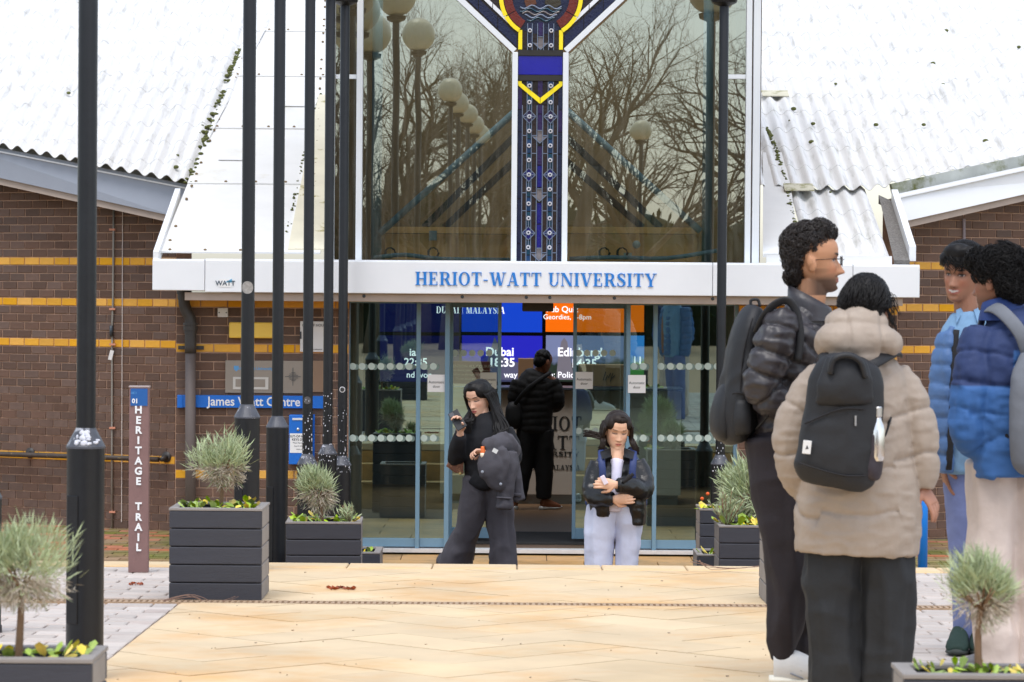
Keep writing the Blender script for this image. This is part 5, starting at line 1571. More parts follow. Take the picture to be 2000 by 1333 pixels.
def twig(name, pts, Y, label, n=4):
    mb = MB()
    for k in range(n):
        ln = [P(x + random.uniform(-14, 14), y + random.uniform(-5, 3), Y) for x, y in pts]; mb.tube(ln, [.0022, .0018, .0012, .0008][:len(ln)] if len(ln) <= 4 else .003, 5, 3)
    o = mb.build(name, mat('bare twig', lin(140, 112, 98), .8), at=P(*pts[0], Y)); tag(o, label, 'twigs'); return o
twig('bare_twigs', [(330, 1176), (375, 1166), (420, 1178), (455, 1170)], 15.1, 'thin bare twigs trailing at the foot of the square walkway planter')
twig('bare_twigs', [(1360, 1098), (1392, 1112), (1440, 1110), (1486, 1106)], 17.3, 'thin bare twigs over the step edge by the low planter')

# ------------------------------------------------------------------ behind the viewpoint: bare trees and a hedge, mirrored in the glazing
m_bark = mat('grey bark', lin(104, 94, 82), .9, var=.25, vscale=8, bump=.5, bscale=20)
def grow(seed, h, thick=.024):
    rs = random.Random(seed); tr, cr_ = MB(), MB()
    def limb(p, d, L, r, lvl):
        pts, rr = [p], [r]; n = 4 if lvl < 3 else 3
        q = V(p); dd = V(d)
        for k in range(n):
            dd = (dd + V((rs.gauss(0, .13 if lvl else .06), rs.gauss(0, .13 if lvl else .06), .06 + rs.gauss(0, .09)))).normalized(); q = q + dd * (L / n); pts.append(V(q)); rr.append(r * (1 - .6 * (k + 1) / n))
        (tr if lvl == 0 else cr_).tube(pts, rr, 8 if lvl == 0 else (5 if lvl < 3 else 3))
        if lvl >= 5: return
        for k in range(5 if lvl < 2 else 4):
            i = rs.randint(max(1, n // 2) if lvl < 1 else 1, n); a = rs.uniform(0, 2 * PI); sp = rs.uniform(.45, .95)
            t_ = (pts[i] - pts[i - 1]).normalized(); s_ = t_.cross(V((math.cos(a), math.sin(a), .3))).normalized()
            limb(pts[i], (t_ * math.cos(sp) + s_ * math.sin(sp)).normalized(), L * rs.uniform(.52, .78), rr[i] * .72, lvl + 1)
    limb(V((0, 0, 0)), V((0, 0, 1)), h * .42, h * thick, 0)
    return tr.mesh('trunk', m_bark, True), cr_.mesh('branches', m_bark, True)
vars_ = [grow(3, 11, .029), grow(8, 10, .022), grow(21, 12, .028)]
for k, (x, y, s_) in enumerate(((2.3, -22, 1.0), (4.3, -25, 1.05), (.6, -31, .95), (-1.6, -25, .85), (-3.4, -21, .85), (-2.6, -34, 1.0), (-4.6, -27, 1.0), (-5.4, -20, .8), (-6.6, -30, .95), (7.2, -29, 1.1), (-9.5, -30, 1), (10.5, -26, 1))):
    t = thing('bare_tree', (x, y, .74), 'bare winter tree beyond the approach, mirrored in the tall glazing', 'tree', 'bare trees mirrored in the glazing')
    t.rotation_euler = (0, 0, k * 1.3); t.scale = (s_, s_, s_)
    for nm_, me in zip(('trunk', 'crown'), vars_[k % 3]):
        o = bpy.data.objects.new(nm_, me); COL.objects.link(o); o.parent = t
hd_ = thing('evergreen_hedge', (0, -36, .7), 'dark evergreen hedge beyond the approach, mirrored in the glazing', 'hedge')
mb = MB()
for k in range(16):
    mb.ell((-24 + k * 3.2, -36 + random.uniform(-1, 1), 1.9), (2.6, 1.5, 2.7 + random.uniform(-.4, .7)), nu=14, nv=9)
m2, co, nr = remesh(mb, .22, 2)
co = co + nr * (vnoise(co * 2.2)[:, None] * .25)
finish(m2, co, 'hedge_core', mat('hedge dark', (.02, .035, .015), .9, var=.3, vscale=3), hd_)
mb = MB()
for k in range(5000):
    i = rng.integers(len(co)); blade(mb, V(co[i]), V(nr[i]) + V((0, 0, .3)), .35, .12)
mb.build('hedge_leaves', mat('hedge leaf', (.04, .07, .02), .7, rnd=.3), hd_, kind='stuff')
# ------------------------------------------------------------------ people
def interp(tab, z):
    xs = np.array([t[0] for t in tab]); ys = np.array([t[1] for t in tab]); return np.interp(z, xs, ys)
HW = [(-.120, .004), (-.117, .022), (-.108, .037), (-.092, .047), (-.07, .055), (-.04, .064), (0, .0715), (.03, .0755), (.06, .073), (.085, .060), (.103, .038), (.113, .016), (.116, .002)]
HF = [(-.120, .062), (-.117, .074), (-.108, .083), (-.092, .086), (-.07, .086), (-.04, .087), (-.015, .086), (0, .084), (.02, .0915), (.045, .092), (.065, .086), (.085, .070), (.103, .044), (.113, .018), (.116, .002)]
HBk = [(-.120, -.05), (-.117, -.04), (-.108, -.02), (-.092, .0), (-.07, .035), (-.04, .068), (0, .092), (.03, .100), (.06, .096), (.085, .078), (.103, .048), (.113, .02), (.116, .002)]
def head_local(jaw=1.0, nose=1.0, lips=1.0):
    nz, na = 84, 96
    zs = np.linspace(-.120, .116, nz); vs = []
    for z in zs:
        w, f, b = interp(HW, z), interp(HF, z), interp(HBk, z)
        if z < -.03: w *= 1 + (jaw - 1) * min(1, (-.03 - z) / .05)
        for j in range(na):
            a = 2 * PI * j / na; s_, c = math.sin(a), math.cos(a)
            e = .86 if c > 0 else 1.0
            x = w * math.copysign(abs(s_) ** e, s_); cy = (f - b) / 2 ; 
            y = -f * c if c > 0 else -b * c
            if b < 0 and c <= 0: y = -(-b) * 1.0 - (f + b) * 0.0 * c
            vs.append((x, y, z))
    v = np.array(vs); x, y, z = v.T
    fr = y < -.02
    G = lambda cx, cz, sx, sz: np.exp(-((x - cx) / sx) ** 2 - ((z - cz) / sz) ** 2) * fr
    d = np.zeros(len(v))
    t = np.clip((.012 - z) / .055, 0, 1)                      # nose ridge grows downwards
    ridge = np.where((z < .014) & (z > -.060), t ** 1.2, 0) * np.clip((z + .058) / .009, 0, 1)
    d += .026 * nose * ridge * np.exp(-(x / (.007 + .006 * t)) ** 2) * fr
    d += .007 * nose * (G(.0125, -.046, .006, .007) + G(-.0125, -.046, .006, .007))
    d += -.012 * (G(.031, -.001, .014, .010) + G(-.031, -.001, .014, .010))
    d += .0055 * (G(.031, -.004, .012, .0065) + G(-.031, -.004, .012, .0065))
    d += .0035 * (G(.028, .020, .020, .007) + G(-.028, .020, .020, .007))
    d += .005 * (G(.045, -.028, .016, .016) + G(-.045, -.028, .016, .016))
    d += .0075 * lips * (G(0, -.0685, .018, .0045) + 1.05 * G(0, -.0795, .016, .005)) - .004 * G(0, -.0735, .024, .0022)
    d += -.004 * G(0, -.090, .02, .006) + .006 * G(0, -.106, .016, .010)
    v[:, 1] -= d
    fs = []
    for i in range(nz - 1):
        for j in range(na): fs.append((i * na + j, i * na + (j + 1) % na, (i + 1) * na + (j + 1) % na, (i + 1) * na + j))
    fs.append(tuple(range(na - 1, -1, -1))); fs.append(tuple((nz - 1) * na + j for j in range(na)))
    return v, fs

def head_matrix(c, yaw, pit=0, rl=0, sc=1.0):
    return Matrix.Translation(V(c)) @ Matrix.Rotation(math.radians(yaw), 4, 'Z') @ Matrix.Rotation(math.radians(pit), 4, 'X') @ Matrix.Rotation(math.radians(rl), 4, 'Y') @ Matrix.Scale(sc, 4)

def add_head(mb, M, **kw):
    v, fs = head_local(**kw)
    mb.add([M @ V(p) for p in v], fs)
    R = M.to_3x3()
    for sx in (-1, 1):
        c = M @ V((sx * .0735, .012, -.014)); mb.ell(c, (.010, .019, .032), R @ Matrix.Rotation(sx * .35, 3, 'Z') @ Matrix.Rotation(-.2, 3, 'X'), 14, 10)
        mb.ell(M @ V((sx * .079, .020, -.004)), (.006, .013, .022), R @ Matrix.Rotation(sx * .6, 3, 'Z'), 12, 8)

def face_colour(co, M, skin, lips=(150, 80, 74), brow=(30, 22, 20), eyes='open', stubble=0.0, smile=False, browt=1.0):
    loc = np.array([M.inverted() @ V(p) for p in co]) if len(co) < 200000 else None
    x, y, z = loc.T; ax = np.abs(x)
    sk = np.array(lin(*skin)); c = np.tile(sk, (len(co), 1))
    near = (np.abs(z) < .13) & (ax < .1) & (np.abs(y) < .14)
    front = near & (y < -.045)
    def paint(mask, col, f):
        nonlocal c
        f = (f * mask)[:, None]; c = c * (1 - f) + np.array(lin(*col)) * f
    sm = lambda v, a, b: np.clip((v - a) / (b - a), 0, 1)
    # warmer cheeks and nose, darker eye sockets
    paint(front, (min(skin[0] + 14, 255), skin[1] - 16, skin[2] - 14), .35 * np.exp(-((ax - .04) / .02) ** 2 - ((z + .035) / .02) ** 2))
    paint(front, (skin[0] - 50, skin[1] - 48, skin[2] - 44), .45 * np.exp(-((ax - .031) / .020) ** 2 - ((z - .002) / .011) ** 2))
    if stubble:
        jawm = near & (z < -.03)
        f = sm(-z, .045, .075) * (1 - .75 * np.exp(-((ax) / .02) ** 2 - ((z + .074) / .012) ** 2) * (y < -.05)) * sm(.05 - y, 0, .06)
        f = np.maximum(f, .9 * np.exp(-((z + .060) / .006) ** 2) * (ax < .03) * (y < -.05)); f = np.maximum(f, .55 * sm(ax, .05, .065) * sm(-z, .0, .04) * (y < .0))
        paint(jawm, (52, 40, 34), f * stubble)
    if smile:
        paint(front, lips, np.clip(1.3 - ((ax / .034) ** 2 + ((z + .074 - ax * .25) / .0125) ** 2), 0, 1)); paint(front, (216, 206, 196), np.clip(2.0 * (1 - ((ax / .027) ** 2 + ((z + .0715 - ax * .22) / .0052) ** 2)), 0, 1))
    else:
        paint(front, lips, np.clip(2.2 * (1 - ((ax / .0245) ** 2 + ((z + .0742) / .0105) ** 2)), 0, 1) * .9); paint(front, (90, 40, 38), np.exp(-((z + .0738) / .0014) ** 2) * (ax < .022))
    paint(front, brow, np.clip(1.6 * (1 - ((ax - .031) / .021) ** 2 - ((z - .0205 - .12 * (ax - .02)) / (.0048 * browt)) ** 2), 0, 1))
    if eyes == 'open':
        paint(front, (222, 214, 206), np.clip(2 * (1 - ((ax - .031) / .0125) ** 2 - ((z + .001) / .0040) ** 2), 0, .55)); paint(front, (30, 20, 16), np.clip(3 * (1 - ((ax - .031) / .0060) ** 2 - ((z + .001) / .0048) ** 2), 0, 1))
        paint(front, (24, 18, 18), np.clip(1.4 * np.exp(-((z - .0050 + 20 * (ax - .031) ** 2) / .0022) ** 2), 0, 1) * (np.abs(ax - .031) < .0165))
    else:
        paint(front, (24, 18, 18), np.clip(1.5 * np.exp(-((z + .0065 - 14 * (ax - .031) ** 2) / .0026) ** 2), 0, 1) * (np.abs(ax - .031) < .0165))
    paint(front, (60, 30, 26), np.exp(-((ax - .0075) / .0035) ** 2 - ((z + .0545) / .003) ** 2) * .8)
    return c

def hand(mb, w, fd, pn, side=1, curl=.5, sc=1.0, fcurl=None, thumb=.6):
    """wrist, finger direction, palm normal; side=+1 puts the thumb at +fd x pn"""
    w, fd = V(w), V(fd).normalized(); pn = V(pn); pn = (pn - fd * pn.dot(fd)).normalized(); sd = fd.cross(pn) * side
    pl = .085 * sc
    mb.tube([w - fd * .03, w, w + fd * pl * .5, w + fd * pl], [(.024 * sc, .019 * sc), (.027 * sc, .018 * sc), (.039 * sc, .016 * sc), (.038 * sc, .013 * sc)], 14, 2, side=sd)
    L = [.074, .082, .077, .060]
    for k in range(4):
        b = w + fd * (pl * (.97 - .03 * abs(k - 1))) + sd * (.027 - .018 * k) * sc
        d = (fd + sd * (.10 - .065 * k)).normalized(); cu = (fcurl[k] if fcurl else curl + .08 * k)
        pts = [b - d * .02]; p = b; pts.append(p)
        for j, fr in enumerate((.45, .32, .23)):
            a = cu * (j + .6) * .75; dd = d * math.cos(a) + pn * math.sin(a); p = p + dd * L[k] * fr * sc; pts.append(p)
        mb.tube(pts, [.0098 * sc, .0098 * sc, .0088 * sc, .0080 * sc, .0062 * sc], 8, 2)
    b = w + fd * pl * .22 + sd * .026 * sc; d = (fd * .65 + sd * .8 + pn * .25).normalized(); d2 = (fd * .9 + sd * .25 + pn * thumb).normalized()
    mb.tube([b - d * .02, b + d * .028 * sc, b + d * .028 * sc + d2 * .034 * sc, b + d * .028 * sc + d2 * .058 * sc], [.0135 * sc, .012 * sc, .0105 * sc, .0075 * sc], 8, 2)

def chain_param(co, chains):
    """distance along the nearest chain for every vertex, and which chain"""
    best = np.full(len(co), 1e9); par = np.zeros(len(co)); wh = np.zeros(len(co), int)
    for ci, pts in enumerate(chains):
        acc = 0.0
        for a, b in zip(pts[:-1], pts[1:]):
            a, b = np.array(a), np.array(b); ab = b - a; L = np.linalg.norm(ab)
            t = np.clip(((co - a) @ ab) / (L * L), 0, 1); dd = np.linalg.norm(co - (a + t[:, None] * ab), axis=1)
            k = dd < best; best[k] = dd[k]; par[k] = acc + t[k] * L; wh[k] = ci; acc += L
    return par, wh, best

def garment(mb, name, m_, parent, voxel=.011, smooth=5, quilt=None, wr=.006, wscale=(9, 9, 16), seed=1, colour=None, folds=0.0):
    """union of the lofts as cloth: quilting seams along the limbs, creases from stretched noise"""
    m2, co, nr = remesh(mb, voxel, smooth)
    base = co.copy()
    if quilt:
        chains, pitch, amp = quilt
        par, wh, _ = chain_param(co, [[tuple(p) for p in c] for c in chains])
        par = par + .012 * vnoise(base * 9, seed + 5)
        fr_ = (par / pitch + .5) % 1.0; ds = np.abs(fr_ - .5) * pitch
        q = np.abs(np.sin(np.pi * (fr_ - .5)))
        near = np.exp(-(ds / .0095) ** 2)
        co = co + nr * (amp * .7 * (np.sqrt(q) - .7) - amp * .55 * near)[:, None]
        near = np.exp(-(ds / .035) ** 2)                                         # puckers beside the seams
        co = co + nr * (near * vnoise(base * np.array((42, 42, 10)), seed) * amp * .5)[:, None]
    if wr:
        n1 = vnoise(base * np.array(wscale) + vnoise(base * 5, seed + 2)[:, None] * .8, seed)
        n2 = vnoise(base * np.array(wscale) * 2.3, seed + 9)
        r = 1 - np.abs(n1) * 2
        co = co + nr * (wr * (.65 * r + .45 * n2))[:, None]
    if folds:
        n3 = vnoise(base * np.array((16, 16, 3.0)), seed + 4); co = co + nr * (folds * (1 - 2 * np.abs(n3)))[:, None]
    vc = colour(base) if colour else None
    return finish(m2, co, name, m_, parent, vc)

def cap_hair(parts, M, m_, parent, voxel=.006, amp=.006, freq=70, curls=0, crad=.008, cut=None, seed=3, name='hair', smooth=2):
    """hair mass from local ellipsoids, curled by noise, with loose curls on top"""
    mb = MB(); R = M.to_3x3()
    for c, r in parts: mb.ell(M @ V(c), r, R, 24, 16)
    m2, co, nr = remesh(mb, voxel, smooth)
    n = vnoise(co * freq, seed); n2 = vnoise(co * freq * .45, seed + 1)
    co2 = co + nr * (amp * (1 - 2 * np.abs(n)) + amp * 1.2 * n2)[:, None]
    o = finish(m2, co2, name, m_, parent)
    if curls:
        cm = MB(); idx = rng.integers(0, len(co), curls)
        for i in idx:
            p, nn = V(co2[i]), V(nr[i])
            if cut and not cut(M.inverted() @ p): continue
            t = nn.cross(V((random.gauss(0, 1), random.gauss(0, 1), random.gauss(0, 1)))).normalized(); b = nn.cross(t)
            rr = crad * random.uniform(.6, 1.3); pts = []
            for k in range(7):
                a = k * .95; pts.append(p + nn * (.003 + k * .0012) + t * rr * math.cos(a) + b * rr * .8 * math.sin(a) + nn * .004 * math.sin(a * .5))
            cm.tube(pts, [.0017, .0018, .0018, .0017, .0015, .0012, .0006], 3)
        cm.build('curls', m_, parent, True, kind='stuff')
    return o

def strands(roots_paths, m_, parent, r=.0028, name='hair_strands'):
    mb = MB()
    for pts in roots_paths: mb.tube(pts, [r * f for f in np.linspace(1.15, .45, len(pts))], 4, 3)
    return mb.build(name, m_, parent, True, kind='stuff')

def shoe(mb_u, mb_s, heel, toe, w=.048, h=.09):
    """upper into mb_u, sole into mb_s; heel and toe are ground points"""
    heel, toe = V(heel), V(toe); d = (toe - heel); L = d.length; d = d / L; sd = V((-d.y, d.x, 0))
    mb_u.tube([heel + d * .01 + V((0, 0, h * .62)), heel + d * L * .25 + V((0, 0, h * .62)), heel + d * L * .5 + V((0, 0, h * .5)), heel + d * L * .78 + V((0, 0, h * .36)), toe - d * .01 + V((0, 0, h * .26))],
              [(w * .6, h * .5), (w * .82, h * .6), (w * .9, h * .48), (w, h * .34), (w * .55, h * .16)], 16, 3, side=sd)
    mb_s.tube([heel - d * .008 + V((0, 0, .018)), heel + d * .03 + V((0, 0, .018)), heel + d * L * .45 + V((0, 0, .016)), heel + d * L * .75 + V((0, 0, .016)), toe + d * .004 + V((0, 0, .022))],
              [(w * .55, .018), (w * .85, .019), (w * .86, .016), (w * 1.04, .017), (w * .5, .012)], 14, 3, side=sd)

def person(px, Y, gz, label):
    return thing('person', (P(px, 900, Y).x, Y, gz), label, 'person')
def JY(Y): return lambda x, y, d=0.0: P(x, y, Y + d)
m_skin = mat('skin', (.5, .35, .25), .5, vcol='Col', var=.04, vscale=30, spec=.4, bump=.05, bscale=300)
m_hairb = mat('black hair', (.008, .007, .007), .5, var=.3, vscale=40, spec=.22)
m_hairc = mat('dark brown curls', (.022, .016, .014), .38, var=.35, vscale=45)
def cloth(name, r, g, b, ro=.8, **k):
    kw = dict(var=.07, vscale=14, bump=.32, bscale=26); kw.update(k); return mat(name, lin(r, g, b, .55 if max(r, g, b) < 72 else .95), ro, **kw)
m_vc = mat('dyed cloth', (.3, .3, .3), .75, vcol='Col', var=.07, vscale=14, bump=.3, bscale=26)
m_puff = cloth('black nylon', 70, 66, 71, .42)
m_blk = cloth('black cloth', 34, 32, 36)
m_bag = cloth('black bag canvas', 36, 37, 42, .6, bump=.2)

def body(t, parts, M, voxel=.0045, hkw={}, **fc):
    """head, neck, hidden trunk and limbs, hands: one skin surface"""
    mb = MB(); add_head(mb, M, **hkw)
    for kind, a in parts:
        if kind == 'tube': mb.tube(*a[0], **a[1])
        else: hand(mb, *a[0], **a[1])
    m2, co, nr = remesh(mb, voxel, 1)
    return finish(m2, co, 'body', m_skin, t, face_colour(co, M, **fc))
def T(pts, rad, n=14, k=3, **kw): return ('tube', ((pts, rad, n, k), kw))
def Hn(*a, **kw): return ('hand', (a, kw))

def collar(t, c, rx, ry, hfun, m_, out=.006, name='collar', n=40):
    """stand-up collar: ring of cloth whose height varies round the neck"""
    vs, fs = [], []; c = V(c)
    for j in range(n):
        a = 2 * PI * j / n; h = hfun(a)
        for k, (f, z) in enumerate(((1.12, -.03), (1.0, h * .5), (.97, h), (.90, h - .004), (.88, -.03))):
            vs.append(c + V((rx * f * math.cos(a), ry * f * math.sin(a), z)))
    for j in range(n):
        j2 = (j + 1) % n
        for k in range(4): fs.append((j * 5 + k, j2 * 5 + k, j2 * 5 + k + 1, j * 5 + k + 1))
    return MB().add(vs, fs).build(name, m_, t, True)

# ---- man in black puffer jacket, in profile
Y = 11.7; J = JY(Y); gz = zt(Y)
man = person(1540, Y, gz, 'tall person with curly hair and glasses in a black puffer jacket, seen in profile')
M = head_matrix(J(1589, 509), 88, -1, 0, 1.06)
neck = [J(1588, 548), J(1583, 585), J(1572, 640)]
body(man, [T(neck, [.060, .060, .064]), T([J(1576, 640), J(1545, 860), J(1540, 900)], [.07, .08, .08]), T([J(1530, 890, -.08), J(1540, 1090, -.08), J(1530, 1300, -.08)], [.06, .05, .03]), T([J(1548, 890, .1), J(1562, 1090, .1), J(1566, 1290, .1)], [.06, .05, .03]),
           T([J(1556, 680), J(1514, 690, -.18), J(1492, 752, -.19), J(1560, 790, -.14)], [.03, .03, .03, .028]), Hn(J(1560, 790, -.14), (1, .2, -.2), (0, 1, 0), curl=.5)],
     M, .0042, dict(jaw=1.03, nose=1.15), skin=(190, 138, 104), lips=(172, 104, 94), eyes='open', stubble=.85, browt=1.25)
cap_hair([((0, .026, .072), (.078, .086, .062)), ((0, -.030, .102), (.056, .044, .040)), ((0, .066, .028), (.066, .044, .072)), ((0, .072, -.040), (.050, .028, .048))], M, m_hairc, man, .005, .007, 48, 2600, .010, lambda p: p.y > -.095)
gm = MB(); R = M.to_3x3()
for sx in (-1, 1):
    gm.tube([M @ V((sx * (.034 + .021 * math.cos(a * PI / 8)), -.103, -.004 + .019 * math.sin(a * PI / 8))) for a in range(17)], .0014, 5)
    gm.tube([M @ V((sx * .056, -.100, .004)), M @ V((sx * .073, -.06, .004)), M @ V((sx * .078, .01, .0))], .0014, 5)
gm.tube([M @ V((-.013, -.106, .0)), M @ V((0, -.114, .003)), M @ V((.013, -.106, .0))], .0014, 5)
gm.build('glasses', mat('glasses wire', (.03, .025, .022), .35, metal=.6), man, True)
arm = [J(1534, 614, -.15), J(1517, 662, -.20), J(1500, 715, -.21), J(1487, 757, -.20), J(1518, 786, -.18), J(1572, 794, -.12)]
tor = [J(1520, 866), J(1528, 790), J(1545, 710), J(1560, 652), J(1570, 622), J(1577, 606)]
mb = MB(); mb.tube(tor, [(.105, .17), (.118, .175), (.130, .19), (.115, .19), (.088, .13), (.070, .085)], 22, 3, side=(1, 0, 0))
mb.tube(arm, [.066, .078, .076, .070, .062, .052], 16, 3)
mb.tube([J(1560, 614, .15), J(1560, 690, .2), J(1560, 780, .18), J(1620, 800, .1)], [.066, .074, .068, .05], 14, 3)
garment(mb, 'puffer_jacket', m_puff, man, .007, 3, ([arm, tor], .085, .014), .009, (13, 13, 24), 3)
collar(man, J(1581, 612), .088, .092, lambda a: .065 - .045 * math.cos(a), m_puff)
mb = MB()
mb.tube([J(1510, 855, -.07), J(1524, 960, -.08), J(1538, 1080, -.09), J(1537, 1170, -.09), J(1530, 1238, -.09), J(1529, 1288, -.09)], [(.105, .10), (.104, .1), (.088, .09), (.074, .08), (.060, .065), (.034, .040)], 18, 3, side=(1, 0, 0))
mb.tube([J(1540, 855, .08), J(1552, 960, .1), J(1562, 1080, .12), J(1566, 1170, .12), J(1566, 1225, .12), J(1567, 1285, .12)], [(.1, .1), (.095, .1), (.08, .09), (.07, .08), (.055, .065), (.036, .045)], 18, 3, side=(1, 0, 0))
mb.ell(J(1518, 862), (.11, .17, .10))
garment(mb, 'trousers', cloth('plum black jersey', 46, 38, 46, .8), man, .009, 3, None, .009, (6, 6, 8), 5, folds=.010)
for d_, nm_ in ((-.09, 'near'), (.14, 'far')):
    a, b = MB(), MB(); g0 = V((P(1502, 1320, Y).x + (.06 if d_ > 0 else 0), Y + d_, gz)); shoe(a, b, g0, g0 + V((.285, -.03, 0)), .052, .115)
    s_ = a.build('shoe', cloth('white mesh trainer', 214, 214, 214, .6), man, True); b.build('sole', mat('white rubber', lin(226, 222, 208), .6), s_, True)
    ln = MB()
    for k in range(4): ln.tube([g0 + V((.07 + k * .04, -.051 - .004, .05 + .012 * (k % 2))), g0 + V((.12 + k * .04, -.054, .03))], .003, 5)
    ln.build('trim', mat('grey trim', lin(130, 136, 146), .5), s_)
bp = thing('backpack', J(1440, 860, .02), 'black backpack hanging on the back of the black puffer jacket', 'backpack')
mb = MB(); bpts = [J(1478, 600), J(1468, 622), J(1457, 670), J(1448, 740), J(1440, 800), J(1438, 845), J(1443, 862)]
mb.tube(bpts, [(.025, .07), (.05, .11), (.066, .135), (.078, .145), (.082, .145), (.072, .135), (.04, .11)], 20, 3, side=(1, 0, 0))
garment(mb, 'main_compartment', m_bag, bp, .011, 4, None, .006, (9, 9, 9), 8, folds=.003)
mb = MB(); mb.tube([J(1424, 752), J(1412, 790), J(1410, 838), J(1420, 856)], [(.03, .10), (.046, .115), (.046, .115), (.03, .09)], 16, 3, side=(1, 0, 0)); garment(mb, 'front_pocket', m_bag, bp, .011, 3, None, .004, (9, 9, 9), 4)
mb = MB(); mb.tube([J(1478, 650, -.16), J(1492, 618, -.195), J(1513, 595, -.205), J(1538, 588, -.205), J(1556, 610, -.21), J(1563, 660, -.222), J(1557, 706, -.228)], [(.005, .017)] * 7, 10, 4, side=(.3, -.8, .5)); mb.build('strap', m_bag, bp, True)

for dd_, pts in ((-.142, [(1470, 622), (1452, 690), (1446, 780), (1452, 850)]), (-.150, [(1430, 770), (1440, 768), (1462, 772), (1476, 780)])):
    mb = MB(); mb.tube([J(x_, y_, dd_) for x_, y_ in pts], .0035, 6, 4); mb.build('seam', m_blk, bp, True)
mb = MB(); mb.tube([J(1452, 782, -.14), J(1450, 820, -.15), J(1452, 848, -.14)], [(.03, .012), (.036, .018), (.03, .012)], 14, 3, side=(1, 0, 0)); mb.build('side_pocket', m_bag, bp, True)
mb = MB(); mb.tube([J(1478, 838, -.15), J(1500, 812, -.2), J(1512, 790, -.215)], [(.008, .003)] * 3, 8, 3); mb.build('lower_strap', m_bag, bp, True)
mb = MB(); mb.tube([J(1470, 604, -.02), J(1466, 588, -.02), J(1480, 586, -.02), J(1484, 600, -.02)], .006, 8, 4); mb.build('grab_loop', m_bag, bp, True)

# ---- person in beige coat, back to the viewer
Y = 11.2; J = JY(Y); gz = zt(Y)
wom = person(1676, Y, gz, 'person in a long beige padded coat and black trousers, seen from behind')
M = head_matrix(J(1696, 600), 150, 4, 0, 1.0)
body(wom, [T([J(1690, 640), J(1684, 680), J(1678, 730)], [.05, .052, .06]), T([J(1678, 730), J(1676, 900), J(1676, 1080)], [.08, .08, .08]), T([J(1640, 1080), J(1632, 1220), J(1632, 1345)], [.06, .05, .03]), T([J(1715, 1080), J(1725, 1220), J(1722, 1345)], [.06, .05, .03]),
           T([J(1678, 760), J(1758, 765), J(1796, 860), J(1799, 946)], [.03, .03, .035, .027]), T([J(1678, 760), J(1596, 765), J(1556, 860), J(1566, 940, .1)], [.03, .03, .035, .027]),
           Hn(J(1800, 950), (.5, -.1, -.8), (-.6, .6, -.3), side=-1, curl=.35, sc=.92)], M, .0045, {}, skin=(172, 124, 102), eyes='open')
cap_hair([((0, .024, .026), (.091, .102, .102)), ((0, .070, -.04), (.085, .058, .08)), ((0, .085, .0), (.08, .05, .06))], M, m_hairb, wom, .006, .0015, 60, 0)
ps = []
for k in range(800):
    a = random.uniform(0, PI * 1.15) - .1; el = random.uniform(-.2, 1.35)
    d = V((math.cos(a) * math.cos(el), math.sin(a) * math.cos(el), math.sin(el)))
    p0 = M @ V((d.x * .092, .024 + d.y * .104, .026 + d.z * .104)); p1 = M @ V((d.x * .088, .07 + d.y * .070, -.01 + d.z * .04)); p2 = M @ V((d.x * .07, .112, -.09 + random.uniform(-.02, .02)))
    ps.append([p0, (p0 + p1) / 2 + (p0 - M @ V((0, .03, 0))).normalized() * .012, p1, p2])
for k in range(40):
    a = random.uniform(-.3, .4); p0 = M @ V((-.09, .02 + random.uniform(-.05, .03), random.uniform(-.06, .06))); ps.append([p0, p0 + V((.012, 0, -.02 + random.uniform(-.02, .02))), p0 + V((.02 + random.uniform(-.01, .014), 0, -.06))])
strands(ps, m_hairb, wom, .0016)
tor = [J(1672, 1084), J(1676, 1000), J(1677, 900), J(1678, 800), J(1677, 735), J(1676, 700), J(1676, 668)]
la = [J(1610, 722), J(1572, 785), J(1546, 855), J(1553, 925, .01), J(1572, 965, .06)]
ra = [J(1746, 722), J(1777, 785), J(1795, 860), J(1802, 915), J(1798, 950)]
mb = MB(); mb.tube(tor, [(.232, .165), (.238, .172), (.212, .165), (.196, .155), (.178, .14), (.140, .115), (.09, .085)], 26, 3, side=(1, 0, 0))
mb.tube(la, [.052, .074, .072, .060, .044], 16, 3); mb.tube(ra, [.052, .074, .072, .062, .046], 16, 3)
m_coat = cloth('beige nylon', 164, 149, 135, .55)
garment(mb, 'padded_coat', m_coat, wom, .007, 3, ([tor, la, ra], .17, .0105), .0045, (10, 10, 26), 12, folds=.0025)
mb = MB(); mb.ell(J(1672, 664, -.10), (.150, .10, .080)); mb.ell(J(1620, 672, -.05), (.060, .10, .058)); mb.ell(J(1728, 672, -.05), (.060, .10, .058)); mb.ell(J(1672, 694, -.12), (.11, .06, .05)); mb.ell(J(1673, 630, -.08), (.118, .085, .062))
garment(mb, 'hood', m_coat, wom, .007, 2, ([[J(1585, 655, -.1), J(1672, 650, -.1), J(1762, 655, -.1)]], .13, .008), .009, (13, 13, 11), 21, folds=.004)
mb = MB(); mb.tube([J(1632, 1060), J(1626, 1180), J(1629, 1290), J(1632, 1352)], [(.11, .11), (.102, .10), (.094, .092), (.092, .09)], 18, 3, side=(1, 0, 0)); mb.tube([J(1724, 1060), J(1732, 1180), J(1728, 1290), J(1724, 1352)], [(.11, .11), (.102, .10), (.094, .092), (.092, .09)], 18, 3, side=(1, 0, 0))
garment(mb, 'trousers', cloth('black twill', 42, 44, 48, .75), wom, .009, 2, None, .007, (7, 7, 9), 31, folds=.014)
for px in (1632, 1724):
    a, b = MB(), MB(); g0 = V((P(px, 1300, Y).x, Y - .08, gz)); shoe(a, b, g0, g0 + V((0, .25, 0)), .045, .09); s_ = a.build('shoe', m_blk, wom, True); b.build('sole', m_blk, s_, True)
bp = thing('backpack', J(1635, 955, -.25), 'black roll-top backpack worn over the beige coat, silver bottle in its side pocket', 'backpack')
D = -.225
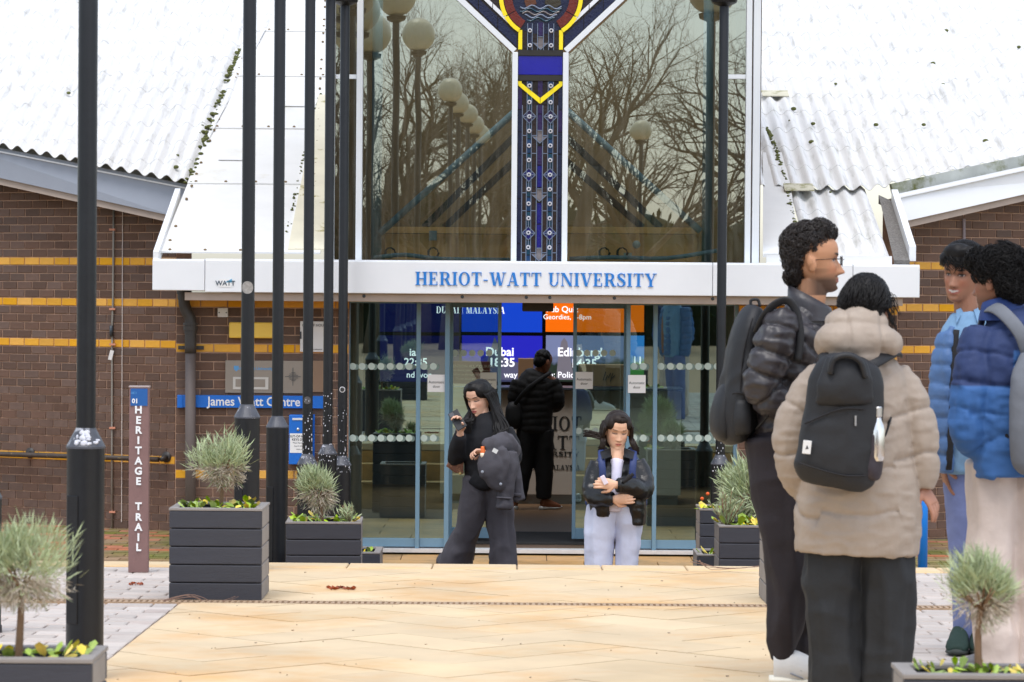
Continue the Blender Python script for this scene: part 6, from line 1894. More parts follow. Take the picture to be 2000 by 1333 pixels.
mb = MB(); mb.tube([J(1656, 694, D), J(1654, 712, D), J(1652, 750, D), J(1646, 820, D), J(1637, 890, D), J(1628, 930, D), J(1624, 950, D)],
                   [(.060, .045), (.112, .065), (.137, .078), (.147, .085), (.156, .088), (.150, .08), (.115, .05)], 26, 3, side=(1, 0, -.06))
garment(mb, 'main_compartment', m_bag, bp, .009, 3, None, .005, (9, 9, 12), 41, folds=.002)
mb = MB(); mb.tube([J(1654, 700, D - .06), J(1652, 740, D - .075), J(1650, 775, D - .07), J(1650, 790, D - .05)], [(.07, .03), (.10, .035), (.105, .035), (.10, .02)], 22, 3, side=(1, 0, -.05)); garment(mb, 'top_flap', m_bag, bp, .009, 3, None, .006, (9, 9, 14), 43)
mb = MB(); mb.tube([J(1622, 730, D - .10), J(1628, 702, D - .11), J(1655, 694, D - .11), J(1680, 706, D - .11), J(1690, 738, D - .10)], [(.017, .012)] * 5, 10, 4); mb.build('grab_handle', m_bag, bp, True)
mb = MB(); mb.tube([J(1692, 716, -.18), J(1712, 704, -.168), J(1732, 692, -.125), J(1750, 684, -.06), J(1753, 690, .05)], [(.028, .008)] * 5, 10, 4, side=(.5, -.4, -.8)); mb.build('strap', m_bag, bp, True)
mb = MB(); mb.tube([J(1622, 708, -.185), J(1611, 702, -.16), J(1606, 690, -.07), J(1607, 690, .03)], [(.024, .009)] * 4, 10, 4, side=(.9, -.4, .2)); mb.build('strap', m_bag, bp, True)
mb = MB(); mb.tube([J(1712, 880, -.155), J(1728, 850, -.144), J(1739, 815, -.132)], [(.011, .005)] * 3, 8, 3); mb.build('lower_strap', m_bag, bp, True)
mb = MB(); q = J(1576, 874, D - .086); mb.box(q, (.031, .004, .05), Matrix.Rotation(.10, 3, 'Y')); tg = mb.build('label', mat('white label', (.72, .71, .69), .7), bp, bevel=.002)
MB().prism([(q.x - .006, q.z - .006), (q.x + .006, q.z - .006), (q.x + .001, q.z + .008)], q.y - .0032, q.y - .0024).build('label_mark', m_ink, tg)
mb = MB(); mb.tube([J(1671, 812, D - .092), J(1671, 832, D - .092)], [(.004, .003)] * 2, 8, side=(1, 0, 0)); mb.build('zip_pull', mat('zip steel', lin(170, 170, 172), .35, metal=.8), bp)
for sp_ in ([J(1572, 828, D - .055), J(1640, 800, D - .095), J(1690, 800, D - .085)], [J(1560, 905, D - .08), J(1640, 928, D - .09), J(1690, 930, D - .075)]):
    mb = MB(); mb.tube(sp_, .0035, 6, 4); mb.build('seam', m_blk, bp, True)
mb = MB(); mb.tube([J(1705, 848, D - .02), J(1703, 890, D - .02), J(1700, 930, D - .02), J(1699, 938, D - .02)], [(.042, .045), (.044, .046), (.040, .042), (.02, .02)], 16, 3, side=(1, 0, 0)); garment(mb, 'bottle_pocket', cloth('plum mesh', 62, 52, 62, .5), bp, .008, 3, None, .003, (20, 20, 9), 44)
bt = thing('water_bottle', J(1712, 880, D - .05), 'silver steel water bottle in the side pocket of the backpack on the beige coat', 'bottle')
q = J(1712, 870, D - .035)
m_st = mat('bottle steel', (.72, .71, .70), .22, metal=1.0)
MB().lathe([(.001, -.06), (.028, -.058), (.031, -.04), (.031, .055), (.026, .075), (.017, .095), (.0165, .105)], tuple(q), 20).build('flask', m_st, bt, True)
MB().lathe([(.019, .105), (.020, .11), (.020, .138), (.016, .143), (.002, .144)], tuple(q), 20).build('cap', mat('bottle cap steel', (.62, .62, .62), .3, metal=1.0), bt)

# ---- man with smile, denim shirt under blue jacket
Y = 12.9; J = JY(Y); gz = zt(Y)
dm = person(1885, Y, gz, 'smiling person in a pale denim shirt under an open blue padded jacket')
M = head_matrix(J(1879, 536), -32, 3, 4, 1.0)
body(dm, [T([J(1884, 575), J(1888, 610), J(1890, 650)], [.052, .054, .06]), T([J(1890, 650), J(1893, 800), J(1893, 930)], [.07, .08, .08]), T([J(1884, 930), J(1890, 1100), J(1893, 1250)], [.05, .045, .03]), T([J(1915, 930), J(1918, 1100), J(1920, 1250)], [.05, .045, .03]),
          T([J(1888, 650), J(1852, 670), J(1840, 790), J(1840, 900)], [.04, .04, .035, .025]), Hn(J(1842, 905), (.15, -.2, -1), (1, 0, 0), curl=.3)], M, .0042, dict(jaw=1.12, lips=.8), skin=(152, 106, 82), lips=(160, 92, 82), eyes='open', smile=True, browt=.9)
cap_hair([((0, .020, .052), (.086, .094, .080)), ((.012, -.054, .094), (.074, .044, .042)), ((-.060, -.03, .062), (.028, .05, .032)), ((.060, -.03, .062), (.028, .05, .032)), ((0, .06, 0), (.074, .05, .075))], M, m_hairb, dm, .006, .004, 34, 0)
ps = []
for k in range(1100):
    a = random.uniform(0, 2 * PI); el = random.uniform(-.1, 1.5); d = V((math.cos(a) * math.cos(el), math.sin(a) * math.cos(el), math.sin(el)))
    p = V((d.x * .088, .012 + d.y * .098, .054 + d.z * .084)); f = V((.35 + random.gauss(0, .25), -.8 + random.gauss(0, .25), -.05 + random.gauss(0, .2))).normalized(); f = (f - d * f.dot(d)).normalized()
    ps.append([M @ p, M @ (p + f * .025 + d * .010), M @ (p + f * .05 + d * .004 + V((0, 0, -.008)))])
strands(ps, m_hairb, dm, .0018)
mb = MB(); mb.tube([J(1888, 925), J(1890, 800), J(1889, 700), J(1887, 648), J(1886, 620), J(1885, 610)], [(.115, .10), (.125, .115), (.135, .115), (.12, .1), (.075, .075), (.062, .064)], 20, 3, side=(.82, .57, 0))
garment(mb, 'denim_shirt', cloth('pale denim', 116, 152, 186, .85, var=.14, bump=.4), dm, .011, 4, None, .006, (12, 12, 8), 51, folds=.005)
ja = [J(1856, 650, -.02), J(1842, 745, -.05), J(1837, 840, -.05), J(1842, 910, -.04)]; jt = [J(1855, 920, .0), J(1856, 800, -.01), J(1858, 700, -.01), J(1868, 640, 0)]
mb = MB(); mb.tube(ja, [.058, .062, .056, .046], 14, 3); mb.tube(jt, [(.045, .12), (.05, .13), (.05, .13), (.04, .10)], 16, 3, side=(1, -.3, 0)); mb.tube([J(1950, 650, .05), J(1960, 800, .05), J(1950, 920, .05)], [.07, .08, .07], 14, 3)
garment(mb, 'padded_jacket', cloth('slate blue nylon', 76, 110, 158, .6), dm, .010, 4, ([ja, jt], .075, .009), .004, (12, 12, 18), 52)
mb = MB(); mb.tube([J(1868, 645, -.10), J(1864, 710, -.125), J(1860, 800, -.13), J(1853, 918, -.11)], [(.014, .010), (.017, .010), (.017, .010), (.014, .010)], 8, 4, side=(1, .2, 0)); mb.build('jacket_lining', m_blk, dm, True)
for sx, px in ((-1, 1872), (1, 1906)):
    mb = MB(); a, b, c = J(px - 4, 606, -.06), J(px + 16, 596, -.02), J(px + 4 * sx, 632, -.10); mb.add([a, b, c, a + V((0, .012, 0)), b + V((0, .012, 0)), c + V((0, .012, 0))], [(0, 1, 2), (5, 4, 3), (0, 3, 4, 1), (1, 4, 5, 2), (2, 5, 3, 0)]); mb.build('shirt_collar', MATS['pale denim'], dm)
mb = MB(); mb.tube([J(1880, 915), J(1884, 1010), J(1888, 1100), J(1892, 1262)], [(.085, .09), (.070, .08), (.056, .07), (.05, .06)], 16, 3); mb.tube([J(1920, 915, .05), J(1922, 1100, .08), J(1925, 1262, .1)], [.085, .07, .055], 16, 3)
garment(mb, 'jeans', cloth('washed blue jeans', 110, 122, 168, .8, var=.12), dm, .011, 4, None, .005, (9, 9, 9), 53, folds=.004)
for px, dx_ in ((1880, -.06), (1915, -.03)):
    a, b = MB(), MB(); g0 = V((P(px, 1270, Y).x, Y + .06, gz)); shoe(a, b, g0, g0 + V((dx_, -.27, 0)), .05, .10); s_ = a.build('shoe', cloth('bottle green suede', 34, 66, 56), dm, True); b.build('sole', mat('dark sole', (.04, .05, .045), .7), s_, True)

# ---- man in two-tone blue jacket, seen from behind
Y = 12.1; J = JY(Y); gz = zt(Y)
bm = person(1975, Y, gz, 'person in a two-tone blue padded jacket and cream trousers, turned away')
M = head_matrix(J(1946, 548), -128, 6, 0, 1.03)
sdv = (.70, .71, 0)
body(bm, [T([J(1948, 590), J(1958, 620), J(1968, 660)], [.054, .056, .06]), T([J(1968, 660), J(1976, 800), J(1976, 930)], [.07, .08, .08]), T([J(1940, 930), J(1940, 1100), J(1950, 1285)], [.05, .045, .03]), T([J(2015, 930), J(2020, 1100), J(2022, 1285)], [.05, .045, .03]),
          T([J(1970, 700), J(1914, 710, -.05), J(1892, 805, -.09), J(1925, 876, 0)], [.03, .03, .03, .025]), Hn(J(1925, 875, 0), (1, .3, -.4), (0, 1, 0), curl=.4)], M, .0045, dict(jaw=1.03), skin=(150, 104, 82), eyes='open', stubble=.5)
cap_hair([((0, .020, .048), (.092, .100, .088)), ((0, .062, .0), (.082, .056, .08)), ((0, -.045, .08), (.070, .052, .046)), ((0, .084, -.045), (.058, .032, .042))], M, m_hairb, bm, .006, .009, 26, 1800, .018)
tor = [J(1976, 932), J(1977, 860), J(1978, 770), J(1977, 700), J(1974, 650), J(1966, 615), J(1958, 598)]
la = [J(1916, 645, -.03), J(1902, 720, -.08), J(1890, 805, -.10), J(1893, 858, -.09), J(1928, 880, .0)]
mb = MB(); mb.tube(tor, [(.185, .13), (.195, .145), (.20, .15), (.195, .15), (.16, .125), (.09, .09), (.072, .074)], 24, 3, side=sdv)
mb.tube(la, [.070, .080, .076, .066, .05], 16, 3); mb.tube([J(2035, 645, .05), J(2055, 750, .05), J(2060, 850, .05)], [.07, .08, .07], 14, 3)
zs1, zs2 = P(1980, 684, Y).z, P(1890, 752, Y).z
def two_tone(co):
    par, wh, _ = chain_param(co, [[tuple(p) for p in tor], [tuple(p) for p in la]])
    thr = np.where(wh == 1, zs2, zs1); f = np.clip((co[:, 2] - thr + .004) / .008, 0, 1)[:, None]
    return np.array(lin(54, 100, 160)) * (1 - f) + np.array(lin(36, 54, 98)) * f
garment(mb, 'padded_jacket', m_vc, bm, .008, 3, ([tor, la], .115, .012), .008, (11, 11, 20), 61, colour=two_tone)
collar(bm, J(1958, 612), .088, .088, lambda a: .055 - .02 * math.cos(a - 2.4), cloth('navy collar', 38, 62, 120))
mb = MB(); mb.tube([J(1944, 905), J(1940, 1000), J(1938, 1100), J(1946, 1200), J(1952, 1300)], [(.10, .11), (.104, .11), (.097, .10), (.09, .09), (.085, .085)], 18, 3); mb.tube([J(2015, 905), J(2018, 1000), J(2020, 1100), J(2022, 1300)], [(.10, .11), (.1, .11), (.095, .1), (.085, .085)], 18, 3)
garment(mb, 'trousers', cloth('cream cotton', 214, 198, 188, .85), bm, .009, 2, None, .013, (6, 6, 5), 62, folds=.014)
for px in (1950, 2022):
    a, b = MB(), MB(); g0 = V((P(px, 1300, Y).x + .05, Y - .08, gz)); shoe(a, b, g0, g0 + V((-.18, .2, 0)), .048, .09); s_ = a.build('shoe', cloth('grey shoe', 120, 120, 124), bm, True); b.build('sole', m_wht, s_, True)
bp = thing('backpack', J(2030, 930, -.2), 'grey backpack with wide strap on the two-tone blue jacket', 'backpack')
m_gbag = cloth('grey bag canvas', 112, 116, 124, .8, bump=.25)
mb = MB(); mb.tube([J(2020, 690, -.19), J(2024, 740, -.21), J(2030, 830, -.22), J(2032, 900, -.21), J(2030, 925, -.2)], [(.06, .04), (.11, .065), (.13, .075), (.125, .07), (.09, .04)], 22, 3, side=(.9, .3, 0)); garment(mb, 'main_compartment', m_gbag, bp, .010, 4, None, .004, (9, 9, 9), 63)
mb = MB(); mb.tube([J(2010, 700, -.18), J(1995, 655, -.20), J(1970, 622, -.165), J(1945, 602, -.10), J(1924, 606, -.0), J(1915, 640, .06)], [(.028, .008)] * 6, 10, 4, side=(.6, -.2, .75)); mb.build('strap', m_gbag, bp, True)
mb = MB(); mb.tube([J(1976, 870, -.17), J(1950, 815, -.15), J(1938, 780, -.1)], [(.012, .005)] * 3, 8, 3, side=(.8, 0, .6)); mb.build('lower_strap', m_blk, bp, True)
# ---- person in black walking out, looking at a phone
Y = 20.0; J = JY(Y); gz = zc(Y)
pw = person(948, Y, gz, 'person with long black hair in black jumper and wide jeans, looking at a phone')
M = head_matrix(J(936, 777), -36, 14, -4, 1.0)
body(pw, [T([J(941, 800), J(944, 818), J(946, 840)], [.046, .048, .055]), T([J(946, 840), J(948, 900), J(948, 940)], [.06, .07, .07]), T([J(932, 945), J(915, 1040, .05), J(898, 1105, .15)], [.05, .045, .03]), T([J(966, 945), J(976, 1050), J(978, 1145)], [.05, .045, .03]),
          T([J(944, 836), J(910, 842), J(892, 895, -.06), J(898, 848, -.24)], [.035, .036, .034, .022]), T([J(946, 836), J(986, 842), J(1002, 893, -.06), J(950, 884, -.27)], [.035, .036, .034, .022]),
          Hn(J(899, 843, -.245), (-.15, -.25, .95), (-.6, -.8, -.1), side=1, fcurl=[1.0, 1.05, 1.1, 1.2], sc=.95), Hn(J(952, 884, -.27), (-1, -.15, .1), (.2, -.4, -.9), side=-1, curl=1.25, sc=.95)],
     M, .0042, dict(jaw=.95, nose=.9, lips=1.25), skin=(218, 172, 146), lips=(196, 96, 96), brow=(34, 24, 22), eyes='down', browt=.95)
cap_hair([((0, .020, .034), (.084, .096, .088)), ((0, .055, -.03), (.078, .055, .09)), ((.050, -.012, .050), (.040, .07, .056)), ((-.050, -.012, .050), (.040, .07, .056)), ((0, -.022, .078), (.062, .068, .044))], M, m_hairb, pw, .006, .0012, 60)
ps = []
for k in range(700):
    sx = random.choice((-1, 1)); a = random.uniform(.0, 1.4)
    p0 = M @ V((sx * .012 * random.random(), -.07 + a * .1, .112 - .02 * a)); p1 = M @ V((sx * (.083 + random.uniform(0, .006)), -.045 + a * .085 + random.uniform(-.01, .01), .03)); p2 = M @ V((sx * (.088 + random.uniform(0, .012)), -.02 + a * .07, -.06))
    if sx > 0: e1, e2 = J(978 + random.uniform(-12, 12), 838 + random.uniform(-6, 6), -.10), J(974 + random.uniform(-16, 14), 870 + random.uniform(-18, 12), -.15)
    else: e1, e2 = J(918 + random.uniform(-8, 8), 818 + random.uniform(-4, 6), -.09), J(912 + random.uniform(-9, 8), 838 + random.uniform(-14, 10), -.13)
    w_ = V((random.uniform(-.012, .012), 0, 0)); ps.append([p0, p1, p2, e1 + w_, e1.lerp(e2, .5) - w_ * 1.3, e2 + w_])
strands(ps, m_hairb, pw, .0024)
mb = MB()
for pts in ps[::9]: mb.tube(pts[1:], [.009, .009, .008, .006, .002], 7, 4)
mb.build('locks', m_hairb, pw, True, kind='stuff')
tor = [J(947, 942), J(948, 905), J(947, 865), J(946, 838), J(945, 820), J(943, 806)]
ra = [J(908, 840), J(896, 868, -.02), J(890, 897, -.06), J(894, 872, -.17), J(898, 850, -.235)]; la = [J(986, 840), J(998, 868, -.02), J(1003, 896, -.06), J(978, 890, -.2), J(957, 885, -.255)]
mb = MB(); mb.tube(tor, [(.135, .105), (.145, .11), (.15, .12), (.145, .10), (.095, .075), (.056, .058)], 22, 3, side=(1, 0, 0)); mb.tube(ra, [.058, .060, .060, .054, .042], 14, 3); mb.tube(la, [.058, .060, .060, .054, .044], 14, 3)
mb.tube([J(925, 930, -.06), J(948, 946, -.08), J(955, 955, -.08)], [(.07, .05), (.06, .05), (.02, .03)], 12, 2, side=(1, 0, 0))
garment(mb, 'jumper', cloth('black knit', 30, 31, 38, .9, bump=.3), pw, .010, 4, None, .006, (11, 11, 11), 71)
mb = MB(); mb.tube([J(932, 935, .0), J(926, 990, .0), J(910, 1045, .06), J(894, 1085, .12), J(885, 1110, .15)], [(.095, .10), (.093, .10), (.080, .095), (.098, .11), (.120, .12)], 18, 3, side=(1, 0, 0)); mb.tube([J(966, 935), J(975, 1000), J(981, 1070), J(983, 1130), J(984, 1150)], [(.09, .10), (.085, .09), (.082, .09), (.095, .1), (.10, .1)], 18, 3, side=(1, 0, 0))
garment(mb, 'wide_jeans', cloth('washed black denim', 72, 69, 75, .85, var=.14), pw, .009, 2, None, .010, (6, 6, 7), 72, folds=.013)
for (hx, hy, d_, lift) in ((892, 1100, .2, .10), (980, 1150, -.02, .0)):
    a, b = MB(), MB(); g0 = V((P(hx, 1100, Y).x, Y + d_, gz + lift)); shoe(a, b, g0, g0 + V((-.06, -.22, 0)), .042, .08); s_ = a.build('shoe', cloth('grey trainer', 150, 150, 150), pw, True); b.build('sole', m_wht, s_, True)
ph = thing('phone', J(893, 822, -.30), 'black phone held up in front of the black jumper', 'phone')
Rp = Matrix.Rotation(-.55, 3, 'Y') @ Matrix.Rotation(-.5, 3, 'X')
c = J(893.5, 821, -.285); MB().box(c, (.072, .009, .148), Rp).build('case', mat('phone black', (.012, .012, .014), .45), ph, bevel=.004)
MB().box(c + Rp @ V((-.016, -.007, .052)), (.03, .005, .03), Rp).build('camera_bump', mat('phone grey', (.08, .08, .09), .3), ph)
dc = thing('drink_bottle', J(942, 904, -.29), 'small orange drink bottle held under the draped coat', 'bottle')
q = J(942.5, 904, -.30); MB().lathe([(.014, 0), (.017, .004), (.017, .085), (.012, .097), (.012, .108)], tuple(q), 16).build('container', mat('orange drink', lin(226, 110, 40), .3), dc, True)
MB().lathe([(.0173, .03), (.0173, .065)], tuple(q), 16).build('label', mat('drink label', lin(232, 214, 190), .5), dc, True)
ct_ = thing('draped_coat', J(985, 990, -.15), 'charcoal wool coat draped over a forearm, sleeves hanging', 'coat')
mb = MB(); mb.tube([J(948, 878, -.26), J(968, 868, -.24), J(992, 868, -.16), J(1004, 886, -.08)], [(.045, .05), (.058, .062), (.062, .07), (.045, .055)], 16, 3)
mb.tube([J(955, 884, -.28), J(960, 912, -.30), J(972, 942, -.28), J(975, 958, -.27)], [(.06, .03), (.10, .035), (.07, .03), (.02, .02)], 14, 3, side=(1, 0, 0)); mb.tube([J(990, 885, -.22), J(992, 920, -.24), J(988, 960, -.24), J(985, 994, -.24)], [(.07, .04), (.06, .045), (.05, .04), (.052, .042)], 14, 3, side=(1, 0, 0)); mb.tube([J(998, 890, -.14), J(1006, 930, -.15), J(1012, 960, -.15), J(1016, 978, -.15)], [(.04, .04), (.04, .04), (.034, .034), (.036, .036)], 14, 3)
mb.tube([J(1000, 870, -.16), J(994, 856, -.2), J(985, 846, -.22)], [.04, .03, .012], 10, 2)
mb.tube([J(975, 878, -.28), J(980, 905, -.29), J(976, 930, -.28), J(972, 945, -.27)], [(.05, .02), (.06, .022), (.05, .02), (.02, .015)], 12, 3, side=(.9, -.4, 0))
garment(mb, 'coat_cloth', cloth('charcoal wool', 76, 74, 80, .95, bump=.3), ct_, .009, 3, None, .008, (12, 12, 9), 73, folds=.006)
MB().box(J(967, 881, -.345), (.034, .004, .028), Matrix.Rotation(.5, 3, 'Y')).build('care_label', mat('care label', (.7, .7, .68), .7), ct_)
for px, py in ((942, 922), (978, 946)):
    MB().ell(J(px, py, -.34), (.010, .005, .010), nu=10, nv=6).build('button', mat('button grey', lin(150, 156, 166), .4), ct_)
mb = MB(); mb.tube([J(1003, 966, -.19), J(1018, 968, -.19)], [(.008, .012)] * 2, 8); mb.tube([J(970, 972, -.285), J(999, 974, -.285)], [(.01, .006)] * 2, 8); mb.build('cuff_strap', MATS['charcoal wool'], ct_)
hb = thing('handbag', J(890, 925, .0), 'brown leather tote handbag hanging from a bent elbow', 'handbag')
poly = [(899, 862), (906, 880), (905, 926), (889, 924), (871, 911), (884, 885)]
mb = MB(); f_ = [J(x, y, -.09) for x, y in poly]; b_ = [J(x, y, .06) for x, y in poly]; n_ = len(f_)
cf, cb_ = sum(f_, V()) / n_ + V((0, -.02, 0)), sum(b_, V()) / n_ + V((0, .02, 0))
mb.add(f_ + b_ + [cf, cb_], [((i + 1) % n_, i, 2 * n_) for i in range(n_)] + [(n_ + i, n_ + (i + 1) % n_, 2 * n_ + 1) for i in range(n_)] + [(i, (i + 1) % n_, n_ + (i + 1) % n_, n_ + i) for i in range(n_)])
mb.build('bag_body', mat('brown leather', lin(118, 78, 62), .5, var=.25, vscale=70, col2=lin(158, 118, 86), c2scale=60, c2lo=.55, c2hi=.6), hb, bevel=.006)
mb = MB(); mb.tube([J(890, 884, -.1), J(893, 862, -.09), J(899, 862, -.05), J(903, 884, -.1)], .007, 8, 4); mb.build('handle', mat('red brown strap', lin(110, 40, 40), .5), hb, True)
MB().ell(J(899, 925, -.1), (.012, .008, .009), nu=10, nv=6).build('clasp', mat('brass', (.7, .5, .2), .3, metal=1), hb)

# ---- person in a leather jacket, arms folded
Y = 18.75; J = JY(Y); gz = zc(Y)
lg = person(1205, Y, gz, 'person in a black leather jacket and pale sweatpants, looking down with folded arms')
M = head_matrix(J(1206, 839), 8, 16, 3, .98)
body(lg, [T([J(1206, 862), J(1206, 884, -.005), J(1206, 910, -.02)], [.046, .050, .072]), T([J(1206, 910), J(1205, 960), J(1205, 1010)], [.06, .07, .07]), T([J(1178, 1010), J(1174, 1090), J(1174, 1160)], [.05, .045, .03]), T([J(1226, 1010), J(1224, 1090), J(1224, 1160)], [.05, .045, .03]),
          T([J(1205, 905), J(1170, 910), J(1158, 962, -.07), J(1196, 975, -.20)], [.035, .036, .034, .022]), T([J(1205, 905), J(1242, 910), J(1256, 955, -.07), J(1203, 948, -.23)], [.035, .036, .034, .022]),
          Hn(J(1198, 976, -.20), (1, -.1, .05), (.1, 1, .2), side=-1, curl=.5, sc=.92), Hn(J(1201, 947, -.235), (-1, -.1, .1), (0, 1, -.1), side=1, curl=.6, sc=.92)],
     M, .0042, dict(jaw=1.14, nose=.62, lips=1.0), skin=(226, 180, 150), lips=(204, 120, 104), brow=(64, 46, 38), eyes='down', browt=.7)
m_hairbr = mat('dark brown hair', (.020, .013, .010), .5, var=.3, vscale=40, spec=.22)
cap_hair([((0, .022, .032), (.086, .096, .088)), ((0, .055, -.03), (.078, .05, .09)), ((.050, -.020, .050), (.034, .060, .048)), ((-.050, -.020, .050), (.034, .060, .048)), ((0, -.026, .080), (.060, .064, .038)), ((0, .055, -.07), (.082, .045, .08))], M, m_hairbr, lg, .006, .0012, 60)
ps = []
for k in range(700):
    sx = random.choice((-1, 1)); a = random.uniform(.0, 1.4)
    p0 = M @ V((sx * .012 * random.random() + .012, -.075 + a * .1, .110 - .02 * a)); p1 = M @ V((sx * (.084 + random.uniform(0, .006)), -.05 + a * .085, .03)); p2 = M @ V((sx * (.090 + random.uniform(0, .012)), -.03 + a * .07, -.05))
    if sx > 0: e1, e2 = J(1236 + random.uniform(-4, 6), 866 + random.uniform(-3, 3), -.05), J(1242 + random.uniform(-6, 7), 884 + random.uniform(-10, 5), -.05)
    elif k % 2: e1, e2 = J(1178 + random.uniform(-5, 5), 864 + random.uniform(-4, 4), -.05), J(1174 + random.uniform(-7, 6), 882 + random.uniform(-8, 4), -.04)
    else: e1, e2 = J(1168 + random.uniform(-8, 6), 852 + random.uniform(-7, 5), -.02), J(1144 + random.uniform(-6, 12), 844 + random.uniform(-5, 10), .0)
    ps.append([p0, p1, p2, e1, e2])
strands(ps, m_hairbr, lg, .0021)
mb = MB()
for pts in ps[::9]: mb.tube(pts[1:], [.009, .009, .006, .002], 7, 4)
mb.build('locks', m_hairbr, lg, True, kind='stuff')
m_lea = cloth('black leather', 30, 29, 31, .30, bump=.25, bscale=90)
tor = [J(1205, 1020), J(1206, 985), J(1206, 940), J(1206, 910), J(1206, 893), J(1206, 882)]
la = [J(1170, 904), J(1160, 935, -.02), J(1158, 966, -.07), J(1178, 973, -.15), J(1196, 974, -.195)]; ra = [J(1242, 904), J(1254, 930, -.02), J(1256, 957, -.08), J(1232, 951, -.18), J(1206, 948, -.23)]
mb = MB()
for sx in (-1, 1):
    mb.tube([J(1206 + sx * 36, 1017 + 8 * sx, -.01), J(1206 + sx * 36, 1005, -.01), J(1206 + sx * 35, 970, -.02), J(1206 + sx * 30, 930), J(1206 + sx * 22, 900)], [(.055, .118), (.064, .125), (.066, .125), (.07, .11), (.05, .07)], 16, 3, side=(1, 0, 0))
mb.tube([J(1206, 994, .01), J(1206, 975, .01), J(1206, 940, .01), J(1206, 912, .01), J(1206, 888, .01)], [(.165, .115), (.172, .118), (.17, .118), (.15, .10), (.075, .065)], 24, 3, side=(1, 0, 0))
mb.tube(la, [.060, .066, .064, .056, .044], 14, 3); mb.tube(ra, [.060, .066, .066, .056, .044], 14, 3)
garment(mb, 'leather_jacket', m_lea, lg, .008, 3, None, .006, (12, 12, 18), 81)
for sx in (-1, 1):
    mb = MB(); a, b, c, d_ = J(1206 + sx * 13, 876, -.06), J(1206 + sx * 34, 884, -.08), J(1206 + sx * 30, 897, -.14), J(1206 + sx * 12, 893, -.145); k_ = V((0, .012, .004))
    mb.add([a, b, c, d_, a + k_, b + k_, c + k_, d_ + k_], [(0, 1, 2, 3), (7, 6, 5, 4), (0, 4, 5, 1), (1, 5, 6, 2), (2, 6, 7, 3), (3, 7, 4, 0)]); mb.build('collar_flap', m_lea, lg, bevel=.004)
for i, (w_, d0) in enumerate(((J(1194, 974, -.19), (1, 0, .03)), (J(1209, 948, -.225), (-1, 0, 0)))):
    mb = MB(); mb.tube([w_ - V(d0) * .03, w_ + V(d0) * .008], [.044, .040], 16); mb.build('cuff', m_lea, lg, True)
mb = MB(); mb.tube([J(1206, 899, -.075), J(1205, 912, -.098), J(1203, 945, -.112), J(1201, 985, -.112), J(1201, 996, -.10)], [(.045, .03), (.034, .03), (.030, .03), (.036, .03), (.05, .03)], 14, 3, side=(1, 0, 0)); mb.tube([J(1206, 984, .0), J(1206, 996, .0)], [(.15, .11)] * 2, 20, side=(1, 0, 0))
garment(mb, 'tshirt', cloth('lilac white cotton', 220, 216, 236, .85), lg, .009, 3, None, .004, (12, 12, 6), 82)
mb = MB(); mb.tube([J(1178, 990), J(1171, 1040), J(1167, 1105), J(1167, 1165)], [(.10, .11), (.095, .105), (.082, .095), (.075, .085)], 18, 3, side=(1, 0, 0)); mb.tube([J(1226, 990), J(1227, 1040), J(1224, 1105), J(1223, 1165)], [(.10, .11), (.08, .1), (.068, .085), (.062, .075)], 18, 3, side=(1, 0, 0))
garment(mb, 'sweatpants', cloth('pale blue fleece', 206, 212, 234, .9), lg, .009, 2, None, .010, (6, 6, 7), 83, folds=.010)
for px in (1172, 1222):
    a, b = MB(), MB(); g0 = V((P(px, 1100, Y).x, Y + .06, gz)); shoe(a, b, g0, g0 + V((0, -.24, 0)), .042, .08); s_ = a.build('shoe', cloth('white trainer', 210, 210, 210), lg, True); b.build('sole', m_wht, s_, True)
bp = thing('backpack', J(1206, 1000, .2), 'navy backpack worn over the black leather jacket', 'backpack')
m_navy = cloth('navy nylon', 34, 52, 104, .6)
mb = MB(); mb.tube([J(1206, 890, .19), J(1206, 930, .2), J(1203, 985, .2), J(1203, 1005, .19)], [(.12, .05), (.185, .08), (.20, .08), (.14, .05)], 20, 3, side=(1, 0, 0)); garment(mb, 'main_compartment', m_navy, bp, .011, 3, None, .004, (9, 9, 9), 84)
for sx in (-1, 1):
    mb = MB(); mb.tube([J(1206 + sx * 26, 876, .08), J(1206 + sx * 31, 877, -.02), J(1206 + sx * 31, 900, -.125), J(1206 + sx * 29, 925, -.15), J(1206 + sx * 31, 942, -.14)], [(.022, .008)] * 5, 10, 4, side=(1, 0, 0)); mb.build('strap', m_navy, bp, True)
o = MB().box(J(1180, 938, -.26), (.03, .008, .06), Matrix.Rotation(-.5, 3, 'Y')).build('phone', mat('pink phone', lin(226, 214, 226), .3), at=J(1180, 945, -.26), bevel=.003); tag(o, 'pale phone tucked in the folded arms over the leather jacket', 'phone')
um = MB().tube([J(1216, 942, -.27), J(1232, 930, -.27)], [.014, .017], 10).tube([J(1232, 930, -.27), J(1237, 926, -.27)], [.011, .011], 10).build('folded_umbrella', m_blk, at=J(1216, 942, -.27)); tag(um, 'short black folded umbrella under the leather jacket arm', 'umbrella')

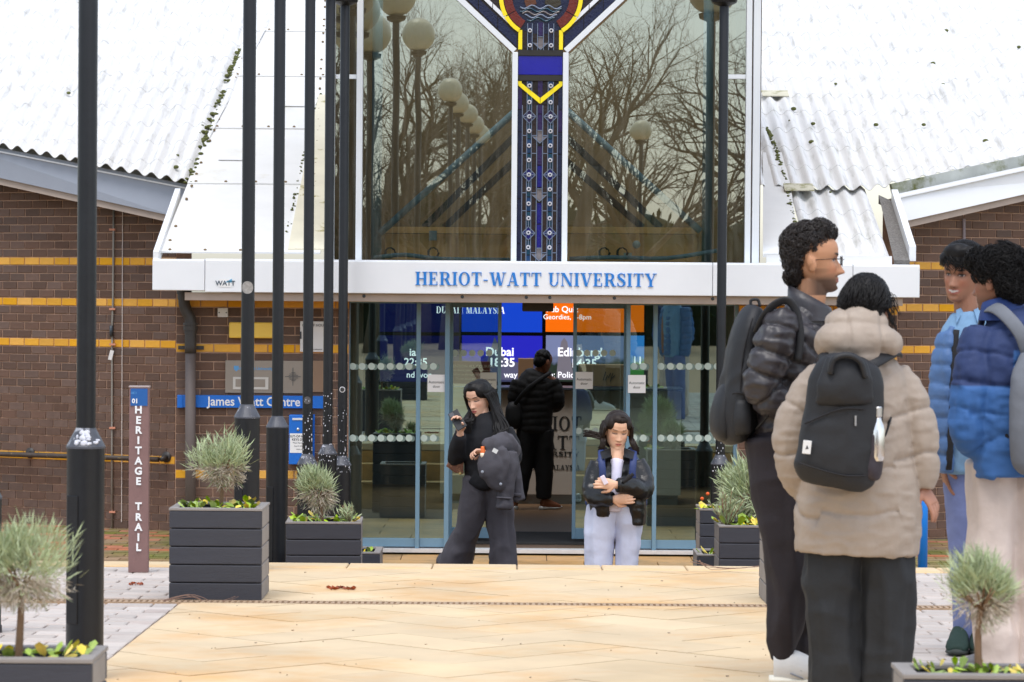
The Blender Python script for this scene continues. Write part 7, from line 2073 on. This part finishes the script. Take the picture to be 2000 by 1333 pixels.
# ---- visitor standing at the desk inside
Y = 29.45; J = JY(Y); gz = LZ
vi = person(1047, Y, gz, 'person in dark clothes and brown shoes standing at the reception desk, seen from behind')
M = head_matrix(J(1061, 707), 140, 20, 0, 1.0)
body(vi, [T([J(1057, 718), J(1050, 732), J(1047, 750)], [.05, .055, .06]), T([J(1047, 750), J(1046, 840)], [.07, .08]), T([J(1030, 850), J(1022, 920), J(1012, 975)], [.05, .045, .03]), T([J(1062, 850), J(1063, 920), J(1062, 972)], [.05, .045, .03]),
          T([J(1047, 738), J(1083, 745), J(1090, 785), J(1076, 795, .22)], [.04, .04, .035, .025]), Hn(J(1076, 795, .22), (0, 1, .1), (0, 0, -1), curl=.4)], M, .006, {}, skin=(150, 100, 76), eyes='open')
cap_hair([((0, .018, .042), (.08, .092, .078)), ((0, .055, -.005), (.07, .05, .07))], M, m_hairb, vi, .008, .004, 50)
ra = [J(1078, 742), J(1088, 765), J(1090, 790), J(1078, 797, .18)]; la = [J(1012, 742), J(1005, 770), J(1006, 795, .05), J(1015, 800, .2)]; tor = [J(1044, 846), J(1045, 800), J(1046, 755), J(1047, 735), J(1051, 724)]
mb = MB(); mb.tube(tor, [(.17, .13), (.18, .14), (.20, .14), (.15, .11), (.07, .07)], 20, 3, side=(1, 0, 0)); mb.tube(ra, [.065, .068, .064, .05], 12, 3); mb.tube(la, [.065, .068, .064, .05], 12, 3)
garment(mb, 'quilted_jacket', cloth('charcoal quilt', 26, 26, 29, .7), vi, .013, 3, ([tor, ra, la], .07, .006), .004, (9, 9, 9), 91)
mb = MB(); mb.tube([J(1030, 840), J(1024, 900), J(1012, 976)], [.11, .095, .08], 16, 3); mb.tube([J(1060, 840), J(1063, 900), J(1062, 974)], [.11, .095, .075], 16, 3); garment(mb, 'trousers', cloth('charcoal trousers', 26, 26, 30), vi, .013, 4, None, .005, (7, 7, 7), 92)
for px, d_ in ((1012, (-.12, .2, 0)), (1060, (.2, .14, 0))):
    a, b = MB(), MB(); g0 = V((P(px, 985, Y).x - .02, Y - .03, gz)); shoe(a, b, g0, g0 + V(d_), .045, .09); s_ = a.build('shoe', mat('tan suede', lin(150, 92, 62), .8), vi, True); b.build('sole', m_wht, s_, True)
sb_ = thing('shoulder_bag', J(1006, 830, -.05), 'dark shoulder bag on the hip of the visitor at the desk', 'bag')
mb = MB(); mb.ell(J(1004, 812, -.05), (.09, .07, .14), None, 18, 12, .8); garment(mb, 'bag_body', m_bag, sb_, .013, 3, None, .005, (9, 9, 9), 93)
mb = MB(); mb.tube([J(1006, 790, -.1), J(1030, 760, -.15), J(1072, 730, -.10), J(1076, 728, 0)], [(.02, .006)] * 4, 8, 3, side=(.7, 0, -.7)); mb.build('strap', m_bag, sb_, True)
